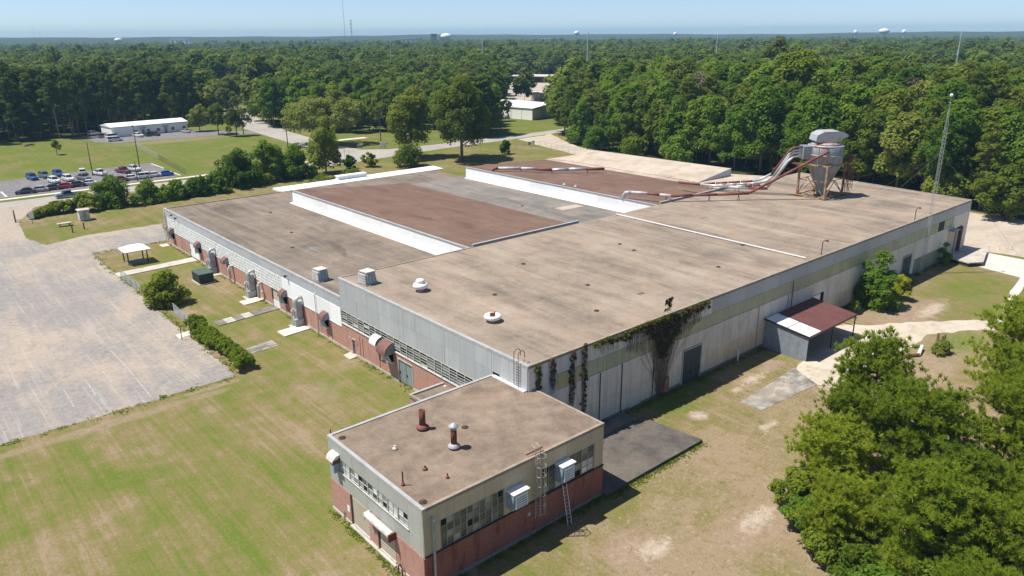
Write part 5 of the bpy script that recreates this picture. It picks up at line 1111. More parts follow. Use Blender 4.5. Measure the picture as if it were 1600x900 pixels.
def vehicle(kind, label, cat, x, y, deg, colr, group):
    if kind not in PROTO:
        k = KINDS_[kind]; root = thing('car', 'x y z w', cat); root.name = {'sedan': 'parked_car', 'suv': 'parked_suv', 'pickup': 'pickup_truck', 'van': 'van'}[kind]
        b = MB(); b.rings([ring(*r) for r in k['body']])
        xa, xb, z, w = k['roof']; b.rings([ring(xa-.05, z, z+.08, w-.04, .04), ring(xa+.15, z, z+.12, w, .04), ring(xb-.2, z, z+.12, w, .04), ring(xb, z, z+.07, w-.05, .03)])
        g0 = k['gl']
        for s in (-1, 1):                                            # pillars
            for i, t in ((0, 0), (1, .5), (3, 0)):
                if t: b.bar(((g0[1][0]+g0[2][0])/2, s*(g0[0][2]-.02), g0[0][1]-.05), ((g0[1][0]+g0[2][0])/2, s*g0[1][2], z+.03), .045)
                else:
                    e = 1 if i == 0 else 2; b.bar((g0[i][0], s*(g0[i][2]-.02), g0[i][1]-.05), (g0[e][0], s*(g0[e][2]+.0), z+.03), .05)
        if kind == 'pickup': b.m(0)
        bo = b.build('body', 'white', root)
        g = MB(); ga, gb_, gc, gd = k['gl']
        g.add([(ga[0], -ga[2], ga[1]-.06), (gd[0], -gd[2], gd[1]-.06), (gd[0], gd[2], gd[1]-.06), (ga[0], ga[2], ga[1]-.06), (gb_[0], -gb_[2], gb_[1]-.03), (gc[0], -gc[2], gc[1]-.03), (gc[0], gc[2], gc[1]-.03), (gb_[0], gb_[2], gb_[1]-.03)],
              [(3, 2, 1, 0), (4, 5, 6, 7), (0, 1, 5, 4), (1, 2, 6, 5), (2, 3, 7, 6), (3, 0, 4, 7)]); g.build('window', 'car_glass', root)
        if kind == 'pickup':
            q = MB(); q.box(-2.62, -.8, 1.095, -1.0, .8, 1.115); q.build('load_bed', 'black', root)
        for wx in k['wx']:
            for s in (-1, 1):
                q = MB(); r = .36 if kind != 'sedan' else .32
                q.m(0).tube([(wx, s*.72, r), (wx, s*.96, r)], r, 14); q.m(1).tube([(wx, s*.955, r), (wx, s*.975, r)], r*.6, 10); q.build('wheel', ['tyre', 'hub'], root)
        for s in (-1, 1):
            xx = k['L']/2; MB().box(xx-.22, s*.62-.16, .68 if kind == 'sedan' else .82, xx-.02, s*.62+.16, .80 if kind == 'sedan' else .98).build('headlight', 'sash', root)
            MB().box(-xx-.02+.03, s*.66-.12, .68, -xx+.14, s*.66+.12, .88).build('tail_light', 'rust', root)
        PROTO[kind] = root; o = root
    else: o = dup(PROTO[kind], (0, 0, 0))
    o.location = (x, y, .034); o.rotation_euler = (0, 0, math.radians(deg)); o['label'] = label; o['category'] = cat; o['group'] = group
    for c in o.children:
        if c.name.startswith('body'):
            if colr not in PAINTS: PAINTS[colr] = paint(colr.replace(' ', '_'), RGB[colr])
            c.material_slots[0].link = 'OBJECT'; c.material_slots[0].material = PAINTS[colr]
    return o
PAINTS = {}
RGB = {'white': (.78, .78, .77), 'navy': (.02, .03, .07), 'silver': (.45, .45, .45), 'blue': (.015, .085, .30), 'bright blue': (.01, .11, .50), 'red': (.42, .02, .035), 'maroon': (.16, .03, .075), 'black': (.02, .02, .022), 'steel blue': (.10, .16, .22), 'grey': (.20, .21, .21), 'dark teal': (.03, .06, .07)}
GL = 'cars in the car park across the road'
V_ = [('sedan', 'navy sedan at the open end of the front row, nearest the yard entrance', 'car', -11.9, 181.2, 170, 'navy'), ('sedan', 'silver sedan second in the front row, between two dark sedans', 'car', -8.8, 181.7, 170, 'silver'),
      ('sedan', 'black sedan in the front row next to the red car', 'car', -5.8, 182.1, 170, 'dark teal'), ('sedan', 'bright red sedan in the front row', 'car', -2.9, 182.4, 170, 'red'),
      ('sedan', 'dark blue sedan in the front row after the red car', 'car', 0.1, 182.6, 170, 'navy'), ('sedan', 'white sedan half hidden by hedgerow trees in the front row', 'car', 3.0, 182.8, 170, 'white'),
      ('sedan', 'maroon sedan in the front row beside a short dark post', 'car', 10.9, 182.8, 170, 'maroon'), ('sedan', 'white sedan in the front row next to the maroon one', 'car', 14.0, 183.4, 170, 'white'),
      ('suv', 'white SUV in the front row behind the tall lamp post', 'car', 17.0, 183.3, 170, 'white'), ('sedan', 'white sedan in the front row next to the bright blue car', 'car', 20.2, 183.8, 170, 'white'), ('sedan', 'bright blue coupe at the closed end of the front row', 'car', 23.4, 183.4, 172, 'bright blue'),
      ('suv', 'blue hatchback alone at the outer end of the back row', 'car', -6.6, 203.2, -80, 'blue'), ('suv', 'steel blue SUV second in the back row', 'car', -3.4, 204.2, -80, 'steel blue'), ('suv', 'blue SUV third in the back row', 'car', 0.2, 204.5, -82, 'blue'),
      ('suv', 'white SUV in the middle row, the one nearer the front row', 'car', -3.0, 193.2, -80, 'white'), ('suv', 'white SUV in the middle row next to the grey pickup', 'car', 0.6, 193.8, -80, 'white'), ('pickup', 'grey pickup in the middle row seen from behind', 'truck', 4.2, 192.8, -75, 'grey'),
      ('suv', 'white SUV in the back row close to the first lamp post', 'car', 6.2, 203.0, 80, 'white'), ('pickup', 'white pickup parked right beside the first lamp post', 'truck', 9.6, 197.6, -75, 'white'), ('pickup', 'maroon pickup in the back row', 'truck', 15.8, 197.0, -70, 'maroon'), ('pickup', 'white pickup in the back row beside the taller lamp post', 'truck', 19.0, 198.6, -70, 'white')]
for k, lab, cat, x, y, d, c in V_: vehicle(k, lab, cat, x, y, d, c, GL)
vehicle('pickup', 'grey-blue pickup driving along the road in front of the car park', 'truck', -4.8, 168.2, 180, 'steel blue', 'vehicles on the roads')
GO = 'vehicles at the white office building'
for k, lab, cat, x, y, d, c in [('van', 'white passenger van at the open corner of the office lot', 'van', 33.6, 276.8, 0, 'white'), ('van', 'white box van beside the end wall of the office', 'van', 35.5, 287.8, 20, 'white'), ('van', 'grey van behind the white box van at the office end wall', 'van', 33.6, 291.5, 10, 'grey'), ('suv', 'white SUV parked at the office front near its end wall', 'car', 44.2, 284.0, -70, 'white'),
      ('suv', 'black SUV parked at the office front left of the red-brown one', 'car', 47.4, 284.2, 100, 'dark teal'), ('suv', 'dark red-brown SUV parked near the second office door', 'car', 50.4, 283.2, -70, 'black'), ('sedan', 'silver sedan parked alone at the far end of the office front', 'car', 63.2, 285.0, -70, 'silver'), ('suv', 'light blue-white truck at the edge of the dark pines', 'truck', 32.5, 304, 30, 'white'),
      ('pickup', 'dark pickup on the distant road past the pines', 'truck', 114, 351, 20, 'black'), ('sedan', 'white car on the distant road past the pines', 'car', 124, 358, 20, 'white')]:
    vehicle(k, lab, cat, x, y, d, c, GO if 'office' in lab else 'vehicles on the roads')

# ------------------------------------------------------------------ buildings beyond the factory
ob = thing('office_building', 'long low white metal office building in front of the dark pines', 'building', (50, 289, 0))
# local axes: along (u) and across (v)
O0 = Vector((35.8, 289.2, 0)); U = Vector((66.3, 291.6, 0))-O0; LU = U.length; U.normalize(); Vv = Vector((-U.y, U.x, 0))
def obx(a, b, c, d, z0, z1, nm, mm, par=ob, ridge=None):
    q = [O0+U*a+Vv*c, O0+U*b+Vv*c, O0+U*b+Vv*d, O0+U*a+Vv*d]
    return MB().prism([(p.x, p.y) for p in q], z0, z1).build(nm, mm, par)
obx(0, LU, 0, 12, 0, 3.9, 'wall', 'white_panel')
obx(-.3, LU+.3, -.4, 6, 3.9, [4.0, 4.0, 5.1, 5.1], 'roof', 'white'); obx(-.3, LU+.3, 6.02, 12.4, 3.9, [5.1, 5.1, 4.0, 4.0], 'roof', 'white')
obx(-.32, LU+.32, -.48, -.41, 3.75, 4.02, 'gutter', 'slate')
for a in (8.6, 13.6, 17.6, 23.6, 28.4):
    w = obx(a, a+1.3, -.06, .05, 1.0, 2.2, 'window', 'sash_tan'); obx(a+.1, a+1.2, -.09, -.061, 1.1, 2.1, 'pane', 'glass', w)
for a in (11.6, 20.8):
    d = obx(a, a+1.1, -.06, .05, 0, 2.3, 'door', 'slate'); obx(a+.85, a+.95, -.1, -.061, 1.0, 1.2, 'handle', 'steel_pole', d)
    obx(a-.7, a+1.7, -1.1, 0, 2.5, [2.55, 2.55, 2.95, 2.95], 'canopy', 'slate')
for k in range(12): obx(8+k*2.0, 8.1+k*2.0, -6.5, -2.6, .03, .04, 'line_marking', 'line')
wb = thing('warehouse', 'white roofed metal warehouse beside the bend of the road', 'warehouse', (215, 235, 0))
W0 = [(198.8, 217.8), (226, 221.5), (222, 262), (194, 258)]
MB().prism(W0, 0, 5.4).build('wall', 'fascia', wb)
MB().prism([(198.4, 217.2), (212.6, 219.2), (208.2, 260.8), (193.4, 258.6)], 5.4, [5.5, 7.0, 7.0, 5.5]).build('roof', 'white', wb); MB().prism([(212.62, 219.2), (226.5, 221.0), (222.5, 262.6), (208.22, 260.8)], 5.4, [7.0, 5.5, 5.5, 7.0]).build('roof', 'white', wb)
MB().prism([(198.4, 217.1), (212.6, 219.1), (212.6, 219.25), (198.4, 217.25)], 5.2, [5.5, 7.02, 7.02, 5.5]).build('gable_trim', 'slate', wb)
for i in range(5):
    t = i/5; MB().prism([(198.8+27*t, 217.74+3.7*t), (198.8+27*(t+.19), 217.74+3.7*(t+.19)), (198.8+27*(t+.19), 217.82+3.7*(t+.19)), (198.8+27*t, 217.82+3.7*t)], .05, 5.3).build('wall_panel', 'blue_panel' if i else 'fascia', wb)
for i in range(6):
    t = i/6; MB().prism([(198.7-4.8*t, 217.9+40.2*t), (198.78-4.8*t, 217.9+40.2*t), (198.78-4.8*(t+.16), 217.9+40.2*(t+.16)), (198.7-4.8*(t+.16), 217.9+40.2*(t+.16))][::1], .05, 5.35).build('wall_panel', 'white_panel', wb)
os_ = thing('open_shed', 'open fronted shed with white posts behind the warehouse', 'shed', (270, 290, 0))
MB().prism([(268, 302), (276, 303), (281, 281), (273, 280)], 5.0, 5.35).build('roof', 'tan_roof', os_); MB().prism([(275.6, 303), (276, 303), (281, 281), (280.6, 281)], 0, 5.0).build('wall', 'galv_grey', os_)
for i in range(5): MB().tube([(268.3+4.8*i/4, 301.6-21*i/4, 0), (268.3+4.8*i/4, 301.6-21*i/4, 5.0)], .28, 6).build('post', 'white', os_)
ls = thing('storage_shed', 'very long open storage shed with pale roof below the power line pines', 'shed', (397, 420, 0))
q = [(383, 447), (408, 398), (418, 403), (393, 452)]
MB().prism(q, 5.2, [5.3, 5.3, 6.2, 6.2]).build('roof', 'tan_roof', ls); MB().prism([(392.6, 451.6), (417.6, 403), (418, 403.2), (393, 451.8)], 0, 5.2).build('wall', 'dark_trim', ls)
MB().prism([(382.8, 446.9), (407.8, 397.9), (408, 398), (383, 447)], 4.75, 5.3).build('fascia', 'tan_roof', ls)
for i in range(9): MB().tube([(383.5+24.5*i/8, 446.8-48.6*i/8, 0), (383.5+24.5*i/8, 446.8-48.6*i/8, 5.2)], .3, 6).build('post', 'rust', ls)
sheet('storage_yard', [(255, 310), (285, 270), (300, 285), (420, 392), (392, 462), (360, 430)], .03, 'gravel')
def low_house(x, y, w, d, h, label, rz=.4):
    t = thing('distant_building', label, 'building', (x, y, 0), None, rz)
    MB().box(x-w/2, y-d/2, 0, x+w/2, y+d/2, h).build('wall', 'white_panel', t)
    MB().prism([(x-w/2-.4, y-d/2-.4), (x+w/2+.4, y-d/2-.4), (x+w/2+.4, y), (x-w/2-.4, y)], h, [h+.2, h+.2, h+2.2, h+2.2]).build('roof', 'white', t); MB().prism([(x-w/2-.4, y+.01), (x+w/2+.4, y+.01), (x+w/2+.4, y+d/2+.4), (x-w/2-.4, y+d/2+.4)], h, [h+2.2, h+2.2, h+.2, h+.2]).build('roof', 'white', t)
    return t
for x, y, w, h, lab in ((490, 200, 18, 15, 'white roof of a distant house showing through the wood, on its own'), (505, 158, 11, 17, 'white roof among distant trees, leftmost of a short row of four'), (508, 145, 12, 17.4, 'white roof among distant trees, second of a short row of four'), (511, 131, 12, 17.8, 'white roof among distant trees, third of a short row of four'), (513, 116, 15, 18.2, 'white roof among distant trees, last and largest of a short row of four'), (205, 262, 10, 4, 'small white hut roof among trees left of the warehouse')):
    low_house(x, y, w, 9, h, lab, 1.2)
# transmission poles and their wires
TP = [(287, 479, 34, 'tall pale steel power pole rising above the middle wood, leftmost of four'), (333, 422, 35, 'tall pale steel power pole above the wood behind the storage shed'), (305, 285, 39, 'tallest pale steel power pole, beside the end of the storage shed'), (328.5, 209, 37, 'tall pale steel power pole above the wood, in the gap over pale treetops'), (354, 94.5, 38, 'leaning-looking pale power pole above the wood on the far side, near white roofs')]
arms = []
for x, y, h, lab in TP:
    t = thing('power_pylon', lab, 'power pole', (x, y, 0), 'steel power poles through the wood')
    MB().tube([(x, y, 0), (x, y, h)], [.55, .28], 8).build('pole', 'steel_pole', t); A_ = []
    for k, (z, s) in enumerate(((h-2, 1), (h-6, -1), (h-10, 1), (h-13, -1))):
        e = (x-2.0*s, y+1.6*s, z); MB().tube([(x, y, z-.5), e], .14, 5).build('arm', 'steel_pole', t); MB().tube([e, (e[0], e[1], z-1.3)], .10, 5).build('insulator', 'galv_grey', t); A_.append((e[0], e[1], z-1.3))
    MB().lathe([(.3, h), (.02, h+.6)], (x, y, 0), 6).build('tip', 'steel_pole', t); arms.append(A_)
for i in range(4):
    a, b = arms[i], arms[i+1]; t = thing('power_line', ['wires from the first to the second steel power pole', 'wires from the second to the third steel power pole', 'wires from the third to the fourth steel power pole', 'wires from the fourth to the last steel power pole'][i], 'power line', a[0], 'wires between steel power poles')
    for k in range(4): MB().tube([Vector(a[k]).lerp(Vector(b[k]), j/12)-Vector((0, 0, 14*(j/12)*(1-j/12))) for j in range(13)], .02, 3, False).build('wire', 'galv_grey', t)
# skyline
def water_tower(x, y, h, r, label):
    t = thing('water_tower', label, 'water tower', (x, y, 0), 'water towers on the skyline')
    MB().lathe([(r*.45, 0), (r*.22, h*.12), (r*.22, h*.62), (r*.5, h*.72)], (x, y, 0), 14).build('pedestal', 'white', t, True); MB().lathe([(r*.45, h*.70), (r*.95, h*.78), (r, h*.86), (r*.8, h*.95), (r*.25, h)], (x, y, 0), 18).build('tank', 'white', t, True)
water_tower(553, 2279, 36, 11, 'white water tower above the pines towards the open end of the skyline'); water_tower(1008, 1395, 41, 13, 'large white water tower beside the red-brown tower block'); water_tower(1812, 1776, 47, 9, 'small white water tower on the skyline above the tallest power pole')
water_tower(2150, 931, 46, 14, 'white dome-like water tower on the skyline above the far wood'); water_tower(2354, 964, 43, 6, 'tiny white tank on the skyline right of the dome-like one'); water_tower(2020, 1538, 41, 6, 'tiny pale tank on the skyline above the middle power poles'); water_tower(2300, 1083, 43, 6, 'tiny pale tank on the skyline left of the dome-like one')
def mast(x, y, h, w, label, lattice=True):
    t = thing('radio_mast', label, 'mast', (x, y, 0), 'radio masts on the skyline')
    for a in (0, 2.09, 4.19): MB().tube([(x+w*math.cos(a), y+w*math.sin(a), 0), (x+w*.35*math.cos(a), y+w*.35*math.sin(a), h)], .2 if lattice else .05, 4).build('leg', 'galv_grey', t)
    n = int(h/5)
    q = MB()
    for k in range(n):
        z = k*5; f = 1-.65*z/h
        for i in range(3): q.tube([(x+w*f*math.cos(2.09*i), y+w*f*math.sin(2.09*i), z), (x+w*f*math.cos(2.09*(i+1)), y+w*f*math.sin(2.09*(i+1)), z+5)], .10 if lattice else .02, 3, False)
    q.build('lattice', 'galv_grey', t, kind='stuff')
    if lattice:
        for z in (h*.97, h*.86, h*.74, h*.62): MB().lathe([(w*.7, z), (w*.7, z+1.6)], (x, y, 0), 10).build('antenna_ring', 'galv_grey', t)
mast(939, 1696, 74, 3.2, 'stout lattice radio mast with antenna rings on the skyline'); mast(366, 692, 74.5, .22, 'very tall hair-thin radio mast left of the stout one', False); mast(328.7, 2122, 65, 1.2, 'pale thin radio mast at the open end of the skyline, the taller of a pair', False); mast(340.8, 2120, 54, 1.2, 'pale thin radio mast at the open end of the skyline, the shorter of a pair', False)
def block(x, y, w, d, h, mm, label, rz=.7):
    t = thing('distant_block', label, 'building', (x, y, 0), None, rz)
    MB().box(x-w/2, y-d/2, 0, x+w/2, y+d/2, h).build('wall', mm, t); MB().box(x-w/2-.5, y-d/2-.5, h, x+w/2+.5, y+d/2+.5, h+1.2).build('roof', 'white' if mm == 'white_panel' else mm, t)
    for k in range(4): MB().box(x-w/2-.15, y-d/2+d*(k+.2)/4, h*.45, x-w/2-.01, y-d/2+d*(k+.75)/4, h*.9).build('window_band', 'slate', t)
block(1050, 1503, 9, 12, 39, 'red_brown', 'red-brown tower block beside the large water tower, the taller half'); block(1060, 1482, 8, 11, 36.5, 'red_brown', 'red-brown tower block beside the large water tower, the lower half')
block(846, 1690, 18, 46, 31, 'tan_roof', 'long pale flat building on the skyline before the stout radio mast'); block(985, 1500, 20, 44, 30, 'tan_roof', 'pale trapezoid hall on the skyline between radio mast and tower block'); block(1030, 1415, 10, 16, 28, 'tan_roof', 'small pale hall left of the red-brown tower block', .7); block(668, 1900, 12, 20, 29, 'cream_door', 'small pinkish building on the skyline, second from the open end')
block(735, 2330, 20, 60, 31, 'white_panel', 'long white building on the skyline above the pines'); block(1240, 1310, 10, 26, 27, 'white_panel', 'small white roof on the skyline left of the tallest power pole')

# ------------------------------------------------------------------ plants
G_ = np.random.default_rng(21)
def unit(v): return v/np.maximum(np.linalg.norm(v, axis=-1, keepdims=True), 1e-9)
def leaves(clumps, n_ref, size, rng, r_ref=None, up_bias=.45, jitter=.36, hollow=.58, squash=.85, slim=.6):
    """many small leaf-sprays spread over clumps (x,y,z,r); each spray is a bent diamond facing out of its clump"""
    C = np.array(clumps, float); r_ref = r_ref or C[:, 3].mean()
    cnt = np.maximum(6, (n_ref*(C[:, 3]/r_ref)**2).astype(int)); idx = np.repeat(np.arange(len(C)), cnt); n = len(idx)
    d = rng.normal(size=(n, 3)); d[:, 2] += up_bias*1.2; d = unit(d)
    rad = C[idx, 3]*(hollow+(1-hollow)*rng.random(n)**.5)
    rad *= 1+.22*np.sin(d[:, 0]*5+idx)*np.cos(d[:, 1]*4+idx*1.7)
    p = C[idx, :3]+d*rad[:, None]*np.array([1, 1, squash])
    nn = unit(d+rng.normal(size=(n, 3))*jitter+np.array([-.12, .09, up_bias*1.5]))
    t = unit(np.cross(nn, rng.normal(size=(n, 3)))); b = np.cross(nn, t)
    a = (size*(.65+.7*rng.random(n)))[:, None]
    V = np.stack([p+t*a, p+b*a*slim-nn*a*.18, p-t*a, p-b*a*slim-nn*a*.18], 1).reshape(-1, 3)
    return V, np.arange(n*4).reshape(n, 4)
def broad_clumps(h, R, base, k, rng, rc, top=1.0, asym=.25):
    """clump centres through an irregular egg-shaped crown standing on the ground at 0"""
    out = []; cz = (base+h)/2; hz_ = (h-base)/2
    lob = rng.random(6)*6.28
    for _ in range(k):
        while True:
            d = unit(rng.normal(size=3))
            if d[2] > -.85: break
        f = rng.random()**.45
        az = math.atan2(d[1], d[0]); m = 1+asym*math.sin(2*az+lob[0])+asym*.7*math.sin(3*az+lob[1]+2.5*d[2])
        w = R*m*(1-.28*max(0, d[2])*top)
        if cz+d[2]*hz_*f < .25: continue
        out.append((d[0]*w*f, d[1]*w*f, cz+d[2]*hz_*f*(1+.10*math.sin(4*az+lob[2])), rc*(.65+.75*rng.random())))
    return out
def limbs(name, h, r, m, tips=(), parent=None, lean=0.0):
    b = MB(); b.tube([(0, 0, 0), (lean*.2, 0, h*.3), (lean*.6, .1*lean, h*.65), (lean, 0, h)], [r, r*.8, r*.55, r*.15], 7)
    for t in tips:
        z0 = max(h*.2, min(t[2]-.25*h, h*.8)); b.tube([(lean*z0/h, 0, z0), (t[0]*.5, t[1]*.5, (z0+t[2])/2+.2), (t[0], t[1], t[2])], [r*.38, r*.25, r*.08], 5)
    return b
def make_tree(name, label, cat, group, h, R, base, k, n, rc, size, leaf, bark='bark', seed=0, loc=(0, 0, 0), tr=None, **kw):
    rng = np.random.default_rng(seed); cl = broad_clumps(h-rc*.6, R, base, k, rng, rc, **kw)
    V, F = leaves(cl, n, size, rng); me = np_mesh('crown', V, F, leaf)
    t = thing(name, label, cat, loc, group)
    tb = limbs('trunk', h*.82, tr or h*.016, bark, [c for c in cl[::max(1, len(cl)//7)]]); o_ = t.location.copy(); t.location = (0, 0, 0); tb.build('trunk', bark, t, True); link('crown', me, t); t.location = o_
    return t
def make_pine(name, label, cat, group, h, R, k, n, rc, size, seed, loc=(0, 0, 0), bare=.42, leaf='leaf_pine'):
    rng = np.random.default_rng(seed); cl = []
    for i in range(k):
        u = rng.random()**.8; z = h*(bare+(1-bare)*u); w = R*(1-.75*u**1.6)*(.35+.65*rng.random()); a = rng.random()*6.28
        cl.append((w*math.cos(a), w*math.sin(a), z-rc*.4, rc*(.7+.6*rng.random())*(1-.35*u)))
    V, F = leaves(cl, n, size, rng, squash=.6, slim=.4, jitter=.8); me = np_mesh('crown', V, F, leaf)
    t = thing(name, label, cat, (0, 0, 0), group); limbs('trunk', h*.96, h*.013, 'bark_pale', [c for c in cl[::max(1, k//8)]]).build('trunk', 'bark_pale', t, True); link('crown', me, t); t.location = loc
    return t
BR = []     # prototypes of the wood: the first of each becomes a tree of the wood itself
GW, GP, GM = 'broadleaf trees of the wood beyond the factory', 'dark pines of the stand behind the office', 'trees of the middle wood beyond the road'
LW, LP, LM = 'leafy broadleaf tree packed into the dense wood beyond the factory roof', 'tall dark pine packed into the stand behind the white office', 'bushy green tree packed into the wood beyond the road junction'
for i, (h, R, base, k, leaf) in enumerate(((25, 5.8, 2.5, 88, 'leaf_wood'), (27, 6.6, 3, 98, 'leaf_wood'), (23, 6.4, 2, 92, 'leaf_oak'), (28, 5.6, 3.5, 88, 'leaf_wood'), (22, 6.2, 1.5, 90, 'leaf_bright'), (26, 7.0, 3, 98, 'leaf_oak'), (24, 6.0, 4, 84, 'leaf_pale'))):
    BR.append(make_tree('broadleaf_tree', LW, 'tree', GW, h, R, base, k, 105, 1.9, .48, leaf, seed=100+i, top=1.3))
PN = [make_pine('pine_tree', LP, 'pine', GP, h, R, k, 105, 1.7, .46, 200+i, bare=b) for i, (h, R, k, b) in enumerate(((25, 4.6, 54, .35), (23, 4.4, 52, .30), (27, 4.8, 56, .42), (24, 4.4, 58, .18)))]
SP = [make_pine('pine_tree', 'yellowish feathery pine standing among the broadleaf trees of the wood', 'pine', 'pines among the broadleaf wood', h, R, k, 110, 1.6, .38, 240+i, bare=b, leaf='leaf_oak') for i, (h, R, k, b) in enumerate(((27, 5.2, 60, .2), (25, 4.8, 58, .15)))]
LO = [make_tree('broadleaf_tree', LM, 'tree', GM, h, R, 2, 42, 46, 2.4, .9, leaf, seed=300+i, top=1.3) for i, (h, R, leaf) in enumerate(((21, 6.2, 'leaf_far'), (23, 6.6, 'leaf_far'), (19, 6.4, 'leaf_far'), (22, 5.4, 'leaf_pine')))]
used = {}
def place(pr, x, y, s, rz, label=None, group=None):
    """the first use moves the prototype itself, later ones copy it"""
    key = pr.name; sc = (s*R_t.uniform(.9, 1.12), s*R_t.uniform(.9, 1.12), s)
    if key not in used:
        used[key] = 1; pr.location = (x, y, 0); pr.rotation_euler = (0, 0, rz); pr.scale = sc
        if label: pr['label'] = label; pr['group'] = group
        return pr
    return dup(pr, (x, y, 0), rz, sc, label, group)
R_t = random.Random(77)
def inside(x, y, poly):
    c = False; j = len(poly)-1
    for i in range(len(poly)):
        (xi, yi), (xj, yj) = poly[i], poly[j]
        if (yi > y) != (yj > y) and x < (xj-xi)*(y-yi)/(yj-yi)+xi: c = not c
        j = i
    return c
def scatter(poly, gap, rnd, jit=.38):
    xs = [p[0] for p in poly]; ys = [p[1] for p in poly]; out = []; r = 0; y = min(ys)
    while y < max(ys):
        x = min(xs)+(gap/2 if r % 2 else 0)
        while x < max(xs):
            q = (x+rnd.uniform(-jit, jit)*gap, y+rnd.uniform(-jit, jit)*gap)
            if inside(*q, poly): out.append(q)
            x += gap
        y += gap*.87; r += 1
    return out
WOOD = [(146, -75), (144.5, 42), (145.5, 82), (148.5, 106), (154.5, 139), (165, 160), (176, 174), (196, 194), (232, 228), (300, 300), (400, 340), (450, 250), (450, -75)]
MID = [(99, 300), (98, 262), (106, 242), (120, 228), (139, 222), (152, 200), (162, 200), (182, 214), (192, 238), (240, 300), (268, 330), (300, 420), (290, 500), (150, 420), (128, 372), (120, 330)]
PINES = [(-110, 288), (-10, 297), (20, 300), (34, 310), (70, 309), (79, 312), (88, 360), (96, 420), (60, 520), (-110, 520)]
def sees(x, y): return -60 < az_px(x, y) < 1660
def open_view(x, y):
    """lines of sight that the place keeps clear: storage yard, warehouse, power line strip"""
    p, d = az_px(x, y), dist(x, y)
    if inside(x, y, [(255, 310), (285, 270), (300, 285), (420, 392), (392, 462), (350, 440)]): return True
    if 806 < p < 872 and d < 390 and d > 330: return True
    if 826 < p < 905 and 380 < d < 660: return True
    if 806 < p < 872 and d < 336: return True
    if inside(x, y, [(192, 212), (232, 214), (230, 268), (188, 262)]): return True
    return False
GAPLINE = [(287, 479), (333, 422), (305, 285), (328.5, 209), (354, 94.5), (370, -60)]
def near_line(x, y, w):
    for (xa, ya), (xb, yb) in zip(GAPLINE, GAPLINE[1:]):
        t = max(0, min(1, ((x-xa)*(xb-xa)+(y-ya)*(yb-ya))/((xb-xa)**2+(yb-ya)**2)))
        if math.hypot(x-xa-t*(xb-xa), y-ya-t*(yb-ya)) < w: return True
    return False
far_pts = []
wood = sorted([q for q in scatter(WOOD, 8.8, R_t) if sees(*q) and not open_view(*q) and not near_line(*q, 9)], key=lambda q: dist(*q))
n_sp = 0
for k, (x, y) in enumerate(wood):
    if k < 290:
        edge = x < 160 or az_px(x, y) < 900
        deep = min(1, max(0, (x-150)/60))
        s = R_t.uniform(.74, .95)+.20*deep
        if az_px(x, y) < 980: s *= .9
        if 1425 < az_px(x, y) < 1555 and dist(x, y) > 300: s *= .75
        if R_t.random() < .20 and n_sp < 70: n_sp += 1; place(SP[R_t.randrange(2)], x, y, s*.98, R_t.uniform(0, 6.28))
        else: place(BR[R_t.choices(range(7), [5, 5, 5, 4, 4, 5, 2])[0]], x, y, s, R_t.uniform(0, 6.28))
    else: far_pts.append((x, y, R_t.uniform(.95, 1.32)))
mid = sorted([q for q in scatter(MID, 9.2, R_t) if sees(*q) and not open_view(*q)], key=lambda q: dist(*q))
for k, (x, y) in enumerate(mid):
    if k < 55: place(BR[R_t.choices(range(7), [4, 4, 4, 3, 4, 3, 1])[0]], x, y, R_t.uniform(.62, .86), R_t.uniform(0, 6.28), LM, GM)
    elif k < 150: place(LO[R_t.randrange(4)], x, y, R_t.uniform(.85, 1.1), R_t.uniform(0, 6.28), LM, GM)
    else: far_pts.append((x, y, R_t.uniform(.9, 1.15)))
pin = sorted([q for q in scatter(PINES, 7.6, R_t) if sees(*q)], key=lambda q: dist(*q))
for k, (x, y) in enumerate(pin):
    if k < 170: place(PN[R_t.randrange(4)], x, y, R_t.uniform(.82, 1.04), R_t.uniform(0, 6.28))
    else: far_pts.append((x, y, R_t.uniform(.95, 1.2)))
def at_col(px, d):
    lo, hi = YAW-.7, YAW+.7
    for _ in range(40):
        a = (lo+hi)/2
        if az_px(CAM[0]+d*math.cos(a), CAM[1]+d*math.sin(a)) > px: lo = a
        else: hi = a
    return CAM[0]+d*math.cos(a), CAM[1]+d*math.sin(a)
x, y = at_col(1238, 262); make_tree('tulip_tree', 'tallest bright yellow-green tree rising above the dense wood behind the dust collector', 'tree', None, 35, 7.6, 10, 120, 115, 2.1, .5, 'leaf_hedge', seed=420, loc=(x, y, 0))
x, y = at_col(1055, 300); make_tree('tulip_tree', 'pale yellow-green tree top rising above the wood below the second tallest power pole', 'tree', None, 31, 7.4, 10, 110, 115, 2.1, .5, 'leaf_pale', seed=421, loc=(x, y, 0))
x, y = at_col(1360, 420); make_tree('dark_tree', 'big dark rounded tree crown standing above the hazier wood at the far side', 'tree', None, 31, 9.0, 8, 110, 110, 2.3, .6, 'leaf_pine', seed=422, loc=(x, y, 0))
x, y = at_col(1210, 430); make_tree('dark_tree', 'dark rounded tree crown on the skyline just beside the tallest bright tree', 'tree', None, 36, 8.0, 8, 100, 110, 2.3, .6, 'leaf_pine', seed=423, loc=(x, y, 0))
DT = make_tree('bare_tree', 'grey-brown thin-crowned tree dying among the green crowns of the wood', 'tree', 'dying trees in the wood', 27, 5.0, 9, 50, 42, 1.8, .34, 'leaf_dead', 'bark_pale', seed=430)
for k, (px, d, sc_) in enumerate(((1092, 276, 1.0), (1150, 312, 1.05), (1412, 262, .98), (1270, 335, 1.05))):
    x, y = at_col(px, d); place(DT, x, y, sc_, k*1.3)
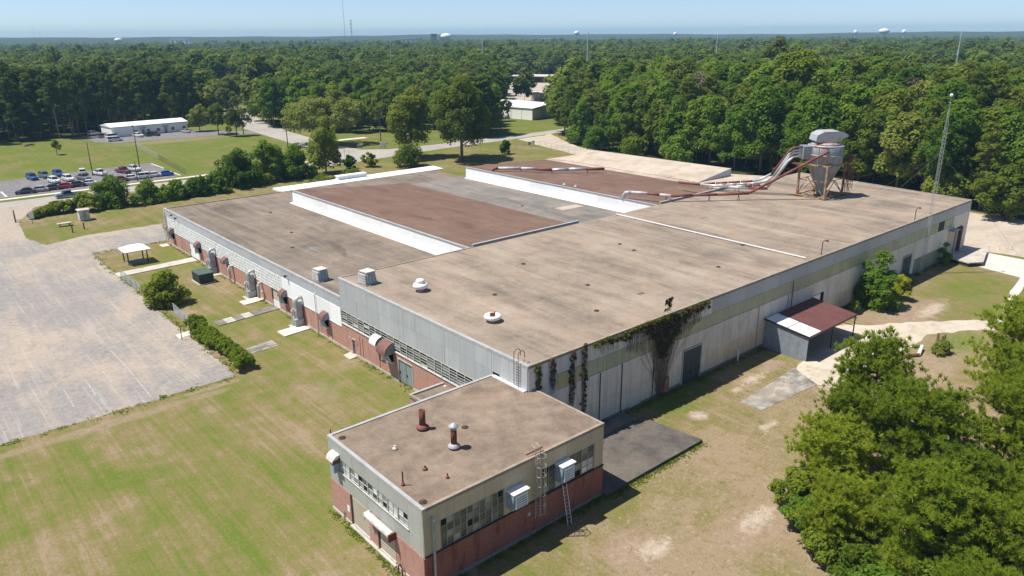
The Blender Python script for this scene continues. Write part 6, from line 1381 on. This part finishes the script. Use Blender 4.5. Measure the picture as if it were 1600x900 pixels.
# loose pale trees in the clearing past the pines
PA = make_tree('pale_tree', 'pale thin-crowned tree in the sandy clearing past the dark pines', 'tree', 'pale trees of the sandy clearing', 18, 4.2, 6, 40, 60, 1.6, .55, 'leaf_pale', seed=401)
for k, (x, y) in enumerate([q for q in scatter([(84, 330), (92, 312), (100, 330), (112, 366), (180, 400), (200, 470), (110, 480), (96, 420)], 12.5, R_t, .45) if 285 < az_px(*q) < 400][:26]):
    place(PA, x, y, R_t.uniform(.75, 1.1), R_t.uniform(0, 6.28))
for k, (x, y, s, lab) in enumerate(((98, 322, .75, 'pale bushy tree at the bend of the cross road, next to the dark pines'), (97, 345, .8, 'second pale bushy tree at the bend of the cross road'))): place(PA, x, y, s, k, lab, 'pale trees of the sandy clearing')
# the rest of the wood to the horizon: one mass, carried by points that repeat four crowns of the middle wood
def add_ring(d0, d1, gap, s0, s1):
    a0 = YAW-.66; r = d0
    while r < d1:
        n = int(r*1.32/gap)
        for k in range(n):
            a = a0+1.32*(k+R_t.uniform(-.4, .4))/n; rr = r+R_t.uniform(-.45, .45)*gap
            x, y = CAM[0]+rr*math.cos(a), CAM[1]+rr*math.sin(a)
            if not sees(x, y) or open_view(x, y) or near_line(x, y, 8): continue
            if inside(x, y, WOOD) or inside(x, y, MID) or inside(x, y, PINES): continue
            if x < 142 and y < 330: continue
            if x < 260 and y < 300 and 780 < az_px(x, y) < 870: continue
            if 95 < x < 215 and 325 < y < 480 and 285 < az_px(x, y) < 400: continue
            s = R_t.uniform(s0, s1)
            p = az_px(x, y)
            if 1425 < p < 1555 and 380 < rr < 640: s *= .6
            if R_t.random() < .04: s *= 1.25
            far_pts.append((x, y, s))
        r += gap*.88
add_ring(300, 900, 8.5, .9, 1.25); add_ring(900, 1900, 12, .85, 1.15); add_ring(1900, 3000, 17, .72, .98)
fp_ = np.array(far_pts); NPT = len(fp_)
me = bpy.data.meshes.new('far_wood'); me.vertices.add(NPT); me.vertices.foreach_set('co', np.c_[fp_[:, :2], np.zeros(NPT)].astype(np.float32).ravel())
for nm, ty, arr in (('scl', 'FLOAT_VECTOR', np.c_[fp_[:, 2]*G_.uniform(.9, 1.2, NPT), fp_[:, 2]*G_.uniform(.9, 1.2, NPT), fp_[:, 2]]), ('rot', 'FLOAT_VECTOR', np.c_[np.zeros((NPT, 2)), G_.random(NPT)*6.28]), ('pick', 'INT', G_.integers(0, 4, NPT))):
    a = me.attributes.new(nm, ty, 'POINT'); a.data.foreach_set('vector' if ty == 'FLOAT_VECTOR' else 'value', np.ascontiguousarray(arr, np.float32 if ty == 'FLOAT_VECTOR' else np.int32).ravel())
fw_o = link('far_wood', me); fw_o['kind'] = 'stuff'
ng = bpy.data.node_groups.new('far_wood_nodes', 'GeometryNodeTree'); ng.interface.new_socket('Geometry', in_out='INPUT', socket_type='NodeSocketGeometry'); ng.interface.new_socket('Geometry', in_out='OUTPUT', socket_type='NodeSocketGeometry')
gi, go = ng.nodes.new('NodeGroupInput'), ng.nodes.new('NodeGroupOutput'); iop = ng.nodes.new('GeometryNodeInstanceOnPoints'); jn = ng.nodes.new('GeometryNodeJoinGeometry')
for t in LO[::-1]:
    oi = ng.nodes.new('GeometryNodeObjectInfo'); oi.transform_space = 'ORIGINAL'; oi.inputs['As Instance'].default_value = True
    oi.inputs['Object'].default_value = [c for c in t.children if c.name.startswith('crown')][0]; ng.links.new(oi.outputs['Geometry'], jn.inputs[0])
def attr(nm, dt):
    x = ng.nodes.new('GeometryNodeInputNamedAttribute'); x.data_type = dt; x.inputs['Name'].default_value = nm; return x.outputs['Attribute']
ng.links.new(gi.outputs[0], iop.inputs['Points']); ng.links.new(jn.outputs[0], iop.inputs['Instance']); iop.inputs['Pick Instance'].default_value = True
ng.links.new(attr('pick', 'INT'), iop.inputs['Instance Index']); ng.links.new(attr('scl', 'FLOAT_VECTOR'), iop.inputs['Scale'])
er = ng.nodes.new('FunctionNodeEulerToRotation'); ng.links.new(attr('rot', 'FLOAT_VECTOR'), er.inputs[0]); ng.links.new(er.outputs[0], iop.inputs['Rotation'])
ng.links.new(iop.outputs[0], go.inputs[0]); md = fw_o.modifiers.new('scatter', 'NODES'); md.node_group = ng

# --- single trees and hedges between road and factory
make_tree('oak_tree', 'large dense oak with two pale trunks on the lawn behind the factory roof', 'tree', None, 26.5, 9.6, 3.0, 210, 120, 1.9, .36, 'leaf_oak', 'bark_pale', 501, (104.5, 148, 0), .55)
make_tree('oak_tree', 'tall irregular oak hung with creeper at the road junction', 'tree', None, 24, 7.0, 2, 130, 120, 1.8, .36, 'leaf_oak', 'bark', 502, (94.5, 162.0, 0), .5)
make_tree('oak_tree', 'wide spreading olive-green oak beyond the road junction', 'tree', None, 18, 11.5, 5, 150, 110, 2.0, .38, 'leaf_pale', 'bark', 503, (88, 210, 0), .5, asym=.3, top=.5)
make_tree('dark_tree', 'rounded blue-green tree standing between the two big oaks', 'tree', None, 17, 7.0, 1.0, 80, 110, 1.7, .36, 'leaf_pine', 'bark', 504, (136, 196, 0), .4)
make_tree('young_tree', 'neat round lawn tree beside the office lot, nearer the office', 'tree', None, 13, 4.2, 2.5, 44, 100, 1.3, .34, 'leaf_oak', 'bark', 505, (71.0, 269, 0), .22)
make_tree('young_tree', 'neat round lawn tree beside the office lot, nearer the road', 'tree', None, 12.5, 4.0, 2.5, 44, 100, 1.3, .34, 'leaf_oak', 'bark', 506, (74.2, 258, 0), .22)
make_tree('young_tree', 'lawn tree behind the pair beside the office lot', 'tree', None, 12, 4.0, 2.0, 40, 90, 1.3, .34, 'leaf_pale', 'bark', 507, (69.0, 285, 0), .2)
make_tree('young_tree', 'tiny crooked tree alone in the green field', 'tree', None, 5.5, 1.6, 1.4, 14, 60, .7, .25, 'leaf_oak', 'bark', 508, (9.0, 252, 0), .12)
make_tree('hedge_tree', 'two-headed dense tree of the hedgerow in front of the car park', 'tree', None, 8.2, 4.0, -4.5, 119, 110, 1.1, .26, 'leaf_wood', 'bark', 510, (0.6, 149, 0), .2, asym=.3)
make_tree('hedge_tree', 'round dense tree of the hedgerow, second from the yard entrance', 'tree', None, 5.8, 3.8, -3.2, 102, 110, 1.0, .25, 'leaf_wood', 'bark', 511, (8.8, 147.5, 0), .2)
make_tree('hedge_tree', 'pointed tree of the hedgerow between two rounder ones', 'tree', None, 5.6, 3.1, -3.1, 85, 110, 1.0, .27, 'leaf_wood', 'bark', 512, (14.6, 147.5, 0), .18)
make_tree('hedge_tree', 'middling tree of the hedgerow in front of the white kerb', 'tree', None, 5.2, 3.6, -2.9, 91, 110, 1.0, .27, 'leaf_wood', 'bark', 513, (20.2, 148, 0), .18)
make_tree('hedge_tree', 'smaller tree of the hedgerow just before the big clump', 'tree', None, 5.4, 3.4, -3.0, 91, 110, 1.0, .27, 'leaf_wood', 'bark', 514, (25.6, 149, 0), .18)
make_tree('hedge_tree', 'broad tall clump where the hedgerow grows highest behind the grey roof', 'tree', None, 10.2, 5.6, -5.6, 204, 110, 1.25, .28, 'leaf_wood', 'bark', 515, (33.5, 153, 0), .25, asym=.3)
make_tree('hedge_tree', 'broad dark clump at the shady end of the hedgerow', 'tree', None, 11.5, 5.4, -6.3, 204, 110, 1.25, .28, 'leaf_wood', 'bark', 516, (42.5, 155, 0), .25, asym=.3)
make_tree('hedge_tree', 'dense clump of the hedgerow before the slender dark tree', 'tree', None, 9.0, 5.2, -5.0, 170, 110, 1.2, .28, 'leaf_wood', 'bark', 517, (50.5, 154, 0), .25)
make_tree('hedge_tree', 'slender tall dark tree ending the hedgerow at the junction', 'tree', None, 16.5, 4.4, .3, 100, 110, 1.3, .28, 'leaf_hedge', 'bark', 518, (60, 155, 0), .25, asym=.2)
for i, (x, y, h, R, leaf, lab) in enumerate(((37.5, 112.0, 8.6, 4.2, 'leaf_hedge', 'round yellow-green tree top showing over the back edge of the grey roof'), (44.5, 111.5, 8.4, 3.6, 'leaf_hedge', 'smaller yellow-green tree top beside it over the back edge of the grey roof'), (84, 148.5, 7.0, 5.0, 'leaf_hedge', 'low spreading tree at the foot of the creeper-hung oak'),
                                             (69, 157, 4.4, 2.0, 'leaf_wood', 'dark shrub on the verge behind the white parapet'), (75, 156, 4.6, 2.0, 'leaf_hedge', 'small green shrub on the verge before the junction'), (122, 147, 5.0, 2.1, 'leaf_bright', 'small bright tree alone on the lawn beyond the biggest oak'),
                                             (-9.5, 149.5, 3.2, 2.6, 'leaf_hedge', 'low shrub of the hedgerow beside the two-headed tree'), (-12.6, 149, 2.4, 2.0, 'leaf_hedge', 'low shrub ending the hedgerow at the yard entrance'), (-5.4, 148.0, 4.6, 3.0, 'leaf_hedge', 'sloping shrub leaning on the two-headed hedgerow tree'), (-15.2, 147.3, 1.7, 1.3, 'leaf_hedge', 'lowest shrub tuft next to the yard sign'))):
    make_tree('shrub', lab, 'shrub', None, h, R, .2 if h < 8 else 2.5, int(18+R*9), 100, max(.55, R*.27), .25, leaf, 'bark', 530+i, (x, y, 0), .12)
make_tree('round_tree', 'round bushy tree between the paved lot and the factory lawn', 'tree', None, 6.0, 2.7, -1.6, 110, 120, .68, .16, 'leaf_hedge', 'bark', 540, (-11.9, 68.0, 0), .18, asym=.10)
make_tree('wall_tree', 'tall bright green tree growing against the long right-hand wall', 'tree', None, 9.0, 2.9, -2.0, 96, 120, .72, .18, 'leaf_bright', 'bark', 541, (65.8, -2.8, 0), .2, top=2.3)
make_tree('wall_shrub', 'yellow-green young tree beside the tall tree at the right-hand wall', 'tree', None, 4.4, 1.25, .2, 30, 100, .45, .15, 'leaf_yellow', 'bark', 542, (71.4, -4.2, 0), .08)
make_tree('wall_shrub', 'thin dark shrub against the wall beside the loading dock', 'shrub', None, 3.8, 1.0, .1, 20, 70, .4, .15, 'leaf_wood', 'bark', 543, (95.4, -1.2, 0), .08)
make_tree('wall_shrub', 'low shrub at the foot of the dark sliding door on the right-hand wall', 'shrub', None, 2.0, 1.0, .1, 18, 80, .4, .14, 'leaf_hedge', 'bark', 544, (80.2, -1.2, 0), .06)
make_tree('wall_shrub', 'small round weed tuft in front of the tall wall tree', 'shrub', None, 2.0, .7, .1, 14, 80, .35, .13, 'leaf_pale', 'bark', 545, (60.8, -2.2, 0), .05)
def edge_tree(i, x, y, h, R, leaf, lab): make_tree('edge_tree', lab, 'tree', None, h, R, .5, int(40+R*7), 110, 1.5, .36, leaf, 'bark', 560+i, (x, y, 0), .3)
edge_tree(0, 139.5, 3, 13, 5.5, 'leaf_oak', 'wide low tree leaning over the gravel at the right edge of the wood'); edge_tree(1, 142.5, 17, 9, 3.4, 'leaf_oak', 'smaller rounded tree at the wood edge right of the mast'); edge_tree(2, 143, 92, 9, 3.4, 'leaf_bright', 'bright low tree at the wood edge above the grey gable'); edge_tree(3, 150.5, 132, 8, 4.0, 'leaf_bright', 'bright low thicket tree at the wood edge by the gate'); edge_tree(4, 158, 148, 8, 4.2, 'leaf_bright', 'bright low thicket tree where the gravel drive bends'); edge_tree(5, 146.5, 112, 7, 3.2, 'leaf_hedge', 'low yellow-green thicket tree at the wood edge behind the far bay')
# long clipped hedge between lot and lawn
rng = np.random.default_rng(600); cl = []
for k in range(300):
    u = (k+rng.random())/300; y = 37.0+u*15.6; x = -12.3+.25*math.sin(u*5)+rng.uniform(-.95, .95); zt = 1.75-.55*((x+12.3)/.95)**2+.35*max(0, u-.8)*5
    cl.append((x, y, zt*(.25+.75*rng.random()**.4), .34+.16*rng.random()))
hedge = thing('long_hedge', 'long bright green hedge between the paved lot and the factory lawn', 'hedge', (-12.3, 45, 0))
V, F = leaves(cl, 110, .13, rng); V[:, 0] += 12.3; V[:, 1] -= 45; link('foliage', np_mesh('hedge_foliage', V, F, 'leaf_clipped'), hedge)
b = MB()
for k in range(10): b.tube([(-12.3, 37.6+k*1.6, 0), (-12.2+.1*(k % 3), 37.7+k*1.6, 1.3)], [.05, .02], 5)
b.build('stems', 'bark', hedge)
make_tree('hedge_shrub', 'taller feathery shrub at the path end of the long hedge', 'shrub', None, 3.0, 1.3, .2, 26, 110, .5, .14, 'leaf_clipped', 'bark', 601, (-12.7, 52.9, 0), .08)
# --- dying creeper on the right-hand wall
def creeper(label, blobs, loc, strands, n, size, seed, leaf='ivy'):
    rng = np.random.default_rng(seed); t = thing('creeper', label, 'creeper', loc)
    V, F = leaves(blobs, n, size, rng, squash=1.0); V -= np.array(loc); V[:, 1] = np.minimum(V[:, 1], -.10-loc[1]); 
    link('leaves', np_mesh('creeper_leaves', V, F, leaf), t)
    b = MB()
    for x0, z0, x1, z1 in strands:
        k = 5; b.tube([(x0+(x1-x0)*i/k+rng.normal()*.07, -.16-.06*rng.random(), z0+(z1-z0)*i/k) for i in range(k+1)], .016, 3, False)
    b.build('stems', 'bark_pale', t, kind='stuff'); return t
rng = np.random.default_rng(650)
top = [(x+rng.normal()*.2, -.20-.10*rng.random(), 9.42-(.9 if x > 21 or 11 < x < 14 else .45)*rng.random()**1.5, .14+.17*rng.random()) for x in np.linspace(8.2, 27.4, 150) if rng.random() < (.95 if x > 12.5 else .55)]
creeper('green fringe of creeper hanging along the roof edge of the right-hand wall', top, (18, 0, 0), [(x, 9.4, x+rng.normal()*.1, 9.4-rng.random()*1.6) for x in np.linspace(8.5, 27.3, 160)], 38, .10, 651)
body = []
for _ in range(230):
    u = rng.random()**1.25; z = 9.35-4.6*u; w = 5.6*(1-u)**1.7+.45; x = 19.4+.9*(1-u)+rng.uniform(-1, 1)*w
    body.append((x, -.20-.22*rng.random()*(1-u*.5), z, .17+.20*rng.random()))
creeper('big dark mat of withered creeper spilling over the green strip of the right-hand wall', body, (19.5, 0, 0), [(19.6+rng.normal()*1.5, 7.6-rng.random()*2.0, 19.35+rng.normal()*.42, .05+rng.random()*1.2) for _ in range(120)]+[(x, 8.9, x+rng.normal()*.25, 7.2-rng.random()*3.0*max(0, 1-abs(x-19.5)/6)) for x in np.linspace(13.6, 26.0, 150)], 24, .10, 652, 'ivy_dark')
creeper('tuft of brown creeper standing up above the roof edge', [(20.2+rng.normal()*.24, .35+rng.normal()*.15, 9.7+1.6*rng.random()**.7, .20) for _ in range(26)], (20.2, .35, 9.46), [(20.0, 9.4, 19.95, 11.0), (20.5, 9.4, 20.6, 10.9)], 45, .10, 653, 'dry_creeper')
for i, (x, z0, z1, lab) in enumerate(((1.2, 9.3, 5.6, 'thin creeper strip right at the near corner of the high wall'), (3.0, 9.3, 7.0, 'short creeper strip second from the near corner of the high wall'), (5.6, 9.4, 4.2, 'long brown creeper strip crossing the faded yellow strip of the wall'), (7.3, 9.5, 1.2, 'longest green creeper strip beside the end of the green wall strip'))):
    bl = [(x+rng.normal()*.20, -.18, z0-(z0-z1)*k/34+rng.normal()*.2, (.10+.13*rng.random())*(1.1-.5*k/34)) for k in range(35)]
    creeper(lab, bl, (x, 0, 0), [(x+rng.normal()*.25, z0, x+rng.normal()*.3, z1-rng.random()) for _ in range(18)], 18, .10, 660+i, 'ivy' if i in (0, 3) else 'ivy_dead')
bl = [(2.0+rng.normal()*.5, -.2, 7.5+rng.normal()*.9, .2) for _ in range(16)]
# --- pines close to the camera: every tuft a spray of needles
def near_pine(h, R, seed, loc, label, lean=0.0, low=.12):
    rng = np.random.default_rng(seed); P = []; D = []; br = MB()
    br.tube([(0, 0, 0), (lean*.1, 0, h*.3), (lean*.4, .05, h*.65), (lean, 0, h*.98)], [h*.017, h*.014, h*.009, .03], 8)
    z = h*low
    while z < h*.98:
        u = min(1.0, max(0.0, (z/h-low)/(1-low))); L = R*(max(0.0, 1-u**2.2)**.5*.95+.10)*(.70+.30*min(1, u*4)); nb = 5 if u < .8 else 4; a0 = rng.random()*6.28
        for k in range(nb):
            a = a0+k*6.28/nb+rng.normal()*.35; Lk = L*(.45+.65*rng.random()); rise = .05+.65*u+rng.normal()*.10
            p0 = np.array([lean*(z/h)**1.5, 0, z]); dr = unit(np.array([math.cos(a), math.sin(a), rise])); tip = p0+dr*Lk
            br.tube([p0, p0+dr*Lk*.5, tip], [.05*(1-u)+.025, .03, .012], 4, False)
            nc = max(1, int(Lk/.8))
            for j in range(nc):                                       # cushions of tufts along the outer branch
                t = 1-(j*.80+.1*rng.random())/max(Lk, .8)
                if t < .30: break
                side = np.array([-dr[1], dr[0], 0])*rng.normal()*.42*(1.2 if j else .3); c = p0+dr*Lk*t+side+np.array([0, 0, .08]); rc = .40+.20*rng.random()
                for _ in range(int(5+4*rng.random())):
                    q = rng.normal(size=3)*np.array([rc, rc, rc*.30]); P.append(c+q); D.append(unit(dr*.30+q*.9/rc*np.array([.5, .5, .2])+np.array([0, 0, .95])))
        z += h*.054*(1.15-.35*u)
    for _ in range(14): P.append(np.array([lean, 0, h*.98])+rng.normal(size=3)*.16); D.append(unit(np.array([rng.normal()*.3, rng.normal()*.3, 1])))
    P = np.array(P); D = np.array(D); K = 24; n = len(P)*K
    pi = np.repeat(P, K, 0); di = unit(np.repeat(D, K, 0)*.66+rng.normal(size=(n, 3))*.52); ln = (.26+.22*rng.random(n))[:, None]
    s = unit(np.cross(di, np.array([-.3, .2, 1.0])+rng.normal(size=(n, 3))*.45))*.045; st = pi+rng.normal(size=(n, 3))*.05
    V = np.stack([st-s, st+s, st+di*ln+s*.3, st+di*ln-s*.3], 1).reshape(-1, 3)
    t = thing('near_pine', label, 'pine', (0, 0, 0), 'pines nearest the camera'); br.build('trunk', 'bark', t); link('needles', np_mesh('needles', V, np.arange(n*4).reshape(n, 4), 'needle'), t); t.location = loc
    return t
NP = [near_pine(10.2, 4.0, 701, (27.5, -19.6, 0), 'pointed pine nearest the carport, standing apart at the front of the near clump', .2), near_pine(10.6, 5.0, 702, (47.5, -26.2, 0), 'tall broad pine at the back of the near clump, beside the small bright lawn', -.3), near_pine(9.0, 4.6, 703, (21.8, -26.4, 0), 'broad yellow-green pine in the middle of the near clump', .3)]
for i, (x, y, s, rz, pr, lab) in enumerate(((14.6, -22.2, .80, 2.2, 2, 'low spreading pine at the bare-earth edge of the near clump'), (9.0, -25.4, .62, 4.2, 2, 'short pine over the shrubs at the near edge of the clump'),
                                            (25.5, -33.0, 1.0, 5.2, 1, 'wide pine at the outer side of the near clump'), (39.0, -30.5, .98, .4, 2, 'flat-topped pine near the back of the clump'), (9.5, -31.5, .86, 1.7, 1, 'rounded pine at the foot of the picture, behind the bright shrubs'), (56.5, -27.0, 1.0, 3.6, 0, 'pine half cut off at the edge, furthest back in the clump'),
                                            (31.5, -36.5, 1.0, 4.4, 1, 'pine at the outer edge behind the wide one'), (14.6, -32.2, .88, 3.1, 0, 'tapering pine low in the near clump, before the dark gap'), (19.5, -37.0, .95, 2.8, 0, 'pine at the lower corner beside the bright broadleaf shrub'), (12.0, -36.8, .85, 5.0, 2, 'full low pine filling the very bottom corner'), (27.5, -40.0, 1.0, 2.0, 2, 'pine half hidden at the outer edge above the bottom corner'), (5.2, -36.6, .70, 1.2, 2, 'small pine cut by the bottom edge beside the feathery shrub'), (20.5, -20.8, .70, 5.6, 1, 'young pine between the pointed one and the low spreading one'))):
    dup(NP[pr], (x, y, 0), rz, s, lab)
for i, (x, y, h, R, leaf, lab) in enumerate(((12.0, -20.6, 3.6, 1.9, 'leaf_hedge', 'leafy shrub at the first corner of the near clump beside bare earth'), (9.4, -23.2, 3.2, 1.7, 'leaf_bright', 'darker leafy shrub along the bare-earth edge of the near clump'), (7.2, -25.6, 3.0, 1.6, 'leaf_hedge', 'loose yellow-green shrub along the bare-earth edge of the near clump'), (6.6, -28.4, 3.2, 1.7, 'leaf_hedge', 'low shrub at the foot of the near clump'),
                                             (4.4, -31.2, 4.4, 2.2, 'leaf_bright', 'bright broadleaf shrub at the bottom of the near clump'), (7.2, -34.2, 5.2, 2.4, 'leaf_bright', 'tall bright broadleaf shrub in the bottom corner'), (11.0, -34.2, 4.8, 2.2, 'leaf_bright', 'bright broadleaf shrub in the shade under the corner pine'), (2.2, -34.0, 4.0, 2.0, 'leaf_bright', 'bright feathery shrub cut by the bottom edge'), (17.6, -23.4, 2.4, 1.6, 'leaf_hedge', 'dark undergrowth shrub between young pine and low spreading pine'), (13.0, -26.4, 2.8, 1.8, 'leaf_hedge', 'undergrowth shrub in the dark gap of the near clump'), (55.0, -16.0, 1.7, .9, 'leaf_pale', 'pale scrubby bush beside the brown stakes'))):
    make_tree('undergrowth_shrub', lab, 'shrub', None, h, R, .1, int(26+R*12), 120, .52, .13, leaf, 'bark', 720+i, (x, y, 0), .06)
make_tree('corner_shrub', 'dark tree tip poking in at the bottom corner of the lawn', 'tree', None, 7.5, 1.8, .5, 30, 110, .6, .16, 'leaf_pine', 'bark', 740, (-39.3, -21.0, 0), .1)

# --- weeds and tufts: nobody could count them
def tufts(name, pts, m, size, n, seed, hgt=.16):
    rng = np.random.default_rng(seed); pts = np.array(pts); k = len(pts); idx = np.repeat(np.arange(k), n); c = len(idx)
    sc = np.repeat(.5+rng.random(k)*1.1, n)[:, None]; base = np.c_[pts[idx], np.full(c, .02)]+np.c_[rng.normal(size=(c, 2))*size*.6, np.zeros(c)]*sc
    d = unit(np.c_[rng.normal(size=(c, 2))*1.6, np.ones(c)]); s = unit(np.cross(d, np.array([0, 0, 1.])+rng.normal(size=(c, 3))*.4))*size*.16*sc
    tip = base+d*hgt*sc*(.6+.8*rng.random(c))[:, None]
    V = np.stack([base-s, base+s, tip+s*.2, tip-s*.2], 1).reshape(-1, 3); o = link(name, np_mesh(name, V, np.arange(c*4).reshape(c, 4), m)); o['kind'] = 'stuff'; return o
Rw = random.Random(91)
def free(x, y):
    if -18.4 < x < 1.6 and -9.4 < y < 13.6: return False
    if -.3 < x < 107.2 and -.3 < y < 105.3: return False
    if .5 < x < 15 and -9.6 < y < 0: return False
    return not (39.5 < x < 60 and -12 < y < 0)
gt_, dr_ = [], []
for _ in range(4200):
    x, y = Rw.uniform(-14, 40), Rw.uniform(-28, -2.5)
    if free(x, y): (gt_ if Rw.random() < .15 else dr_).append((x, y))
tufts('grass_tufts', gt_, 'leaf_hedge', .16, 8, 801, .05); tufts('dry_grass', dr_, 'dry', .16, 8, 802, .045)
wd = [(-13.5+Rw.gauss(0, .25), 36.5+69.5*((Rw.random()+.13*math.sin(40*Rw.random())) % 1)) for _ in range(150)]+[(Rw.uniform(-60, -14), 36.1+Rw.gauss(0, .3)) for _ in range(110)]+[(-.35+Rw.gauss(0, .12), Rw.uniform(14, 104)) for _ in range(200)]+[(Rw.uniform(1, 100), -.35-abs(Rw.gauss(0, .25))) for _ in range(420)]+[(Rw.uniform(-17.6, .7), -8.95-abs(Rw.gauss(0, .2))) for _ in range(120)]+[(-18.0-abs(Rw.gauss(0, .15)), Rw.uniform(-8.6, 5)) for _ in range(60)]+[(Rw.uniform(.8, 14.6), -9.5+Rw.gauss(0, .12)) for _ in range(110)]+[(Rw.uniform(-13.5, 3.5), 106.6+Rw.gauss(0, .3)) for _ in range(60)]
tufts('weeds', wd, 'leaf_hedge', .30, 12, 803, .16)

# ------------------------------------------------------------------ air
hz = MB().box(-6400, -6400, -1.0, 6400, 6400, 77.0).build('haze', 'white')
hz['kind'] = 'stuff'
hm = bpy.data.materials.new('haze_air'); hm.use_nodes = True; ht = hm.node_tree
ht.nodes.remove(ht.nodes['Principled BSDF']); pv = ht.nodes.new('ShaderNodeVolumePrincipled')
pv.inputs['Color'].default_value = (0.42, 0.74, 1.0, 1); pv.inputs['Density'].default_value = 0.00014; pv.inputs['Anisotropy'].default_value = 0.0
ht.links.new(pv.outputs[0], ht.nodes['Material Output'].inputs['Volume'])
hz.data.materials.clear(); hz.data.materials.append(hm)
